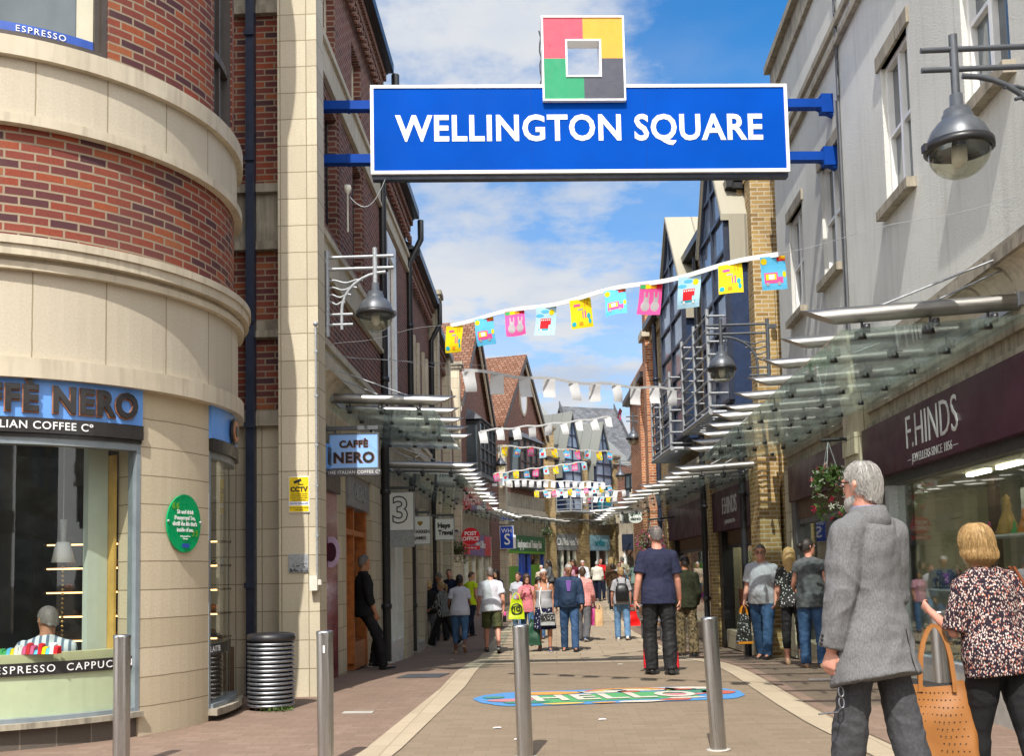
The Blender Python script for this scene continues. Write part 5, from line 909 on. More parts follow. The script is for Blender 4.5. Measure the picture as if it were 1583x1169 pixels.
# cables and fixings on the rendered wall
mb = MB(); y = uR(12.28); mb.tube([RW.pt(y, .02, 3.7), RW.pt(y, .02, 7.3), RW.pt(y, .02, 9.6)], .018, 6); mb.tube([RW.pt(y + .1, .02, 3.7), RW.pt(y + .1, .02, 7.1)], .012, 6); mb.tube([RW.pt(y - .05 + .05 * sin(3 * k), .03, 7.1 + .1 * k) for k in range(22)], .012, 5); tag(mb.build('wall_cable', 'lead_grey'), 'grey conduit and black cable running down the rendered wall', 'cable')
mb = MB(); c = RW.pt(uR(16.3), .08, 6.2); mb.lathe([(.001, -.06), (.05, -.05), (.05, .05), (.001, .06)], c, 10); tag(mb.build('alarm_sounder', 'sign_blue'), 'small blue alarm beacon at the far corner of the rendered wall', 'alarm')
# ------------------------------------------------------------------ right: yellow brick building
YW = Wl((3.48, 17.0), (2.90, 28.0), False); uY = YW.y
yb = thing('yellow_brick_building', 'yellow brick building with navy glazed oriels and metal balconies', 'building'); a, b = 0, uY(28)
holes = [(uY(17.35), uY(19.4), 4.2, 8.0), (uY(21.5), uY(24.3), 4.2, 8.0)]
mb = MB(); YW.wall(mb, a, b, 3.7, 8.0, holes, .35); YW.box(mb, 0, .4, -.6, -.36, 0, 9.6); YW.box(mb, 0, .38, -.36, .02, 8.0, 9.0); mb.build('brick_wall', 'brick_yellow', yb)
mb = MB(); YW.box(mb, a, b, -3.3, -3.1, 0, 8.5); YW.box(mb, .1, .4, -3.1, -.6, 0, 8.5); mb.build('inner_wall', 'brick_yellow', yb)
gutter_roof(YW, yb, .4, b, 7.95, .3, 'metal_roof', 2.0, 2.8)
mb = MB(); x = .5
while x < b: YW.box(mb, x, x + .12, 0, .1, 7.66, 7.95); x += .26
mb.build('brick_dentils', 'brick_yellow', yb)
dormer(YW, yb, uY(17.35), uY(19.4), 0, 4.2, 9.3, .40, 2.4, 7.5, rows=5); dormer(YW, yb, uY(21.5), uY(24.3), 0, 4.2, 9.35, .40, 2.6, 7.6, rows=5)
railing(YW, uY(17.7), uY(20.2), .66, 4.15, 5.75, 'large metal balcony railing behind the near right globe lamp', 8); railing(YW, uY(22.0), uY(24.6), .62, 4.05, 5.5, 'farther metal balcony railing under the second navy oriel', 7)
for u0, u1, l in ((0, .62, 0), (uY(20.9), uY(21.25), 0), (uY(26.4), uY(26.9), 0)):
    mb = MB(); YW.box(mb, u0, u1, -.3, .05, -.3, 3.7); mb.build('brick_pier', 'brick_yellow', yb)
for (y0, y1, txt) in ((17.7, 20.85, 1), (21.3, 26.35, 0)):
    u0, u1 = uY(y0), uY(y1)
    mb = MB(); YW.box(mb, u0, u1, -.35, -.05, 2.84, 3.1); mb.build('frieze', 'stone_grey', yb); corbels(YW, yb, u0 + .05, u1 - .05, 3.1, 3.55, -.05, .24, .5, 'stone_cast'); mb = MB(); YW.box(mb, u0, u1, -.3, .1, 3.55, 3.72); YW.box(mb, u0, u1, -.3, .0, 3.72, 4.0); mb.build('cornice', 'stone_cast', yb)
    mb = MB(); YW.box(mb, u0 + .02, u1 - .02, -.3, .03, 2.05, 2.84); f_ = mb.build('fascia', 'maroon', yb)
    if txt: mb = MB(); YW.txt('F.HINDS', (u0 + u1) / 2, 2.50, .035, .46, .72, -.002, mb=mb); mb.build('lettering', 'silver_letter', f_); mb = MB(); YW.txt('— JEWELLERS SINCE 1856 —', (u0 + u1) / 2, 2.2, .034, .1, .8, mb=mb, depth=.006); mb.build('small_lettering', 'silver_letter', f_)
    mb = MB(); YW.box(mb, u0, u0 + .12, -.3, -.08, -.25, 2.05); YW.box(mb, u1 - .3, u1, -.3, -.08, -.25, 2.05); YW.box(mb, u0 + .12, u1 - .3, -.3, -.18, 1.72, 1.78); mb.parts('shop_frame', 'black_paint', yb); mb = MB(); YW.box(mb, u0 + .12, u1 - .3, -.26, -.2, 1.78, 2.05); mb.build('transom_panel', 'interior_brown', yb)
    mb = MB(); YW.box(mb, u0 + .12, u1 - .3, -.26, -.25, .1, 1.72); mb.parts('shop_window', 'glass_shop', yb); mb = MB(); YW.box(mb, u0 + .12, u1 - .3, -.34, -.12, -.25, .1); mb.build('stall_riser', 'stone_ashlar', yb); mb = MB(); YW.box(mb, u0 + .3, u1 - .5, -.8, -.7, 2.0, 2.03); mb.build('ceiling_light', 'lamp_tube', yb); mb = MB(); YW.box(mb, u0, u1, -1.3, -1.2, -.2, 2.2); mb.build('back_wall', 'interior_cream', yb); mb = MB(); YW.box(mb, u0 + .5, u0 + 1.0, -.5, -.48, .5, 1.4); YW.box(mb, u1 - 1.2, u1 - .7, -.6, -.3, .3, .9, 1); mb.parts('display_panel', ['ink_blue', 'c_red'], yb)
pipe(YW, uY(17.75), .14, -.2, 7.9, 'black downpipe just left of the sunlit yellow brick pillar', .06, group='black drainpipes on the right'); pipe(YW, uY(21.15), .14, -.2, 7.9, 'black downpipe beside the second jewellers fascia', .06, group='black drainpipes on the right'); pipe(YW, uY(26.9), .14, -.2, 7.9, 'navy downpipe between yellow and orange brick fronts', .06, 'navy_paint', group='black drainpipes on the right')
canopy(YW, uY(17.3), uY(20.6), 3.0, 'third right glass canopy over the second jewellers sign', 1.25, .8); canopy(YW, uY(21.4), uY(26.2), 3.05, 'fourth right glass canopy toward the orange brick front', 1.3, 1.1, rods=False)
# orange brick front, farther
OW = Wl((2.93, 28.05), (2.75, 34.5), False); ob_ = thing('orange_brick_building', 'orange brick front with stone capped chimney beyond the yellow brick', 'building'); mb = MB(); OW.box(mb, .3, OW.L, -.4, .05, -.2, 7.6); OW.box(mb, .3, 1.0, -.4, .22, -.2, 7.9); OW.box(mb, 2.2, 2.9, -.4, .2, -.2, 6.9); mb.build('brick_wall', 'brick_orange', ob_)
mb = MB(); OW.box(mb, .2, 1.1, -.5, .32, 7.9, 8.1); OW.box(mb, 2.1, 3.0, -.5, .3, 6.9, 7.1); mb.parts('stone_cap', 'stone_cast', ob_); gutter_roof(OW, ob_, 1.1, OW.L, 6.9, .3, 'slate', 1.4, 2.4); mb = MB(); OW.box(mb, .3, 1.0, -.4, .2, 8.1, 8.9); mb.build('chimney', 'brick_orange', ob_); mb = MB(); OW.box(mb, .2, 1.1, -.5, .28, 8.9, 9.05); mb.build('chimney_cap', 'stone_cast', ob_)
canopy(OW, .5, OW.L, 3.05, 'fifth right glass canopy in front of the orange brick', 1.3, 1.2, rods=False)
WF = Wl((2.75, 34.6), (4.6, 47), False); wf = thing('far_right_shops', 'low dark shopfronts beyond the orange brick front', 'building'); mb = MB(); WF.box(mb, 0, WF.L, -.3, 0, 3.9, 6.0); mb.build('brick_wall', 'brick_buff', wf); ground_front(WF, wf, 0, WF.L, 3.8, None, z0=-.1, fm='navy_paint', cols=5, rz=.2)
canopy(WF, .5, 6, 3.4, 'sixth right glass canopy beyond the orange brick', 1.5, 1.0, rods=False)
# ------------------------------------------------------------------ buildings behind the camera (seen in the shop glass)
for i, (x0, x1, y, h, m_) in enumerate([(-16, -5.5, -11, 8.5, 'brick_red'), (-5.4, 5.2, -12, 9.5, 'render_grey'), (5.3, 17, -11, 8, 'brick_yellow')]):
    w_ = Wl((x1, y), (x0, y), False); w_.n = V((0, 1, 0)); t = thing('opposite_building', ['red brick building across the road from the cafe', 'rendered building across the road facing the street', 'yellow brick building across the road from the jewellers'][i], 'building'); L = w_.L
    hs_ = [(1 + 2.1 * k, 2.1 + 2.1 * k, z, z + 1.5) for k in range(int((L - 1.5) / 2.1)) for z in (4.2, 6.3)] + [(.6, L - .6, .5, 2.6)]
    mb = MB(); w_.wall(mb, 0, L, 0, h, hs_, .3); mb.build('wall', m_, t)
    for q in hs_: mb = MB(); w_.box(mb, q[0], q[1], -.2, -.19, q[2], q[3]); mb.build('window', 'glass_upper', t)
    mb = MB(); w_.box(mb, 0, L, -.3, .25, h, h + .2); w_.box(mb, 0, L, 0, .12, 2.7, 3.3); mb.parts('cornice', 'stone_cast', t)
# ------------------------------------------------------------------ the big blue sign
def bigsign():
    cx, cy, cz = .455, 12.4, 6.845; yaw = math.atan2(.4, 5.2); t = thing('street_name_sign', 'large blue WELLINGTON SQUARE sign spanning the street', 'sign', (cx, cy, cz), yaw)
    wd, hh, d = 2.62, .565, .07
    mb = MB(); mb.box(-wd, wd, -d, d, -hh, hh); mb.build('panel', 'sign_blue', t)
    for x in (-.62, .82): mb = MB(); mb.box(x - .0025, x + .0025, -d - .0012, -d + .002, -hh + .036, hh - .036); mb.build('seam', 'arm_blue', t)
    mb = MB(); e = .035
    for x0, x1, z0, z1 in ((-wd - .004, wd + .004, hh - e, hh + .006), (-wd - .004, wd + .004, -hh - .006, -hh + e), (-wd - .006, -wd + e, -hh + e, hh - e), (wd - e, wd + .006, -hh + e, hh - e)): mb.box(x0, x1, -d - .012, d + .004, z0, z1)
    mb.build('frame', 'sign_white', t); mb = MB(); mb.box(-wd + .01, wd - .01, -d + .03, d, -hh - .06, -hh - .006); mb.build('bottom_rail', 'navy_paint', t)
    tx = textmb('WELLINGTON SQUARE', .462, .012, .0115, 1., 0, None, lambda p: p, 'CENTER', 1.06); xs = [v.x for v in tx.v]; k = 4.62 / (max(xs) - min(xs)); x0 = (max(xs) + min(xs)) / 2
    for v in tx.v: v.x = (v.x - x0) * k - .01; v.y = v.y * .4 - d - .003; v.z += -.005
    tx.build('lettering', 'sign_white', t)
    # square emblem
    q, zc, xc, o = .50, .95, .05, .225; y0, y1 = -d - .05, d - .02; sq = MB()
    zc = .89; hz = .53
    iz = .245
    def fr(x0, x1, z0, z1, mi): sq.box(x0, x1, y0, y1, z0, z1, mi)
    zi0, zi1 = zc + .0 - iz, zc + .0 + iz; xm = xc
    fr(xc - q, xm, zi1, zc + hz, 0); fr(xc - q, xc - o, zc, zi1, 0); fr(xm, xc + q, zi1, zc + hz, 1); fr(xc + o, xc + q, zc, zi1, 1); fr(xc - q, xm, zc - hz, zi0, 2); fr(xc - q, xc - o, zi0, zc, 2); fr(xm, xc + q, zc - hz, zi0, 3); fr(xc + o, xc + q, zi0, zc, 3)
    for v in sq.v: v.z -= .0
    sq.build('emblem', ['logo_red', 'logo_yellow', 'logo_green', 'logo_grey'], t)
    mb = MB(); e = .022
    for X, Z, f in ((q, hz, 1), (o, iz, -1)):
        g = e * f; a0, a1 = (X, X + e) if f > 0 else (X - e, X); b0, b1 = (Z, Z + e) if f > 0 else (Z - e, Z)
        mb.box(xc - a1, xc + a1, y0 - .012, y1 + .01, zc + b0, zc + b1); mb.box(xc - a1, xc + a1, y0 - .012, y1 + .01, zc - b1, zc - b0); mb.box(xc - a1, xc - a0, y0 - .012, y1 + .01, zc - b0, zc + b0); mb.box(xc + a0, xc + a1, y0 - .012, y1 + .01, zc - b0, zc + b0)
    mb.build('emblem_frame', 'sign_white', t)
    mb = MB()
    for s_ in (-1, 1): mb.tube([(xc + s_ * (q + .03 + .012 * sin(i * 2.2)), .06, zc - .35 + .09 * i) for i in range(10)], .009, 5)
    mb.build('cable', 'lamp_black', t)
    for z in (.33, -.36):
        mb = MB()
        mb.box(-wd - .75, -wd, -.06, .06, z - .055, z + .055); mb.box(wd, wd + .62, -.06, .06, z - .055, z + .055)
        for x0, x1 in ((-wd - .75, -wd - .62), (wd + .45, wd + .62)): mb.box(x0, x1, -.065, .065, z - .12, z + .12)
        mb.hexa([(wd + .40, -.05, z - .055), (wd + .62, -.05, z - .17), (wd + .62, .05, z - .17), (wd + .40, .05, z - .055), (wd + .40, -.05, z - .05), (wd + .62, -.05, z - .05), (wd + .62, .05, z - .05), (wd + .40, .05, z - .05)])
        mb.box(-wd - .3, -wd - .27, -.07, .07, z - .06, z + .06)
        mb.parts('arm', 'arm_blue', t)
bigsign()
# ------------------------------------------------------------------ bollards
def bollard(x, y, h, lean, label):
    t = thing('steel_bollard', label, 'bollard', (x, y, 0), 0, 'row of steel bollards'); t.rotation_euler = (0, R(lean), 0); r = .057; mb = MB(); mb.lathe([(r, -.05), (r, h - .012)], n=32, cap=False); mb.build('post', 'steel_brushed', t)
    mb = MB(); mb.lathe([(r + .002, h - .03), (r + .003, h - .012), (r + .001, h - .004), (r - .008, h), (.001, h + .002)], n=32); mb.build('cap', 'steel_brushed', t); mb = MB(); mb.lathe([(r, .0), (r + .03, .0), (r + .03, .006), (r, .006)], n=32, cap=False); mb.build('base_ring', 'concrete', t)
    if 'second' in label or 'cream' in label: mb = MB(); mb.box(.0, .012, -r - .003, -r + .002, h - .15, h - .10); mb.build('sticker_scrap', 'sign_white', t)
for q in [(-3.04, 7.03, .93, -.1, 'steel bollard in front of the cafe window'), (-1.61, 7.05, .93, -.2, 'steel bollard in front of the cream stone pillar'), (-.24, 7.27, .935, -.9, 'steel bollard at the left of the chalk mural'), (1.15, 7.47, .955, -2.2, 'leaning steel bollard at the right of the chalk mural'), (2.51, 6.75, 1.0, -1.2, 'steel bollard beside the blonde woman and her tan bag')]: bollard(*q)
# ------------------------------------------------------------------ litter bin
t = thing('litter_bin', 'ribbed silver litter bin with black rim beside the cafe', 'litter bin', (-2.86, 10.12, 0))
mb = MB()
for k in range(15):
    z = .05 + .043 * k; mb.tube([(.22 * cos(2 * pi * i / 32), .22 * sin(2 * pi * i / 32), z) for i in range(33)], .0145, 8, 0, False)
mb.build('hoop', 'steel_ring', t)
mb = MB(); mb.lathe([(.19, .03), (.195, .66)], n=28, cap=False); mb.lathe([(.001, .03), (.19, .03)], n=28, cap=False)
for k in range(6): a = 2 * pi * k / 6; mb.box(.2 * cos(a) - .008, .2 * cos(a) + .008, .2 * sin(a) - .008, .2 * sin(a) + .008, 0, .68)
mb.build('liner', 'lamp_black', t); mb = MB(); mb.lathe([(.20, .67), (.235, .675), (.245, .70), (.235, .745), (.20, .755), (.15, .72), (.14, .70), (.19, .66)], n=32, cap=False); mb.build('rim', 'lamp_black', t)
# ------------------------------------------------------------------ lamps
lamp((-2.01, 11.5, 4.37), 1, 0, 'globe lamp on a wavy bracket on the cream stone pillar', .565)
lamp((2.79, 6.75, 4.13), -1, 0, 'nearest globe lamp on a dark bracket over the jewellers canopy', .74)
lamp((2.66, 15.6, 4.42), -1, 0, 'globe lamp in front of the balcony railing on the right', .72)
lamp((2.52, 31, 5.38), -1, 0, 'globe lamp hanging off the orange brick front', .75)
lamp((3.15, 47, 5.75), -1, 0, 'small far globe lamp at the right end of the street', .8)
lamp((-2.05, 40, 5.65), 1, 0, 'small far globe lamp in front of the first tiled gable', .75)
# ------------------------------------------------------------------ projecting shop signs
t, d = hsign('hanging_sign', 'blue square cafe sign projecting from the cream stone pillar', (-2.43, 12.3, 2.84), .60, .42, R(0), 'nero_sky', .09, 'lead_grey')
face_text(t, d, 'CAFFÈ', .115, 0, .085, 'nero_black', 1.02, .004, .008, 1.1); face_text(t, d, 'CAFFÈ', .115, .002, .083, 'nero_copper', 1.02, .008, .003, 1.1); face_text(t, d, 'NERO', .175, 0, -.085, 'nero_black', 1.02, .006, .008, 1.1); face_text(t, d, 'NERO', .175, .003, -.088, 'nero_copper', 1.02, .011, .003, 1.1)
mb = MB(); mb.box(-.322, .322, -.051, .05, -.30, -.222); mb.build('lower_strip', 'lead_grey', t); face_text(t, .051, 'THE ITALIAN COFFEE Cº', .055, 0, -.262, 'sign_white', depth=.003, spacing=1.1)
t, d = hsign('hanging_sign', 'white square sign with an outlined figure three', (-2.655, 17.5, 2.42), .46, .66, R(0), 'sign_white', .08, 'galv')
mb = textmb('3', .62, .004, .024, 1., 0, None, lambda p: V((p.x, -d - .004 + p.y, p.z))); mb.build('numeral', 'ink_black', t); mb = textmb('3', .62, .004, .003, 1., 0, None, lambda p: V((p.x, -d - .008 + p.y, p.z))); mb.build('numeral_fill', 'sign_white', t)
mb = MB(); mb.box(-.231, .231, -.044, .045, -.62, -.345); mb.build('lower_panel', 'galv', t)
t, d = hsign('hanging_sign', 'pale WARREN JAMES sign with a small gold heart', (-2.51, 19, 2.15), .37, .52, R(0), 'sign_white', .08, 'galv')
face_text(t, d, 'WARREN', .088, 0, -.03, 'frame_brown', .95, .002); face_text(t, d, 'JAMES', .088, 0, -.15, 'frame_brown', .95, .002)
mb = MB(); pts = [V((.05 * (sin(a) ** 3), -d - .004, .13 + .0034 * (13 * cos(a) - 5 * cos(2 * a) - 2 * cos(3 * a) - cos(4 * a)))) for a in [2 * pi * i / 30 for i in range(30)]]; mb.prism(pts, (0, .003, 0)); mb.build('heart', 'brass', t)
t, d = hsign('hanging_sign', 'white Hays Travel sign on the left terrace', (-2.48, 23, 2.34), .42, .48, R(0), 'sign_white', .08, 'galv'); face_text(t, d, 'Hays', .155, -.02, .08, 'ink_black', .95, .006); face_text(t, d, 'Travel', .155, .02, -.08, 'ink_black', .85, .006)
t = thing('hanging_sign', 'red oval POST OFFICE sign above a small red strip', 'shop sign', (-2.55, 31, 2.47), 0, 'projecting shop signs'); mb = MB(); mb.loft([mb.ring((0, y, 0), (0, 1, 0), 36, .28, .26) for y in (-.06, .06)], 0, True, False); mb.build('oval_panel', 'post_red', t)
face_text(t, .06, 'POST', .165, 0, .075, 'sign_white', .95, .004); face_text(t, .06, 'OFFICE', .165, 0, -.085, 'sign_white', .95, .004); mb = MB(); mb.box(-.27, .27, -.05, .05, -.42, -.30); mb.build('lower_strip', 'post_red', t); face_text(t, .05, 'Travel Money', .075, 0, -.36, 'sign_white', .9, .001); mb = MB(); mb.box(-.6, -.33, -.03, .03, .1, .16); mb.build('arm', 'galv', t)
t, d = hsign('hanging_sign', 'blue square WHS sign beside the green employment hub fascia', (-2.0, 43, 2.83), .56, .94, R(-6), 'wh_blue', .1, 'sign_white'); face_text(t, d, 'WH', .27, -.0, .28, 'sign_white', .95, .0, .006); face_text(t, d, 'S', .66, .02, -.10, 'sign_white', .95, .004, .006)
mb = MB(); mb.box(.285, .38, -.05, .05, -.47, .1); mb.build('side_panel', 'sign_white', t)
t = thing('hanging_sign', "white oval claire's sign on the orange brick front", 'shop sign', (2.46, 30.5, 2.86), 0, 'projecting shop signs'); mb = MB(); mb.loft([mb.ring((0, y, 0), (0, 1, 0), 32, .20, .13) for y in (-.04, .04)], 0, True, False); mb.build('oval_panel', 'sign_white', t); face_text(t, .04, "claire's", .13, 0, .0, 'ink_black', .85, .004); mb = MB(); mb.box(.2, .42, -.02, .02, -.02, .02); mb.build('arm', 'galv', t)
t, d = hsign('hanging_sign', 'small white square sign with a red letter V', (3.72, 54.0, 3.25), .5, .62, R(10), 'sign_white', .08, 'galv', side=1, arm=0); face_text(t, d, 'V', .34, .02, .06, 'post_red', 1.1, .014); face_text(t, d, 'Vision', .11, .0, -.2, 'ink_black')
mb = MB(); mb.box(.25, .7, -.02, .02, .25, .29); mb.build('arm', 'galv', t)
t, d = hsign('shop_notice', 'small white notice with red writing beneath the fourth left canopy', (-2.35, 29.5, 3.52), .55, .34, 0, 'sign_white', .05, 'galv'); face_text(t, d, 'SALE', .17, 0, .06, 'post_red', 1, .004); face_text(t, d, 'NOW ON', .09, 0, -.09, 'post_red', 1, .002)
# ------------------------------------------------------------------ hanging baskets
basket((3.28, 12.1, 2.34), 'flower basket with red blooms over the grey haired man', .21, ('flower_red', 'flower_white', 'flower_white', 'leaf'), 420, .48, .45, 120)
mb = MB(); mb.tube([(3.6, 12.1, 2.82), (3.20, 12.1, 2.80)], .022, 8); mb.lathe([(.001, -.02), (.06, -.02), (.06, .02), (.001, .02)], (3.55, 12.1, 2.8), 10); tag(mb.build('basket_bracket', 'lamp_black'), 'black bracket holding the red flower basket on the stone pier', 'bracket', 'hanging basket brackets')
basket((2.38, 25, 2.0), 'large flower basket with pink blooms behind the man in navy', .36, ('flower_pink', 'flower_pink', 'flower_pink', 'flower_white'), 420, .3, .5, 300)
mb = MB(); mb.tube([(2.98, 25, 2.6), (2.34, 25, 2.55)], .025, 8); tag(mb.build('basket_bracket', 'lamp_black'), 'black bracket holding the large pink flower basket', 'bracket', 'hanging basket brackets')
basket((-2.78, 28.9, 2.03), 'dark leafy basket with few flowers by the post office', .3, ('flower_pink', 'leaf', 'leaf'), 420, .4, .5, 60)
mb = MB(); mb.tube([(-3.05, 28.9, 2.6), (-2.74, 28.9, 2.55)], .025, 8); tag(mb.build('basket_bracket', 'lamp_black'), 'black bracket holding the dark leafy basket', 'bracket', 'hanging basket brackets')
basket((-.35, 47.6, 3.2), 'far leafy basket at the pale brick pier', .3, ('flower_white', 'leaf'), 300, .5, .5, 60)
# security camera on the stone pier
t = thing('security_camera', 'pale security camera bracket on the stone pier between the gables', 'camera', (-1.95, 42.8, 5.15)); mb = MB(); mb.tube([(-.35, .3, .25), (0, 0, .1)], .03, 6); mb.build('bracket', 'plastic_pale', t); mb = MB(); mb.hexa([(-.2, -.1, -.15), (.25, -.25, -.22), (.25, .0, -.22), (-.2, .12, -.15), (-.2, -.1, .1), (.25, -.25, .02), (.25, .0, .02), (-.2, .12, .1)]); mb.build('housing', 'plastic_pale', t)
# ------------------------------------------------------------------ bunting
FLAG = {}
def flagmesh(kind, var):
    """A4 paper flag hanging from z=0, in the XZ plane, gently curled"""
    key = (kind, var)
    if key in FLAG: return FLAG[key]
    rnd = random.Random(sum(map(ord, kind)) * 13 + var); mb = MB(); w, h = .21, .285; cu = rnd.uniform(-.03, .03); tw = rnd.uniform(-.05, .05); sk = rnd.uniform(-.03, .03)
    def P(x, z, o=0.): # x -.5..5, z 0..-1
        return V((x * w + sk * -z, cu * (x * x * 4 - .5) * (-z) + tw * x * -z + .02 * sin(4 * z + var) * -z - o, z * h))
    nx, nz = 6, 8
    def grid(x0, x1, z0, z1, mi, o):
        a = max(1, int(nx * (x1 - x0) + .5)); b = max(1, int(nz * (z0 - z1) + .5))
        for i in range(a):
            for j in range(b): X0, X1 = x0 + (x1 - x0) * i / a, x0 + (x1 - x0) * (i + 1) / a; Z0, Z1 = z0 + (z1 - z0) * j / b, z0 + (z1 - z0) * (j + 1) / b; mb.add([P(X0, Z0, o), P(X1, Z0, o), P(X1, Z1, o), P(X0, Z1, o)], [(0, 1, 2, 3)], mi, True)
    def disc(cx, cz, rx, rz, mi, o, n=12, a0=0, a1=2 * pi): mb.poly([P(cx + rx * cos(a0 + (a1 - a0) * i / n), cz + rz * sin(a0 + (a1 - a0) * i / n), o) for i in range(n)], mi)
    base = {'white': 0, 'yellow': 1, 'van': 2, 'rabbit': 3, 'bus': 4}[kind]; grid(-.5, .5, 0, -1, base, 0)
    mats = ['c_white', 'c_yellow', 'c_blue', 'c_pink', 'c_pale', 'c_red', 'c_grey', 'c_orange', 'c_green', 'c_cyan']
    o = .0018
    for sgn in (1, -1):
        e = o * sgn
        if kind == 'yellow':
            for x0, x1, z0, z1, m_ in ((-.32, -.02, -.16, -.24, 3), (-.15, .1, -.32, -.38, 6), (.18, .22, -.08, -.26, 7), (.3, .34, -.08, -.26, 7), (.05, .1, -.42, -.66, 3), (.16, .22, -.40, -.66, 3), (-.12, .06, -.78, -.9, 7)): grid(x0, x1, z0, z1, m_, e)
            disc(-.36, -.84, .11, .085, 9, e); disc(.33, -.6, .08, .1, 9, e); disc(.37, -.78, .07, .09, 9, e)
        elif kind == 'van':
            grid(-.38, .16, -.48, -.80, 3, e); grid(.16, .36, -.62, -.80, 3, e); grid(-.32, .1, -.52, -.70, 1, e * 1.8); grid(-.2, .02, -.54, -.68, 0, e * 2.6); disc(-.26, -.82, .07, .055, 6, e * 1.8); disc(.2, -.82, .07, .055, 6, e * 1.8)
            for k, m_ in enumerate((5, 7, 1)): disc(.42, 0 - .02, .30 - .09 * k, .26 - .08 * k, m_, e * (1 + k * .6), 12, pi, 1.5 * pi + .3) if False else grid(.16 + .1 * k, .5, -.0 - .0 * k, -.05 - .05 * (2 - k), m_, e * (1 + .4 * k))
            disc(-.36, -.14, .13, .1, 1, e); disc(.42, -.55, .07, .1, 1, e)
        elif kind == 'rabbit':
            for k, m_ in enumerate((8, 1, 7, 5)): grid(-.48 + .24 * k, -.24 + .24 * k, -.02, -.15, m_, e)
            for c in (-.2, .22): disc(c, -.72, .19, .17, 6, e); disc(c + .02, -.52, .12, .10, 6, e); disc(c - .06, -.36, .035, .13, 6, e, 8); disc(c + .12, -.37, .035, .12, 6, e, 8); disc(c - .02, -.50, .015, .012, 0, e * 2, 6)
        elif kind == 'bus':
            grid(-.26, .26, -.40, -.62, 5, e); grid(-.26, .16, -.62, -.76, 5, e)
            for k in range(5): grid(-.23 + .1 * k, -.17 + .1 * k, -.43, -.48, 0, e * 2)
            grid(-.32, .3, -.77, -.82, 9, e); disc(-.2, -.82, .06, .05, 0, e * 2); disc(.22, -.82, .06, .05, 0, e * 2); disc(.28, -.2, .13, .10, 1, e); disc(-.3, -.3, .2, .06, 2, e); disc(-.05, -.16, .2, .06, 2, e)
    me = mb.mesh('flag', mats); FLAG[key] = me; return me
def bunting(label, a, b, kinds, t0, t1, sag=.10, tape=True, extra=(), seed=1, scale=1., tilt=.12):
    a, b = V(a), V(b); t = thing('bunting', label, 'bunting', a, 0, 'strings of bunting across the street'); rnd = random.Random(seed)
    P = lambda u: (b - a) * u + V((0, 0, -sag * 4 * u * (1 - u) + .018 * sin(u * 37 + seed)))
    mb = MB(); mb.tube([P(i / 40) for i in range(41)], .0026, 5); mb.build('cord', 'galv', t)
    d = (b - a); d.z = 0; ang = math.atan2(d.y, d.x); n = len(kinds)
    if tape:
        mb = MB(); m = n * 4; dd = d.normalized(); nn = V((-dd.y, dd.x, 0)) * .004; pr = None
        for i in range(m + 1):
            u = t0 + (t1 - t0) * (i - .6) / (m - 1.2) if m > 2 else t0; p = P(u); q = [p + V((0, 0, .012)) + nn, p - V((0, 0, .030)) + nn, p - V((0, 0, .030)) - nn, p + V((0, 0, .012)) - nn]
            if pr:
                for k in range(4): mb.poly([pr[k], pr[(k + 1) % 4], q[(k + 1) % 4], q[k]])
            pr = q
        mb.build('tape', 'c_white', t)
    for i, k in enumerate(kinds):
        u = t0 + (t1 - t0) * i / max(1, n - 1); o = bpy.data.objects.new('flag', flagmesh(k, rnd.randrange(4))); COL.objects.link(o); o.parent = t; o.location = P(u) + V((0, 0, -.02)); sl = math.atan2((P(u + .01) - P(u - .01)).z, (P(u + .01) - P(u - .01)).xy.length)
        o.rotation_euler = (rnd.uniform(-tilt, tilt) * 2.2, -sl * .5 + rnd.uniform(-tilt, tilt) * .5, ang * .6 + rnd.uniform(-.12, .12)); o.scale = (scale, scale, scale)
    return t
cyc = lambda s, n: [s[i % len(s)] for i in range(n)]
C4 = ['yellow', 'van', 'rabbit', 'bus']
bunting('nearest string of coloured picture flags under the blue sign', (-2.62, 11.6, 4.0), (3.56, 7.6, 4.06), cyc(C4, 10), .262, .738, .05)
bunting('nearest string of plain white flags across the street', (-2.62, 11.55, 3.92), (2.95, 19.3, 4.72), cyc(['white'], 10), .27, .865, .06, seed=3)
def nat(px, py, Y):  # a metre position from bearings at distance Y
    return ((px - 855) / 1565 * Y, Y, 1.3 + (887 - .021 * (px - 791) - py) / 1565 * Y)
bunting('second string of white flags with one pink flag end', nat(742, 664, 24), nat(985, 638, 27), cyc(['white'], 9), .02, .81, .03, seed=4, scale=1.0)
o = tag(bpy.data.objects.new('loose_flag', flagmesh('rabbit', 2)), 'single pink flag turned edge on near the right lamp', 'flag'); COL.objects.link(o); o.location = nat(964, 632, 27); o.rotation_euler = (.25, .25, 1.2)
bunting('third coloured string of flags with ten pictures', nat(776, 688, 30), nat(950, 698, 34), cyc(C4, 10), .03, .96, .0, seed=5)
bunting('short drooping coloured string of eight flags', nat(762, 732, 36), nat(908, 713, 38), cyc(['rabbit', 'bus', 'yellow', 'van', 'rabbit', 'bus', 'yellow', 'van', 'rabbit', 'bus'], 10), .03, .97, .0, seed=6)
bunting('long farther string of seventeen white flags', nat(738, 739, 41), nat(934, 746, 44), cyc(['white'], 18), .01, .99, .0, seed=7)
bunting('small farther coloured string of ten flags', nat(826, 759, 44), nat(946, 751, 46), cyc(C4, 10), .03, .97, .0, seed=8)
bunting('far low string of white flags before the dormers', nat(845, 760, 48), nat(968, 759, 49), cyc(['white'], 10), .03, .97, .0, seed=9)
bunting('farthest mixed string of tiny flags at the balconies', nat(892, 769, 51), nat(952, 768, 51), cyc(['yellow', 'white', 'rabbit', 'white', 'bus'], 7), .03, .97, .0, seed=10)
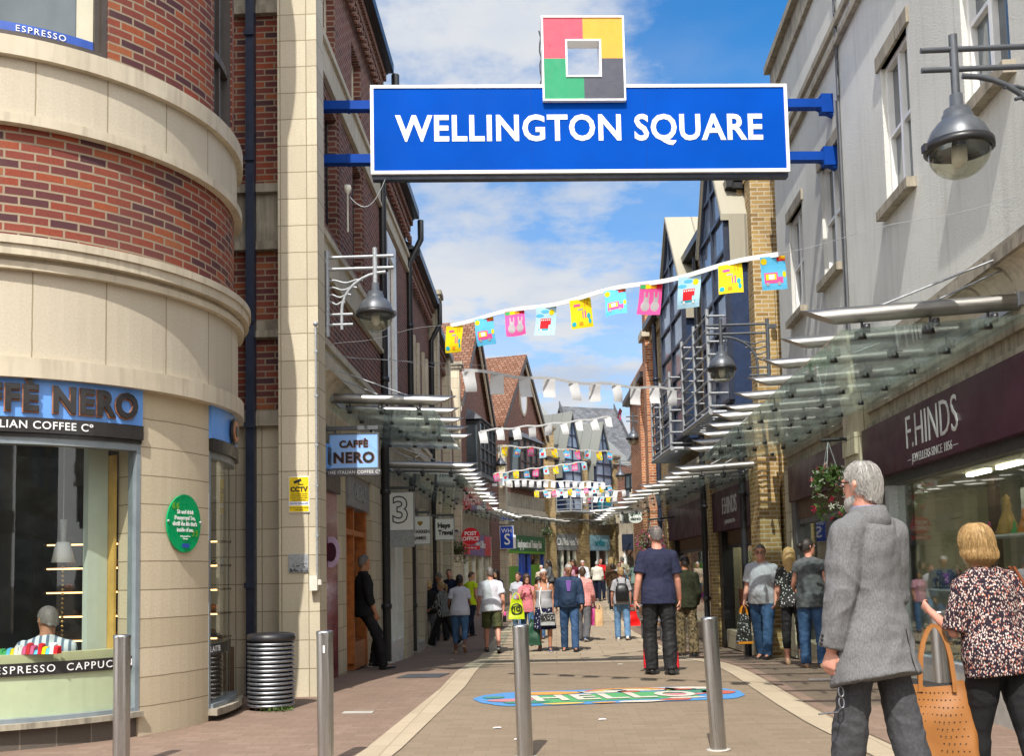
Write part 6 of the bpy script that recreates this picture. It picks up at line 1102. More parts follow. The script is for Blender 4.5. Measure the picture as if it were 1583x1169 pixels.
# loose wires
def wire(label, pts, r=.003):
    mb = MB(); mb.tube(pts, r, 5); tag(mb.build('wire', 'galv'), label, 'wire', 'thin wires across the street')
wire('thin wire running along the left terrace to the white bunting', [(-2.6, 11.5, 3.86), nat(760, 562, 16)])
# street furniture among the crowd
def bench(x, y, rz, label):
    t = thing('metal_bench', label, 'bench', (x, y, gz(x, y)), rz, 'grey slatted street seats'); mb = MB()
    for k in range(6): mb.box(-.6, .6, -.25 + .085 * k, -.19 + .085 * k, .43, .46)
    mb.build('seat', 'galv', t); mb = MB()
    for k in range(6): mb.box(-.6, .6, .25, .28, .50 + .075 * k, .545 + .075 * k)
    mb.build('backrest', 'galv', t)
    for s_ in (-.5, .5):
        mb = MB(); mb.box(s_ - .03, s_ + .03, -.22, -.16, 0, .43); mb.box(s_ - .03, s_ + .03, .25, .3, 0, .95); mb.box(s_ - .03, s_ + .03, -.16, .25, .38, .43); mb.build('leg', 'lead_grey', t)
bench(2.35, 23.2, R(-70), 'grey slatted metal seat behind the man in navy')
bench(2.5, 30.5, R(-80), 'farther grey slatted seat near the blue jacket')
t = thing('advert_board', 'grey and white pavement advertising board at the post office door', 'sign board', (-2.35, 34.5, gz(0, 34.5)), R(5)); mb = MB(); mb.box(-.28, .28, -.05, .05, .05, 1.1); mb.build('board', 'galv', t); mb = MB(); mb.box(-.24, .24, -.058, -.052, .5, 1.05); mb.build('poster', 'sign_white', t)
# ------------------------------------------------------------------ people
def skin_mat(name, c, ruddy=.5):
    t = NT(name); p = t.co('Object'); f = t.noise(p, 9, 4); c2 = t.mix(t.mr(f, .35, .7, 0, ruddy), c, (c[0] * 1.02, c[1] * .72, c[2] * .62)); t.bump(t.noise(p, 160, 3), .12, .002); t.set(c2, .52, 0, .35)
    t.b.inputs['Subsurface Weight'].default_value = .0
skin_mat('skin_fair', (.52, .29, .20)); skin_mat('skin_pink', (.56, .29, .215), .7); skin_mat('skin_tan', (.40, .20, .12)); skin_mat('skin_brown', (.16, .075, .045), .3)
def cloth(name, c, c2=None, scale=9, kind='plain', rough=.9, bump=.35):
    t = NT(name); p = t.co('Object'); c2 = c2 or sc(c, .72); f = t.noise(p, scale, 5, .6)
    if kind == 'plain': col = t.mix(t.mr(f, .3, .72), c, c2)
    elif kind == 'tweed':
        a = t.noise(t.co('Object', (1, 1, .30)), 190, 4, .75); b_ = t.noise(p, 340, 2, .8); m_ = t.math('ADD', t.math('MULTIPLY', a, .6), t.math('MULTIPLY', b_, .4)); col = t.mix(t.mr(m_, .40, .60), c, c2); col = t.mix(t.mr(t.noise(p, 5, 3), .35, .7, 0, .25), col, sc(c, .8))
    elif kind == 'print':
        v = t.n('ShaderNodeTexVoronoi', feature='F1'); v.inputs['Scale'].default_value = 105; v.inputs['Randomness'].default_value = 1; t.l(t.co('Object', (1.4, 1.4, .8)), v.inputs['Vector']); bw = t.n('ShaderNodeRGBToBW'); t.l(v.outputs['Color'], bw.inputs[0])
        col = t.ramp(bw.outputs[0], [(0, (.018, .012, .02)), (.44, (.03, .018, .028)), (.47, (.62, .50, .45)), (.66, (.72, .62, .57)), (.70, (.52, .20, .14)), (.80, (.30, .17, .16))], 'CONSTANT'); col = t.mix(t.mr(v.outputs['Distance'], .45, .62), col, (.03, .02, .03))
    elif kind == 'dots':
        v = t.n('ShaderNodeTexVoronoi'); v.inputs['Scale'].default_value = scale; t.l(p, v.inputs['Vector']); bw = t.n('ShaderNodeRGBToBW'); t.l(v.outputs['Color'], bw.inputs[0]); m_ = t.math('MULTIPLY', t.math('LESS_THAN', v.outputs['Distance'], .34), t.math('GREATER_THAN', bw.outputs[0], .42)); col = t.mix(m_, c, c2)
    elif kind == 'stripe':
        w_ = t.n('ShaderNodeTexWave'); w_.bands_direction = 'X'; w_.inputs['Scale'].default_value = scale; w_.inputs['Distortion'].default_value = .6; t.l(p, w_.inputs['Vector']); col = t.mix(t.mr(w_.outputs['Fac'], .55, .75), c, c2)
    elif kind == 'check':
        o_ = []
        for d_ in ('X', 'Z'): w_ = t.n('ShaderNodeTexWave'); w_.bands_direction = d_; w_.inputs['Scale'].default_value = scale; t.l(p, w_.inputs['Vector']); o_.append(t.mr(w_.outputs['Fac'], .4, .7))
        col = t.mix(t.math('MULTIPLY', t.math('ADD', o_[0], o_[1]), .5), c, c2)
    elif kind == 'camo':
        col = t.ramp(t.noise(p, scale, 3, .6), [(0, (.035, .03, .018)), (.42, (.11, .085, .045)), (.52, (.20, .15, .085)), (.62, (.06, .055, .028))], 'CONSTANT')
    elif kind == 'denim':
        z_ = t.n('ShaderNodeSeparateXYZ'); t.l(p, z_.inputs[0]); col = t.mix(t.mr(t.noise(p, 7, 4), .35, .7), c, c2); col = t.mix(t.mr(t.noise(t.co('Object', (1, 1, .1)), 260, 2), .4, .7, 0, .4), col, sc(c2, 1.2))
    t.bump(t.math('ADD', t.math('MULTIPLY', t.noise(p, 14, 4), 1.), t.math('MULTIPLY', t.noise(p, 300, 2), .12)), bump, .02); t.set(col, rough, 0, .2)
cloth('tweed_grey', (.105, .105, .108), (.215, .215, .22), kind='tweed', bump=.3); cloth('trouser_grey', (.045, .045, .05), (.075, .075, .082), 60); cloth('floral_print', (.1, .1, .1), kind='print', bump=.3)
cloth('legging_black', (.012, .012, .014), (.02, .02, .022), rough=.7); cloth('navy_tee', (.020, .023, .05), (.03, .033, .066)); cloth('track_black', (.012, .012, .014), (.024, .024, .026), rough=.6); cloth('grey_tank', (.36, .36, .38), (.44, .44, .46)); cloth('skirt_navy', (.012, .014, .045), (.5, .5, .52), 22, 'dots')
cloth('jacket_blue', (.018, .035, .075), (.03, .055, .105), rough=.65); cloth('violet_tee', (.20, .10, .36)); cloth('denim_dark', (.018, .045, .11), (.06, .12, .24), kind='denim'); cloth('denim_light', (.07, .16, .30), (.16, .28, .44), kind='denim'); cloth('denim_mid', (.03, .075, .17), (.07, .15, .28), kind='denim')
cloth('white_tee', (.66, .66, .72), (.56, .56, .63)); cloth('pale_tee', (.44, .45, .54), (.52, .53, .62)); cloth('shorts_olive', (.045, .05, .02), (.085, .09, .04)); cloth('black_tee', (.010, .010, .012), (.02, .02, .022)); cloth('trouser_lilac', (.12, .12, .155), (.17, .17, .21)); cloth('stripe_dark', (.02, .024, .026), (.30, .31, .32), 16, 'stripe')
cloth('pink_shirt', (.66, .22, .24), (.55, .16, .20)); cloth('pink_check', (.62, .17, .16), (.70, .42, .38), 9, 'check'); cloth('grey_marl', (.28, .28, .30), (.42, .42, .44), 40); cloth('marl_light', (.36, .37, .42), (.50, .51, .56), 40); cloth('camo_top', (.02, .02, .01), kind='camo', scale=16); cloth('camo_trouser', (.1, .1, .1), kind='camo', scale=22)
cloth('olive_dark', (.015, .017, .008), (.03, .034, .018), 16); cloth('leopard', (.03, .03, .03), (.5, .5, .5), 34, 'dots'); cloth('top_charcoal', (.05, .055, .06), (.13, .135, .145), 18); cloth('red_top', (.50, .015, .02)); cloth('maroon_top', (.10, .012, .022)); cloth('cream_jacket', (.62, .60, .52), (.52, .50, .44)); cloth('white_shirt', (.68, .70, .74), (.60, .62, .68)); cloth('beige_tee', (.55, .45, .34)); cloth('blue_anorak', (.02, .22, .50), (.03, .30, .62)); cloth('mint_top', (.30, .40, .36)); cloth('brown_top', (.10, .055, .03)); cloth('pink_top', (.55, .28, .36)); cloth('trouser_navy', (.012, .016, .035)); cloth('grey_combat', (.09, .09, .10), (.13, .13, .14)); cloth('hivis', (.55, .72, .02), (.45, .6, .02)); cloth('steel_blue', (.08, .17, .34)); cloth('stripe_blue', (.55, .60, .64), (.11, .16, .23), 5.5, 'stripe'); cloth('lilac_shirt', (.42, .40, .60)); cloth('red_stripe', (.60, .02, .03))
plain('shoe_black', (.014, .014, .015), .4); plain('shoe_white', (.55, .55, .54), .5); plain('shoe_navy', (.02, .05, .12), .5); plain('shoe_tan', (.35, .2, .12), .5); plain('lens_dark', (.01, .01, .012), .1); plain('lip', (.42, .12, .10), .4); plain('eye_dark', (.03, .02, .015), .15); plain('tan_leather', (.33, .135, .036), .42, var=.12, scale=4, bump=.1, bscale=220); plain('brown_leather', (.22, .062, .022), .4, var=.2, scale=5); plain('lime_bag', (.50, .62, .01), .4); plain('red_bag', (.72, .008, .008), .4, var=.1); plain('green_bag', (.01, .06, .03), .5); plain('paper_bag', (.62, .40, .20), .7); plain('magenta_bag', (.5, .05, .25), .5); plain('grey_bag', (.36, .38, .38), .5); plain('glass_wire', (.25, .25, .27), .3, .8)
def hairmat(name, a, b):
    t = NT(name); st = t.noise(t.co('Object', (1, 1, .12)), 210, 4, .7); t.bump(st, .5, .006); t.set(t.mix(t.mr(st, .35, .65), a, b), .48, 0, .4)
hairmat('hair_grey', (.20, .185, .17), (.52, .50, .47)); hairmat('hair_white', (.40, .39, .38), (.70, .69, .68)); hairmat('hair_blonde', (.26, .14, .045), (.62, .42, .19)); hairmat('hair_dark', (.008, .006, .005), (.03, .022, .018)); hairmat('hair_brown', (.03, .017, .01), (.10, .06, .035)); hairmat('hair_short_grey', (.07, .06, .055), (.22, .20, .19)); hairmat('hair_fair', (.16, .09, .035), (.45, .30, .14))
JOBS = []
def remesh_job(mb, name, mat_, parent, vox, smooth=4, wrinkle=0., seed=0, wscale=(9, 9, 5), top=False):
    me = mb.mesh(name, [mat_]); o = bpy.data.objects.new(name, me); COL.objects.link(o)
    if parent: o.parent = parent
    m_ = o.modifiers.new('r', 'REMESH'); m_.mode = 'VOXEL'; m_.voxel_size = vox; m_.use_smooth_shade = True
    s_ = o.modifiers.new('s', 'SMOOTH'); s_.factor = .5; s_.iterations = smooth; JOBS.append((o, mat_, wrinkle, seed, wscale)); return o
def run_jobs():
    dg = bpy.context.evaluated_depsgraph_get(); dg.update()
    for o, mat_, wr, seed, ws in JOBS:
        me = bpy.data.meshes.new_from_object(o.evaluated_get(dg)); old = o.data; o.modifiers.clear(); me.materials.clear(); me.materials.append(MATS[mat_]); me.name = o.name; o.data = me; bpy.data.meshes.remove(old)
        n = len(me.vertices)
        if wr and n:
            co = [0.] * (3 * n); no = [0.] * (3 * n); me.vertices.foreach_get('co', co); me.vertices.foreach_get('normal', no)
            for i in range(n):
                p = V((co[3 * i] * ws[0] + seed * 3.1, co[3 * i + 1] * ws[1], co[3 * i + 2] * ws[2])); q = noise.noise(p + V((0, 0, noise.noise(p * .6) * 1.4))); f = wr * (1 - 2.2 * abs(q)) * .8 + wr * .4 * noise.noise(p * 2.6)
                for k in range(3): co[3 * i + k] += no[3 * i + k] * f
            me.vertices.foreach_set('co', co); me.update()
        me.polygons.foreach_set('use_smooth', [True] * len(me.polygons))
    JOBS.clear()
MALE = [(.86, .12, .09, 0), (.93, .168, .115, -.005), (1.02, .160, .112, 0), (1.12, .155, .108, .005), (1.22, .166, .118, .005), (1.32, .176, .122, 0), (1.39, .152, .102, -.008), (1.445, .098, .074, -.012), (1.495, .063, .063, -.008), (1.56, .056, .06, .008)]
FEM = [(.86, .125, .095, 0), (.93, .176, .125, -.01), (1.02, .155, .11, 0), (1.12, .135, .098, 0), (1.22, .146, .108, .012), (1.30, .158, .122, .022), (1.38, .138, .092, 0), (1.43, .085, .062, -.01), (1.48, .052, .052, -.004), (1.55, .047, .052, .010)]
def interp(tab, z):
    for a, b in zip(tab, tab[1:]):
        if z <= b[0]: f = max(0, (z - a[0]) / (b[0] - a[0])); return [a[i] + (b[i] - a[i]) * f for i in (1, 2, 3)]
    return list(tab[-1][1:])
def frame(d, n):
    d = d.normalized(); n = (n - d * n.dot(d)).normalized(); return d, n, d.cross(n)
def hand(mb, wr, d, n, side, curl, s, thumb=.5, gap=1.):
    """wr wrist, d along the hand, n palm normal (palm faces n); five separate fingers"""
    d, n, b = frame(d, n); b = b * (1 if side > 0 else -1); L = .085 * s   # b points to the thumb side
    rr = [(0, .026, .019), (.3, .034, .017), (.75, .040, .016), (1., .040, .014)]
    mb.loft([mb.ring(wr + d * (L * t), d, 10, ry * s, rx * s, b) if False else [wr + d * (L * t) + b * rx * s * cos(2 * pi * i / 12) + n * ry * s * sin(2 * pi * i / 12) for i in range(12)] for t, rx, ry in rr])
    for k, (off, ln, r) in enumerate(((.030, .072, .0088), (.0105, .080, .0090), (-.0095, .075, .0086), (-.028, .060, .0076))):
        p = wr + d * (L * .93) + b * off * s * gap; a = .12 + curl * .35 * (1 + .12 * k); pts = [p - d * .015 * s, p]; rad = [r * s, r * s]; e = d
        for j, f in enumerate((.45, .32, .25)):
            ang = curl * (.55 + .3 * j) * (1 + .06 * k); q = sum((curl * (.55 + .3 * i) for i in range(j + 1)), 0) * (1 + .05 * k); dirv = d * cos(q) + n * sin(q) + b * off * .9; p = p + dirv.normalized() * ln * f * s; pts.append(p.copy()); rad.append(r * s * (1 - .1 * (j + 1)))
        mb.tube(pts, rad, 8); mb.ball(pts[-1], rad[-1], 6)
    p = wr + d * .018 * s + b * .024 * s; pts = [p]; rad = [.013 * s]
    for j, f in enumerate((.034, .030, .024)): q = thumb + .25 * j; p = p + ((d * .8 + b * .75) * cos(q) + n * .9 * sin(q)).normalized() * f * s; pts.append(p.copy()); rad.append((.0125 - .0018 * j) * s)
    mb.tube(pts, rad, 8); mb.ball(pts[-1], rad[-1], 6)
def person(label, x, y, H, yaw, sex='m', w=1., belly=0., legs=((8, 4), (-8, 10)), arms=((8, 8, 12, 0), (-6, 8, 16, 0)), lean=2, head=(0, 0), top=('tee', 'white_tee', .55), bottom=('trousers', 'denim_dark'), shoes='shoe_black', hair=('short', 'hair_brown'), skin='skin_fair', lod=1, glasses=None, splay=3, zoff=0., under=None, extra=None, tilt=0, hs=1., curl=.55, seed=0, group=None, drop=0, squat=0):
    w *= .93; s = H / 1.75; jr = random.Random(seed * 7 + 1); jj_ = lambda q: jr.uniform(-q, q) if lod else 0
    tilt += jj_(2.2); lean += jj_(2) + (1.5 if lod else 0); head = (head[0] + jj_(16), head[1] + jj_(6)); arms = tuple((a_[0] + jj_(12), a_[1] + jj_(3), a_[2] + abs(jj_(22)), a_[3] + abs(jj_(10))) for a_ in arms)
    if lod and max(abs(legs[0][0]), abs(legs[1][0])) < 12: k_ = jr.uniform(1.2, 2.4); legs = tuple((q[0] * k_ * .9, q[1] * k_) for q in legs)
    tab = [(a, b * w, c * w, d) for a, b, c, d in (MALE if sex == 'm' else FEM)]; vox = (.007, .0115, .017)[lod]; HZ = .93
    Rl = M.Rotation(R(tilt), 3, 'Y') @ M.Rotation(-R(lean), 3, 'X'); hip = V((0, 0, HZ))
    T = lambda p: hip + Rl @ (V(p) - hip)
    J = {}
    for sd, nm, (a, k) in ((-1, 'L', legs[0]), (1, 'R', legs[1])):
        a, k = R(a), R(k); sp = R(splay) * sd; h = hip + V((sd * .088 * (w ** .5), 0, -.03)); kn = h + V((sin(sp) * .42, .43 * sin(a), -.43 * cos(a))); an = kn + V((sin(sp) * .2 * .0, .42 * sin(a - k), -.42 * cos(a - k))); pit = (a - k) if (a - k) < 0 else (a - k) * .6; pit = max(-1.0, min(.3, pit)) * .8
        fd = V((sd * .13, cos(pit), sin(pit))).normalized(); J['h' + nm], J['k' + nm], J['a' + nm], J['f' + nm] = h, kn, an, fd
    low = min(min((J['a' + n] + J['f' + n] * .15 - V((0, 0, .075))).z, (J['a' + n] - J['f' + n] * .06 - V((0, 0, .078))).z) for n in 'LR')
    shw = (.178 if sex == 'm' else .155) * w ** .6
    for sd, nm, (fl, ab, el, inw) in ((-1, 'L', arms[0]), (1, 'R', arms[1])):
        fl, ab, el, inw = R(fl), R(ab), R(el), R(inw); sh = T((sd * shw, -.008, 1.385)); ua = Rl @ V((sd * sin(ab), cos(ab) * sin(fl), -cos(ab) * cos(fl))); eb = sh + ua * .295; fa = Rl @ V((sd * (sin(ab) * .6 - sin(inw)), cos(inw) * sin(fl + el), -cos(inw) * cos(fl + el))); fa.normalize(); wr = eb + fa * .255; J['s' + nm], J['e' + nm], J['w' + nm], J['d' + nm] = sh, eb, wr, fa
    hy, hp = head; Hm = M.Rotation(R(hy), 3, 'Z') @ M.Rotation(-R(hp), 3, 'X'); hc = T((0, .012, 1.635)); HT = lambda p: hc + Rl @ (Hm @ (V(p) * hs)) - Rl @ V((0, 0, .12 * (1 - hs)))
    base = V((x, y, gz(x, y) + zoff)); A = M.Translation(base) @ M.Rotation(R(yaw), 4, 'Z') @ M.Scale(s, 4) @ M.Translation((0, 0, -low))
    def fin(mb):
        return mb
    # body
    mb = MB(); rg = lambda z, k=1., o=0., cy=0.: (lambda q: [T((q[0] * cos(2 * pi * i / 20) * k + (o * cos(2 * pi * i / 20)), (q[1] * k + o) * sin(2 * pi * i / 20) + q[2] + cy, z)) for i in range(20)])(interp(tab, z))
    mb.loft([rg(t[0]) for t in tab]); hw = .055 if sex == 'm' else .046
    for n in 'LR':
        mb.tube([J['h' + n], J['h' + n].lerp(J['k' + n], .5), J['k' + n], J['k' + n].lerp(J['a' + n], .35), J['k' + n].lerp(J['a' + n], .75), J['a' + n]], [.088 * w, .076 * w, .056, .056, .041, .036], 10); mb.ball(J['k' + n], .055, 8)
        f = J['f' + n]; mb.tube([J['a' + n] - f * .05 - V((0, 0, .04)), J['a' + n] + f * .06 - V((0, 0, .045)), J['a' + n] + f * .15 - V((0, 0, .06))], [.036, .036, .022], 8)
        m0 = J['s' + n]; mb.ball(m0, hw * 1.08, 8); mb.tube([m0, m0.lerp(J['e' + n], .5), J['e' + n], J['e' + n].lerp(J['w' + n], .3), J['w' + n]], [hw, hw * .9, hw * .74, hw * .76, hw * .50], 10); mb.ball(J['e' + n], hw * .74, 8)
        sd = -1 if n == 'L' else 1; pn = V((-sd, .15, 0)); c_ = curl[0 if n == 'L' else 1] if isinstance(curl, tuple) else curl; hand(mb, J['w' + n], J['d' + n], Rl @ pn, -sd * 1 if False else (1 if sd < 0 else -1), c_, .97 if sex == 'm' else .88, gap=1 if lod == 0 else 1.15)
    hd = [(-.118, .022, .024, .060), (-.106, .040, .046, .044), (-.075, .056, .072, .022), (-.03, .067, .089, .008), (.02, .074, .096, .0), (.06, .072, .092, -.004), (.09, .058, .074, -.008), (.108, .034, .044, -.01), (.116, .010, .013, -.01)]
    mb.loft([[HT((a * cos(2 * pi * i / 18), b * sin(2 * pi * i / 18) + c, z)) for i in range(18)] for z, a, b, c in hd])
    mb.tube([T((0, -.008, 1.45)), HT((0, -.012, -.06))], [hw * 1.12, hw * 1.06], 12)
    mb.tube([HT((0, .088, .012)), HT((0, .104, -.028)), HT((0, .092, -.040))], [.008, .015, .010], 8); mb.ball(HT((0, .086, -.088)), .02, 8)
    for sd in (-1, 1): mb.tube([HT((sd * .073, -.008, .018)), HT((sd * .080, -.016, .0)), HT((sd * .074, -.004, -.035))], [.014, .016, .010], 8); mb.tube([HT((sd * .015, .092, .022)), HT((sd * .05, .082, .024))], .009, 6)
    for v in mb.v: pass
    Ai = A
    def xf(mb_): mb_.v = [M.Scale(s, 3) @ (q - V((0, 0, low))) for q in mb_.v]; return mb_
    body = remesh_job(xf(mb), 'person', skin, None, vox, 2); body.matrix_world = M.Translation(base) @ M.Rotation(R(yaw), 4, 'Z'); tag(body, label, 'person', group)
    def part(mb_, name, mat_, wr=.004, k=1., sm=3, ws=(9, 9, 5)): return remesh_job(xf(mb_), name, mat_, body, vox * k, sm, wr, seed + len(label), ws)
    def solid(mb_, name, mats): return xf(mb_).build(name, mats, body)
    # face
    if lod < 2 or True:
        e = MB()
        for sd in (-1, 1): e.ball(HT((sd * .032, .086, .008)), .0125, 8, 0, (1.3, .6, .7)); e.ball(HT((sd * .032, .0925, .008)), .0075, 6, 1)
        for sd in (-1, 1): e.tube([HT((sd * .016, .098, .030)), HT((sd * .048, .087, .033))], .0045, 5, 1)
        solid(e, 'eyes', ['c_white', 'eye_dark']); e = MB(); e.tube([HT((-.022, .084, -.066)), HT((0, .093, -.064)), HT((.022, .084, -.066))], [.003, .006, .003], 6); solid(e, 'lips', 'lip')
    # bottom
    bk, bm = bottom
    mb = MB(); bo = .016 if bk in ('leggings', 'crop') else .024
    if bk == 'skirt':
        pr = [(1.06, 1.0, .02), (.96, 1.06, .03), (.80, 1.12, .05), (.62, 1.22, .075), (.46, 1.34, .10)]; mb.loft([[T((q[0] * k * cos(t) * (1 + .05 * sin(7 * t) * (1.06 - z)), q[1] * k * 1.15 * sin(t) * (1 + .05 * sin(7 * t) * (1.06 - z)), z)) for t in [2 * pi * i / 40 for i in range(40)]] for z, k, o in pr for q in [interp(tab, max(z, .93))]]); part(mb, 'skirt', bm, .006)
    else:
        mb.loft([rg(z, 1., bo * (1 if z < .95 else .55)) for z in (.87, .93, .98, 1.02)])
        for n in 'LR':
            h, k_, a_ = J['h' + n], J['k' + n], J['a' + n]
            if bk == 'shorts': mb.tube([h, h.lerp(k_, .5), h.lerp(k_, .93)], [.108 * w, .102 * w, .098 * w], 12)
            elif bk in ('crop', 'leggings'):
                e_ = .62 if bk == 'crop' else .93; mb.tube([h, h.lerp(k_, .5), k_, k_.lerp(a_, .32), k_.lerp(a_, e_)], [.100 * w, .088 * w, .066, .066, .050 if bk == 'crop' else .045], 12); mb.ball(k_, .066, 8)
            else:
                fl = .070 if bk == 'trousers' else .085; mb.tube([h, h.lerp(k_, .5), k_, k_.lerp(a_, .4), k_.lerp(a_, 1.02) + V((0, 0, -.02))], [.107 * w, .097 * w, .080, fl + .006, fl], 12); mb.ball(k_, .079, 8)
            if bk != 'shorts': mb.ball(h + V((0, -.035, 0)), .095 * w, 10)
        part(mb, 'shorts' if bk == 'shorts' else 'trousers', bm, .0035 if bk == 'leggings' else .008, ws=(7, 7, 11))
    # shoes
    for n in 'LR':
        mb = MB(); f = J['f' + n]; a_ = J['a' + n]; up = V((0, 0, 1)); sd_ = f.cross(up).normalized(); dn = sd_.cross(f) * (1 if sd_.cross(f).z < 0 else -1)
        rr = [(-.075, .028, .020, .060), (-.06, .036, .034, .046), (-.01, .037, .038, .043), (.06, .043, .030, .052), (.12, .044, .023, .059), (.165, .034, .017, .063), (.185, .014, .009, .066)]
        mb.loft([[a_ + f * t + dn * c + sd_ * (rx * cos(2 * pi * i / 14)) + dn * (min(ry, .080 - c) * sin(2 * pi * i / 14)) for i in range(14)] for t, rx, ry, c in rr])
        if shoes != 'shoe_tan': mb.tube([a_ + V((0, 0, .02)), a_ + dn * .05], [.043, .038], 10)
        xf(mb).build('shoe', shoes, body)
        if shoes in ('shoe_white', 'shoe_navy'): mb = MB(); mb.loft([[a_ + f * t + dn * c + sd_ * (rx * 1.05 * cos(2 * pi * i / 14)) for i in range(14) for c in ()] or [a_ + f * (.055 + .135 * cos(2 * pi * i / 20)) + sd_ * (.046 * sin(2 * pi * i / 20)) + dn * c for i in range(20)] for c, t, rx in ((.066, 0, 0), (.083, 0, 0))], 0, True, False); xf(mb).build('shoe_sole', 'c_white', body)
    # top
    tk, tm, slv = top
    mb = MB(); o = {'tee': .020, 'tank': .010, 'shirt': .022, 'jacket': .036, 'blazer': .030}[tk]; hem = {'tee': .84, 'tank': .90, 'shirt': .82, 'jacket': .88, 'blazer': .70}[tk] - drop; zt = 1.468 if tk != 'tank' else 1.30; rings = []; n_ = 28; z = hem
    zs = [hem] + [q for q in (.78, .86, .94, 1.0, 1.06, 1.12, 1.18, 1.24, 1.30, 1.36, 1.41, 1.44) if q > hem + .03 and q < zt - .01] + [zt]
    for z in zs:
        q = interp(tab, max(z, .9)); loose = 0 if tk == 'tank' else max(0, min(1, (1.34 - z) / .3)); hb = .018 * max(0, min(1, (1.1 - z) / .1)) if tk != 'tank' else .006; rx = max(q[0], .165 * w * loose + q[0] * (1 - loose)) + o + hb; ry = max(q[1], .112 * w * loose + q[1] * (1 - loose)) + o + hb
        b_ = belly * math.exp(-((z - 1.06) / .16) ** 2); fl = max(0, .98 - z) * (.21 if tk == 'blazer' else .06); rx += fl; ry += fl * .9; k = (1 - .12 * (z > 1.42))
        rings.append([T((rx * k * cos(2 * pi * i / n_), (ry * k + (b_ if sin(2 * pi * i / n_) > 0 else 0) * sin(2 * pi * i / n_)) * sin(2 * pi * i / n_) + q[2], z - (.045 * sin(2 * pi * i / n_) if tk == 'blazer' and z == hem else 0))) for i in range(n_)])
    mb.loft(rings); bal = hw + o * .9
    if tk == 'tank':
        for sd in (-1, 1): mb.tube([T((sd * .085, .105, 1.27)), T((sd * .095, .075, 1.38)), T((sd * .098, .0, 1.445)), T((sd * .095, -.085, 1.38)), T((sd * .085, -.105, 1.27))], .022, 8)
    else:
        for n in 'LR':
            a0, e0, w0 = J['s' + n], J['e' + n], J['w' + n]; mb.ball(a0 + V((0, 0, .0)), bal * 1.02, 10); nk = T((0, -.012, 1.452)); mb.tube([nk, nk.lerp(a0, .55) + V((0, 0, .006)), a0], [.050 + o * .5, .052 + o * .5, bal * .9], 10)
            if slv <= 1: mb.tube([a0, a0.lerp(e0, slv * .5), a0.lerp(e0, slv)], [bal, bal * 1.0, bal * (1.08 if tk == 'tee' else 1.02)], 12)
            else: mb.tube([a0, a0.lerp(e0, .5), e0, e0.lerp(w0, .45), e0.lerp(w0, slv - 1)], [bal, bal * .96, bal * .88, bal * .80, bal * .70], 12); mb.ball(e0, bal * .88, 8)
        if tk in ('jacket', 'blazer', 'shirt'): mb.loft([[T((r_ * cos(2 * pi * i / 20), r_ * .98 * sin(2 * pi * i / 20) - .006, z)) for i in range(20)] for z, r_ in ((1.44, .088), (1.475, .080), (1.502, .074))])
    topo = part(mb, {'tee': 'top', 'tank': 'top', 'shirt': 'shirt', 'jacket': 'jacket', 'blazer': 'jacket'}[tk], tm, {'tee': .007, 'tank': .004, 'shirt': .008, 'jacket': .009, 'blazer': .010}[tk], ws=(8, 8, 6))
    if under: mb = MB(); q = [T((0, .0, 1.46)), T((.0, .0, 1.2))]; mb.prism([T((-.055, .148 + belly * .0, 1.43)), T((.055, .148, 1.43)), T((.03, .165 + belly * .6, 1.22)), T((-.03, .165 + belly * .6, 1.22))], (0, -.05, 0)); solid(mb, 'undershirt', under)
    # hair
    hk, hmn = hair
    if hk != 'none':
        st = {'short': (.070, -.005, -.075, .011), 'crop': (.080, .012, -.055, .006), 'bob': (.055, -.105, -.12, .02), 'long': (.055, -.22, -.26, .022), 'bun': (.060, -.03, -.075, .012), 'pony': (.060, -.03, -.075, .012), 'collar': (.070, -.03, -.098, .0075), 'bald': (.2, -.01, -.07, .008)}[hk]; mb = MB(); na, nt_ = (88, 22) if lod == 0 else (44, 14); rnd = random.Random(seed + 3); outer = []
        def lim(a): # a: 0 front .. pi back
            c = cos(a); return st[0] * max(0, c) ** .6 + st[1] * (1 - abs(c)) + st[2] * max(0, -c) if c > 0 or True else 0
        for lay in (0, 1):
            for j in range(nt_ + 1):
                rw = []
                for i in range(na):
                    a = 2 * pi * i / na; zb = lim(a) + .006 * sin(9 * a + seed); ztop = .119 + st[3] * .75
                    if hk == 'bald': ztop = .07
                    z = ztop + (zb - ztop) * (j / nt_) ** 1.0; zz_ = max(z, 0.); kk = math.sqrt(max(0, 1 - (zz_ / (ztop + .002 if hk != 'bald' else .13)) ** 2.3)); th = st[3] * (1 if lay == 0 else -.1) * (1 - .25 * (j / nt_ > .9)) * (1 + .30 * noise.noise(V((cos(a) * 4, sin(a) * 4, z * 5 + seed))) + .30 * noise.noise(V((cos(a) * 17, sin(a) * 17, z * 4 + seed)))); fl = 0
                    if z < -.02 and hk in ('bob', 'long', 'collar'): fl = (.012 if hk == 'bob' else .0) * sin(min(1, (-.02 - z) / .09) * pi) - (.018 if hk == 'bob' else 0) * max(0, (-z - .085) / .04)
                    kk *= 1 - (1.1 if hk in ('collar', 'short', 'crop', 'bun', 'pony') else .5 if hk == 'bob' else 0) * max(0, -.03 - z); rx, ry = .074 * kk + (th + fl) * (kk ** .3 if kk > 0 else 0), .096 * kk + (th + fl) * (kk ** .3 if kk > 0 else 0); rw.append(HT((rx * sin(a), ry * cos(a) - .004 - (.014 if z < -.03 and hk == 'long' and cos(a) < 0 else 0), z)))
                outer.append(rw)
        nn_ = nt_ + 1; mb.loft(outer[:nn_], 0, False); mb.loft(outer[nn_:], 0, False)
        for i in range(na): mb.poly([outer[nn_ - 1][i], outer[nn_ - 1][(i + 1) % na], outer[-1][(i + 1) % na], outer[-1][i]])
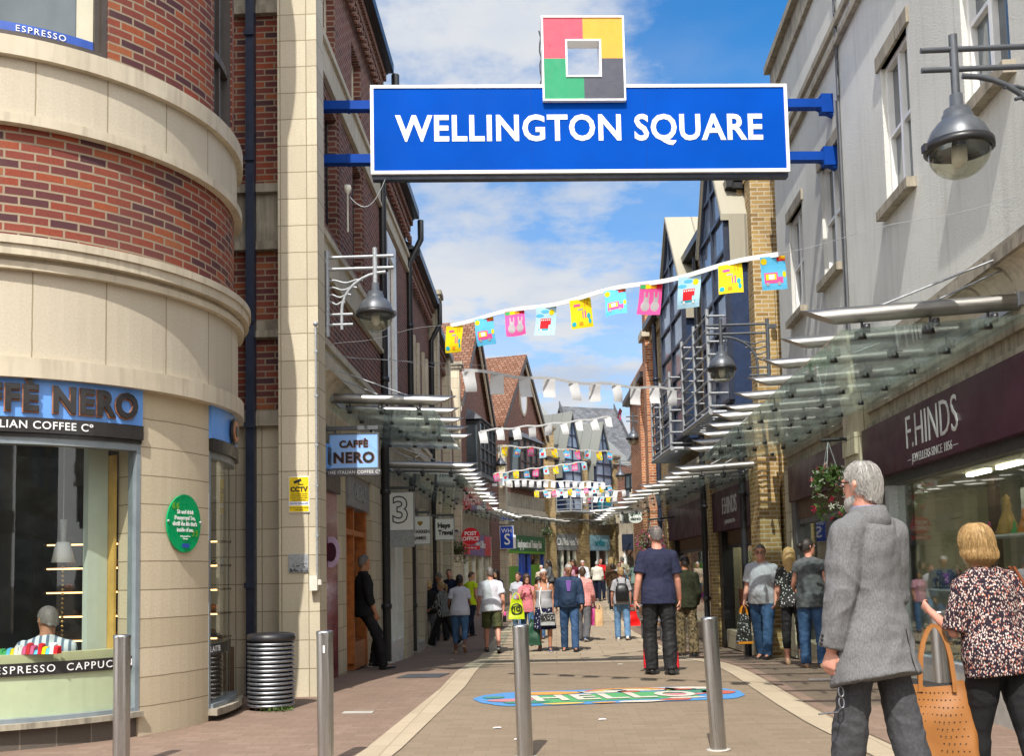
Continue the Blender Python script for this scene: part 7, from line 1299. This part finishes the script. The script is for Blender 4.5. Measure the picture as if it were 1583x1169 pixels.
        if hk == 'bun': mb.ball(HT((0, -.125, .02)), .042, 12)
        if hk == 'pony': mb.tube([HT((0, -.10, .03)), HT((0, -.15, .0)), HT((0, -.15, -.08)), HT((0, -.125, -.18)), HT((0, -.12, -.24))], [.022, .03, .028, .02, .006], 10)
        if lod == 0:                                   # loose strands over the hair
            for q in range(900 if hk != 'crop' else 260):
                i0 = rnd.uniform(0, na); j0 = rnd.uniform(0, nt_ * .75); ln = rnd.uniform(.25, .6) * nt_; pts = []; dr = rnd.uniform(-1.6, 1.6); lift = rnd.uniform(.001, .006)
                for e in range(6):
                    jj = min(nt_ + (.9 if hk in ('bob', 'collar') else .2), j0 + ln * e / 5); ii = int(i0 + dr * e / 5) % na; ja = min(int(jj), nt_ - 1); pa_ = outer[ja][ii]; pb_ = outer[ja + 1][ii]; p_ = pa_ + (pb_ - pa_) * (jj - ja); o_ = (p_ - HT((0, -.01, .0))); pts.append(p_ + o_.normalized() * lift * (1 if e < 5 else 1.6))
                mb.tube(pts, [.0011, .0014, .0014, .0013, .001, .0004], 3)
        hob = solid(mb, 'hair', hmn)
    if extra == 'beard': mb = MB(); mb.loft([[HT(((a + .009) * cos(2 * pi * i / 20), (b + .012) * sin(2 * pi * i / 20) + c, z)) for i in range(20)] for z, a, b, c in [(-.148, .010, .012, .058), (-.136, .030, .034, .052), (-.106, .046, .050, .042), (-.080, .054, .066, .022), (-.055, .052, .060, .006)]]); mb.tube([HT((-.026, .090, -.057)), HT((0, .097, -.054)), HT((.026, .090, -.057))], .006, 6); solid(mb, 'beard', hmn)
    if glasses:
        mb = MB()
        if glasses == 'head': pts = [HT((.088 * cos(t), .10 * sin(t) + .0, .075 + .02 * sin(t))) for t in [pi * (-.1 + 1.2 * i / 16) for i in range(17)]]; mb.tube(pts, .006, 6); solid(mb, 'sunglasses', 'lens_dark')
        else:
            for sd in (-1, 1): mb.tube([HT((sd * (.033 + .0) + .021 * cos(t), .104, .006 + .017 * sin(t))) for t in [2 * pi * i / 14 for i in range(15)]], .0028, 5); mb.tube([HT((sd * .054, .102, .012)), HT((sd * .08, .0, .014))], .0028, 5)
            mb.tube([HT((-.012, .106, .008)), HT((.012, .106, .008))], .0028, 5)
            if glasses == 'sun':
                for sd in (-1, 1): mb.poly([HT((sd * .033 + .021 * cos(t), .105, .006 + .017 * sin(t))) for t in [2 * pi * i / 14 for i in range(14)]])
            solid(mb, 'glasses', 'lens_dark')
    J = {k: (A @ v) for k, v in J.items() if k[0] in 'wesakh'}; J['_d'] = {n: (A.to_3x3() @ v0).normalized() for n, v0 in ()}; return body, J, A, T, HT, xf
PP = {}
def walker(n, *a, **k): PP[n] = person(*a, **k); return PP[n]
# --- foreground
pb = walker('tweed', 'bearded grey haired man in a grey tweed jacket walking away', 1.53, 5.0, 1.79, 32, w=.82, hs=.92, legs=((10, 3), (-10, 8)), arms=((2, 9, 10, 0), (6, 7, 55, 25)), lean=1, head=(6, -2), top=('blazer', 'tweed_grey', 1.93), bottom=('trousers', 'trouser_grey'), hair=('collar', 'hair_grey'), skin='skin_pink', lod=0, extra='beard', curl=(.8, .6), glasses='clear', seed=1)
pw = walker('floral', 'blonde woman in a dark floral print top with a tan tote on her arm', 2.33, 5.5, 1.475, 8, 'f', w=1.2, hs=1.04, legs=((8, 3), (-10, 14)), arms=((6, 17, 122, 4), (-4, 12, 14, 0)), lean=5, tilt=-5, head=(10, -8), top=('tee', 'floral_print', .95), bottom=('leggings', 'legging_black'), hair=('bob', 'hair_blonde'), skin='skin_pink', lod=0, curl=(1.0, .5), seed=2, drop=.02)
pn = walker('navy', 'tall man in a navy T-shirt and black track trousers walking away', 1.30, 12.92, 1.82, 4, w=1.10, legs=((5, 8), (-5, 4)), arms=((-10, 13, 22, 0), (4, 12, 14, 0)), head=(0, 2), top=('tee', 'navy_tee', .72), bottom=('wide', 'track_black'), hair=('crop', 'hair_short_grey'), skin='skin_pink', lod=0, glasses='head', seed=3, drop=.03)
# --- couple and neighbours
walker('tank', 'white haired woman in a grey vest top and navy patterned skirt', -.23, 20.5, 1.62, 180, 'f', w=1.16, belly=.05, legs=((6, 4), (-4, 6)), arms=((2, 10, 8, 0), (0, 9, 10, 0)), head=(4, 0), top=('tank', 'grey_tank', 0), bottom=('skirt', 'skirt_navy'), hair=('short', 'hair_white'), skin='skin_tan', glasses='clear', shoes='shoe_navy', seed=4)
walker('bluejk', 'elderly man in a navy zip jacket and jeans looking down', .27, 20.4, 1.72, 178, w=1.12, belly=.07, legs=((7, 4), (-5, 5)), arms=((4, 9, 14, 0), (0, 9, 10, 0)), lean=4, head=(0, 14), top=('jacket', 'jacket_blue', 1.92), bottom=('trousers', 'denim_dark'), hair=('crop', 'hair_grey'), skin='skin_tan', under='violet_tee', seed=5)
walker('whitet', 'man in a white T-shirt and olive shorts walking away', -1.28, 20.4, 1.70, 6, w=1.12, legs=((10, 4), (-8, 10)), arms=((6, 11, 10, 0), (-4, 11, 10, 0)), head=(24, 0), top=('tee', 'white_tee', .72), bottom=('shorts', 'shorts_olive'), hair=('crop', 'hair_short_grey'), skin='skin_pink', shoes='shoe_black', seed=6)
walker('jeansw', 'dark haired woman in a pale T-shirt and cropped jeans walking away', -1.91, 20.25, 1.55, 2, 'f', w=1.15, legs=((6, 3), (-12, 34)), arms=((0, 15, 30, 14), (0, 14, 45, 20)), top=('tee', 'pale_tee', .6), bottom=('crop', 'denim_mid'), hair=('bun', 'hair_dark'), skin='skin_brown', shoes='shoe_tan', seed=7)
walker('striped', 'fair haired woman in a dark striped blouse striding to the left', -2.45, 22.2, 1.46, 62, 'f', legs=((26, 4), (-24, 16)), arms=((10, 10, 30, 10), (2, 8, 12, 0)), head=(30, 0), top=('shirt', 'stripe_dark', 1.6), bottom=('wide', 'legging_black'), hair=('pony', 'hair_fair'), shoes='shoe_white', seed=8)
walker('blacktop', 'short blonde woman in a black top and lilac grey trousers', -2.82, 22.6, 1.42, 14, 'f', w=1.08, legs=((3, 2), (-3, 3)), arms=((14, 16, 40, 0), (0, 12, 16, 0)), top=('tee', 'black_tee', .7), bottom=('wide', 'trouser_lilac'), hair=('bob', 'hair_blonde'), seed=9)
walker('darkman', 'greying man in a dark navy shirt facing the stone shopfront', -2.72, 24.0, 1.58, 40, w=1.08, legs=((3, 2), (-3, 3)), top=('shirt', 'trouser_navy', 1.3), bottom=('wide', 'legging_black'), hair=('crop', 'hair_short_grey'), head=(35, 6), skin='skin_tan', seed=10)
walker('farman', 'man half hidden behind the greying man at the stone shopfront', -2.66, 25.7, 1.67, 170, top=('tee', 'trouser_navy', .6), bottom=('trousers', 'trouser_navy'), hair=('crop', 'hair_brown'), skin='skin_pink', lod=2, seed=11)
walker('blondepale', 'long haired blonde woman in a pale top beside the post office walkers', -2.35, 25.4, 1.46, 20, 'f', top=('shirt', 'beige_tee', 1.5), bottom=('trousers', 'grey_combat'), hair=('long', 'hair_fair'), lod=2, seed=12)
walker('hivis', 'balding man in a yellow high visibility vest over blue', -2.12, 25.4, 1.60, -40, top=('tee', 'hivis', .3), bottom=('trousers', 'trouser_navy'), hair=('crop', 'hair_brown'), head=(-30, 0), lod=2, seed=13)
walker('behindw', 'dark haired woman coming the other way beside the white T-shirt man', -1.62, 28.0, 1.62, 170, 'f', top=('tee', 'black_tee', .6), bottom=('trousers', 'denim_dark'), hair=('long', 'hair_dark'), lod=2, seed=14)
walker('lean', 'man all in black leaning in the orange framed doorway', -2.78, 14.75, 1.68, -62, w=.98, legs=((34, 44), (22, 10)), arms=((-6, 6, 26, 0), (8, 8, 20, 10)), lean=-4, head=(14, 4), top=('shirt', 'black_tee', 1.1), bottom=('trousers', 'legging_black'), hair=('crop', 'hair_short_grey'), skin='skin_tan', lod=1, seed=16)
walker('pinkgirl', 'girl in a pink shirt holding both hands to her mouth', -.62, 22.3, 1.55, 176, 'f', arms=((40, 12, 118, 26), (40, 12, 118, 26)), legs=((10, 4), (-6, 16)), top=('shirt', 'pink_shirt', 1.2), bottom=('leggings', 'denim_mid'), hair=('long', 'hair_brown'), shoes='shoe_tan', seed=17)
walker('greyt', 'brown haired woman in a grey T-shirt with a dark shoulder strap', -.92, 25.0, 1.56, 172, 'f', w=1.05, top=('tee', 'marl_light', .6), bottom=('trousers', 'denim_light'), hair=('collar', 'hair_brown'), skin='skin_pink', head=(-15, 8), seed=18)
walker('child', 'dark haired child in pink between the girl and the white haired woman', -.40, 24.2, 1.44, 180, 'f', w=.9, top=('tee', 'pink_top', .6), bottom=('trousers', 'denim_mid'), hair=('long', 'hair_dark'), skin='skin_tan', seed=19)
walker('check', 'man in a pink checked shirt walking away with shopping bags', .62, 23.1, 1.64, -12, w=1.05, legs=((4, 3), (-8, 8)), arms=((4, 8, 20, 0), (6, 8, 24, 0)), top=('shirt', 'pink_check', 1.8), bottom=('wide', 'grey_combat'), hair=('short', 'hair_brown'), skin='skin_pink', shoes='shoe_navy', seed=20)
walker('backpack', 'short haired woman with a black backpack and pale jeans walking away', 1.51, 23.3, 1.62, 0, 'f', w=1.04, legs=((5, 5), (-5, 6)), arms=((0, 13, 12, 0), (2, 15, 8, 0)), top=('tee', 'grey_marl', .75), bottom=('trousers', 'denim_light'), hair=('short', 'hair_fair'), skin='skin_pink', shoes='shoe_white', seed=21)
walker('camo', 'dark haired man in camouflage top and trousers walking away', 2.34, 18.4, 1.76, 2, w=.98, legs=((3, 3), (-3, 3)), arms=((2, 10, 10, 0), (2, 12, 12, 0)), top=('shirt', 'olive_dark', 1.9), bottom=('wide', 'camo_trouser'), hair=('short', 'hair_dark'), skin='skin_tan', seed=22)
walker('glasses', 'man with glasses in a pale grey T-shirt and dark jeans', 3.28, 16.3, 1.78, 150, w=1.16, belly=.08, legs=((8, 3), (-4, 4)), arms=((2, 11, 14, 0), (4, 12, 30, 4)), head=(22, 6), top=('tee', 'marl_light', .75), bottom=('trousers', 'denim_dark'), hair=('crop', 'hair_short_grey'), skin='skin_pink', glasses='clear', seed=23)
walker('doorw', 'dark haired woman in a charcoal top by the jewellers door', 3.36, 13.5, 1.66, -12, 'f', w=1.08, legs=((2, 2), (-2, 2)), arms=((14, 14, 50, 10), (10, 10, 60, 10)), head=(-48, 4), top=('tee', 'top_charcoal', .3), bottom=('trousers', 'denim_dark'), hair=('bun', 'hair_dark'), skin='skin_pink', shoes='shoe_tan', glasses='sun', seed=25, drop=.05)
walker('doorb', 'blonde woman in a leopard top and black cropped trousers by the jewellers door', 3.28, 14.25, 1.58, -10, 'f', legs=((2, 2), (-2, 2)), arms=((10, 10, 40, 10), (10, 10, 40, 10)), top=('tee', 'leopard', .7), bottom=('crop', 'legging_black'), hair=('long', 'hair_blonde'), skin='skin_pink', shoes='shoe_tan', seed=26)
# --- the far crowd
far = [('whitejk', 'man in a cream jacket and navy trousers standing with back turned', 1.77, 42.8, 1.66, -6, 'm', ('jacket', 'cream_jacket', 1.9), 'trouser_navy', ('crop', 'hair_grey'), 'skin_fair'), ('cap', 'boy in a white cap and pale T-shirt near the green window', -.53, 39.7, 1.58, 175, 'm', ('tee', 'beige_tee', .6), 'denim_mid', ('short', 'hair_white'), 'skin_fair'), ('darkjk', 'dark haired woman in a dark grey jacket with a black bag', -.2, 41, 1.74, 100, 'f', ('jacket', 'top_charcoal', 1.8), 'legging_black', ('long', 'hair_dark'), 'skin_fair'), ('maroon', 'woman in a maroon top behind the elderly man', .75, 40.6, 1.75, 160, 'f', ('tee', 'maroon_top', .8), 'legging_black', ('long', 'hair_brown'), 'skin_pink'), ('pinkp', 'woman in a pale pink top beside the maroon top', .55, 38.5, 1.68, 170, 'f', ('tee', 'pink_top', .7), 'denim_mid', ('short', 'hair_fair'), 'skin_pink'), ('wshirt', 'grey haired man in a loose white shirt', 1.16, 41.4, 1.70, 178, 'm', ('shirt', 'white_shirt', 1.3), 'grey_combat', ('short', 'hair_white'), 'skin_pink'), ('red', 'person in a bright red top among the far shoppers', 1.99, 44.1, 1.76, 185, 'm', ('tee', 'red_top', .8), 'trouser_navy', ('crop', 'hair_brown'), 'skin_pink'),
 ('blonde', 'blonde haired person in a brown top among the far shoppers', 2.25, 40, 1.82, 10, 'f', ('shirt', 'brown_top', 1.4), 'grey_combat', ('long', 'hair_blonde'), 'skin_fair'), ('beige', 'tall man in a beige T-shirt among the far shoppers', 2.68, 39.9, 1.84, 20, 'm', ('tee', 'beige_tee', .6), 'grey_combat', ('crop', 'hair_short_grey'), 'skin_pink'), ('bluej', 'seated looking woman in a bright blue anorak', 2.62, 38.6, 1.45, 60, 'f', ('jacket', 'blue_anorak', 1.9), 'trouser_navy', ('collar', 'hair_brown'), 'skin_pink'), ('blackh', 'black haired person in a brown top ahead of the backpack woman', 2.06, 35.9, 1.63, 0, 'm', ('tee', 'brown_top', .8), 'legging_black', ('short', 'hair_dark'), 'skin_brown'),
 ('face', 'ruddy faced man facing the camera behind the backpack woman', 2.42, 37.9, 1.66, 175, 'm', ('tee', 'marl_light', .6), 'denim_mid', ('crop', 'hair_brown'), 'skin_pink'), ('green', 'dark haired woman in a mint green top at the far right', 3.05, 38.5, 1.74, 15, 'f', ('shirt', 'mint_top', 1.4), 'grey_combat', ('bun', 'hair_dark'), 'skin_tan')]
for i, (n, lab, x, y, H, yaw, sx, tp, bm, hr, sk) in enumerate(far): walker(n, lab, x, y, H, yaw, sx, w=1.03, legs=((8 if i % 2 else 3, 3), (-7, 9 if i % 2 else 3)), arms=((6 if i % 3 else 30, 9, 14 + 30 * (i % 3 == 0), 6), (-4, 9, 16, 0)), top=tp, bottom=('trousers', bm), hair=hr, skin=sk, lod=2, seed=30 + i, shoes='shoe_white' if i % 3 == 1 else 'shoe_black')
# seated customer in the cafe
walker('seated', 'seated cafe customer in a blue and white striped shirt seen from behind', -4.32, 8.45, 1.70, 18, w=1.05, legs=((86, 88), (86, 88)), arms=((20, 10, 50, 10), (20, 10, 50, 10)), lean=4, head=(24, 10), top=('shirt', 'stripe_blue', 1.9), bottom=('trousers', 'trouser_navy'), hair=('short', 'hair_short_grey'), skin='skin_tan', seed=60, zoff=-0.24)
run_jobs()
# ------------------------------------------------------------------ things carried
def W_(n, k): return PP[n][1][k]
def pbag(label, name, c, w_, d_, h, yaw, mat, handle=.3, taper=.8, slouch=.02, cat='bag', seed=0, top_open=True, hmat=None, perf=False):
    t = thing(name, label, cat, c, yaw); mb = MB(); n = 32; rings = []
    def sup(t, a, b, p=.45): return (a * abs(cos(t)) ** p * (1 if cos(t) > 0 else -1), b * abs(sin(t)) ** p * (1 if sin(t) > 0 else -1))
    for j in range(13):
        f = j / 12; z = -h * (1 - f); k = 1 + (taper - 1) * f; kd = 1 + ((.45 if top_open else .7) - 1) * f ** 1.3; r = []
        for i in range(n):
            a = 2 * pi * i / n; x, y = sup(a, w_ / 2 * k, d_ / 2 * kd); q = noise.noise(V((x * 7 + seed, y * 7, z * 6))) * slouch; r.append(V((x * (1 + q * 2) + q * .3, y + q, z + (.012 * sin(2 * a + seed) if j > 9 else 0) - (.02 if abs(x) < w_ * .2 and j == 12 else 0))))
        rings.append(r)
    mb.loft(rings, 0, False); mb.add(rings[0][::-1], [list(range(n))]); inn = [[V((q.x * .93, q.y * .8, q.z - .004)) for q in rings[12]], [V((q.x * .78, q.y * .4, q.z)) for q in rings[9]]]; mb.loft([rings[12]] + inn, 1, True)
    mb.build('bag_body', [mat, 'interior_dark'], t)
    if handle:
        for s_ in (-1, 1):
            mb = MB(); yy = s_ * d_ * .22; pts = [V((-w_ * .2, yy, -.05))] + [V((-w_ * .2 * cos(pi * i / 10) * (1 - .25 * sin(pi * i / 10)), yy * (1 - .7 * sin(pi * i / 10)), handle * sin(pi * i / 10) ** .7)) for i in range(11)] + [V((w_ * .2, yy, -.05))]
            for a, b in zip(pts, pts[1:]):
                v = (b - a).normalized(); sd = V((0, 1, 0)).cross(v).normalized() * .011; e = V((0, .003, 0)); mb.add([a - sd - e, a + sd - e, b + sd - e, b - sd - e, a - sd + e, a + sd + e, b + sd + e, b - sd + e], [(0, 1, 2, 3), (7, 6, 5, 4), (0, 4, 5, 1), (2, 6, 7, 3), (1, 5, 6, 2), (0, 3, 7, 4)])
            mb.build('handle', hmat or mat, t)
    if perf:
        mb = MB(); m = 11
        for sgn in (-1, 1):
            for j in range(1, 12):
                for i in range(m):
                    u = -.40 + .8 * (i + (.5 if j % 2 else 0)) / m; f = j / 12.5; k = 1 + (taper - 1) * f; kd = 1 + (.45 - 1) * f ** 1.3; x = u * w_ * k; z = -h * (1 - f); a = math.acos(max(-1, min(1, abs(2 * u) ** (1 / .45)))); y = sgn * d_ / 2 * kd * abs(sin(a)) ** .45; q = noise.noise(V((x * 7 + seed, y * 7, z * 6))) * slouch
                    mb.lathe([(.0001, -.001), (.0042, -.001)], (0, 0, 0), 6, cap=False); L = len(mb.v)
                    for v in mb.v[-12:]: vx, vy = v.x, v.y; v.x, v.y, v.z = x * (1 + q * 2) + q * .3 + vx, y + q + sgn * .0018, z + vy
        mb.build('perforations', 'interior_dark', t)
        mb = MB()
        for s_ in (-1, 1): mb.tube([rings[j][2 if s_ > 0 else 14] * 1.01 for j in range(13)], .003, 5)
        mb.build('seam', 'brown_leather', t)
    return t
e = W_('floral', 'eL'); wl = W_('floral', 'wL'); c = e.lerp(wl, .35)
pbag('large tan perforated leather tote hanging from the blonde woman\'s arm', 'tote_bag', V((c.x - .06, c.y - .0, c.z - .30)), .42, .18, .46, R(-14), 'tan_leather', .30, .62, .045, perf=True, seed=3)
sR = W_('floral', 'sR'); eR = W_('floral', 'eR')
t = pbag('glossy brown shoulder bag on the blonde woman\'s right side', 'shoulder_bag', V((eR.x + .05, eR.y + .02, eR.z - .02)), .36, .15, .27, R(70), 'brown_leather', 0, .8, .03, seed=8)
mb = MB(); o = t.location
for k in (0, 1): pts = [V((eR.x + .05, eR.y - .1 + .18 * k, eR.z - .04)) - o, V((sR.x + .085, sR.y - .05 + .10 * k, sR.z - .08)) - o, V((sR.x + .01, sR.y - .03 + .05 * k, sR.z + .078)) - o]; mb.tube([M.Rotation(-R(70), 3, 'Z') @ p for p in pts], .009, 6)
mb.build('strap', 'brown_leather', t)
wl = W_('tweed', 'wL'); g = thing('eyeglasses', 'folding reading glasses dangling from the tweed man\'s left hand', 'glasses', wl + V((-.02, -.03, -.13))); mb = MB()
mb.tube([(-.10, .0, -.0), (0, 0, -.0), (.04, .01, -.03)], .0042, 6)
for cx0, cz0 in ((.05, -.06), (.05, -.112)): mb.tube([(cx0 + .012 * sin(a), .01 + .018 * cos(a) * .3, cz0 + .024 * cos(a)) for a in [2 * pi * i / 16 for i in range(17)]], .004, 6)
mb.tube([(.05, .01, -.136), (.02, -.02, -.152), (-.07, -.03, -.158)], .0042, 6); mb.build('frame', 'glass_wire', g)
# details on the tweed jacket
tw, J, A, T, HT, xf = PP['tweed']
mb = MB(); d = (J['wL'] - J['eL']).normalized()
inv = tw.matrix_world.inverted()
for k in range(3): p = J['eL'].lerp(J['wL'], .70 + .075 * k) + V((-.062, -.022, 0)) ; mb.ball(inv @ p, .0085, 8, 0, (.6, 1, 1))
mb.build('cuff_buttons', 'shoe_black', tw)
mb = MB(); mb.loft([[T((r_ * cos(2 * pi * i / 28), r_ * .96 * sin(2 * pi * i / 28) - .012, z + .012 * (1 - sin(2 * pi * i / 28)) * .5)) for i in range(28)] for z, r_ in ((1.40, .09), (1.432, .107), (1.456, .104), (1.482, .092), (1.508, .084), (1.508, .074), (1.45, .066))], 0, False)
xf(mb).build('collar', 'tweed_grey', tw)
from mathutils.bvhtree import BVHTree
jk = [o for o in tw.children if o.name.startswith('jacket')][0]; bv = BVHTree.FromPolygons([v.co for v in jk.data.vertices], [list(p.vertices) for p in jk.data.polygons])
def cling(line, r, name, mt):
    pts = []
    for p in line:
        q = xf_pt(T(p)); h = bv.find_nearest(q)[0]; pts.append(h)
    m_ = MB(); m_.tube(pts, r, 6); m_.build(name, mt, tw)
s_tw = 1.80 / 1.75; tmp = MB(); tmp.v = [V((0, 0, 0))]; xf(tmp); off0 = tmp.v[0].copy(); xf_pt = lambda p: p * s_tw + off0
cling([(.06, -.22, .70 + .06 * i) for i in range(5)], .0026, 'vent', 'shoe_black')
mb = MB(); mb.loft([[T((.070 * cos(2 * pi * i / 20), .070 * sin(2 * pi * i / 20) - .006, z)) for i in range(20)] for z in (1.47, 1.522)], 0, False); xf(mb).build('shirt_collar', 'lilac_shirt', tw)
# red side stripes on the track trousers, wristband
nv, J, A, T, HT, xf = PP['navy']; inv = nv.matrix_world.inverted()
for n, s_ in (('L', -1), ('R', 1)):
    mb = MB(); k0, a0 = J['k' + n], J['a' + n]; pr = None
    for i in range(7): p = k0.lerp(a0, .42 + .6 * i / 6) + V((s_ * .083, -.035, 0)); q = [p + V((0, -.022, 0)), p + V((s_ * .006, -.0, 0)), p + V((0, .022, 0))]; 
    pts = [inv @ (k0.lerp(a0, .45 + .57 * i / 6) + V((s_ * .072, -.03, 0))) for i in range(7)]; mb.tube(pts, [.014, .018, .022, .024, .026, .027, .026], 8); mb.build('side_stripe', 'red_stripe', nv)
# bags of the middle distance
c = W_('tank', 'wR') ; pbag('dark green carrier bag held by the white haired woman', 'carrier_bag', V((c.x - .02, c.y - .02, c.z - .16)), .30, .12, .52, 0, 'green_bag', .12, .55, .05, seed=4)
t = pbag('pale grey handbag on a white strap across the white haired woman', 'handbag', V((-.16, 20.24, .50)), .30, .12, .24, 0, 'grey_bag', 0, .95, .01, seed=5, top_open=False); mb = MB(); mb.tube([(-.12, .0, -.02), (-.16, .03, .2), (-.145, .08, .42), (-.09, .22, .585)], .012, 6); mb.build('strap', 'white_paint', t); mb = MB(); mb.box(-.14, .14, -.075, -.06, -.14, -.01); mb.build('flap', 'leopard', t)
c = W_('pinkgirl', 'eR'); t = pbag('lime yellow drawstring bag with a black face logo', 'carrier_bag', V((c.x - .04, c.y - .16, c.z + .02)), .38, .10, .44, R(8), 'lime_bag', .12, .6, .04, seed=6); mb = MB(); mb.tube([(.11 * cos(a), -.066, -.22 + .11 * sin(a)) for a in [2 * pi * i / 20 for i in range(21)]], .014, 6); mb.tube([(-.05, -.068, -.17), (-.05, -.068, -.25)], .013, 6); mb.tube([(.03 + .04 * cos(a), -.068, -.21 + .04 * sin(a)) for a in [2 * pi * i / 12 for i in range(13)]], .011, 6); mb.build('logo', 'ink_black', t)
c = W_('backpack', 'wR'); pbag('bright red plastic carrier bag hanging from the backpack woman\'s hand', 'carrier_bag', V((c.x + .03, c.y, c.z - .15)), .38, .14, .36, R(5), 'red_bag', .10, .35, .06, seed=7)
t = thing('backpack', 'black leather backpack on the short haired woman', 'backpack', V((1.51, 23.13, 1.10 + gz(1.5, 23)))); mb = MB(); mb.loft([[V((w_ * cos(a) * abs(cos(a)) ** -.4 if abs(cos(a)) > .05 else 0, -d_ * (1 + sin(a)) * .9 + .03, z)) for a in [2 * pi * i / 20 + .08 for i in range(20)]] for z, w_, d_ in ((-.22, .12, .05), (-.20, .15, .07), (0, .155, .075), (.10, .14, .065), (.17, .10, .04), (.19, .05, .02))]); mb.build('pack', 'shoe_black', t); mb = MB()
for s_ in (-1, 1): mb.tube([(s_ * .09, .03, .15), (s_ * .085, .06, .26), (s_ * .10, .13, .30)], .014, 6)
mb.box(-.12, .12, -.125, -.11, -.16, .0); mb.build('strap', 'display_black', t)
c = W_('check', 'wR'); pbag('plain brown paper bag carried by the pink checked man', 'carrier_bag', V((c.x + .10, c.y - .03, c.z - .13)), .2, .12, .40, R(20), 'paper_bag', .1, .9, .02, seed=9); pbag('magenta patterned carrier bag carried by the pink checked man', 'carrier_bag', V((c.x - .02, c.y + .06, c.z - .1)), .2, .12, .42, R(10), 'magenta_bag', .1, .8, .04, seed=10)
c = W_('glasses', 'wR'); t = pbag('white patterned carrier bag with orange trim held by the man with glasses', 'carrier_bag', V((c.x - .03, c.y - .03, c.z - .2)), .26, .12, .46, R(10), 'leopard', .12, .6, .04, seed=11, hmat='c_orange'); mb = MB(); mb.box(-.12, .12, -.07, .07, -.475, -.44); mb.build('trim', 'c_orange', t)
c = W_('camo', 'wL'); pbag('dark shopping bag at the left side of the camouflage man', 'carrier_bag', V((c.x - .04, c.y, c.z - .1)), .12, .3, .62, 0, 'display_black', .1, .8, .03, seed=12)
c = W_('darkjk', 'wR'); pbag('big black shoulder bag of the grey jacket woman', 'shoulder_bag', V((c.x + .1, c.y - .1, c.z + .2)), .4, .16, .34, 0, 'display_black', .2, .85, .03, seed=13)
c = W_('whitet', 'wR'); t = thing('drink_bottle', 'pink and black drinks bottle in the white T-shirt man\'s hand', 'bottle', V((c.x + .02, c.y, c.z - .24)), 0); mb = MB(); mb.lathe([(.001, 0), (.035, .0), (.035, .12), (.02, .15)], n=12); mb.build('bottle', 'display_black', t); mb = MB(); mb.lathe([(.03, .12), (.034, .15), (.024, .2), (.001, .21)], n=12); mb.build('cap', 'c_pink', t)
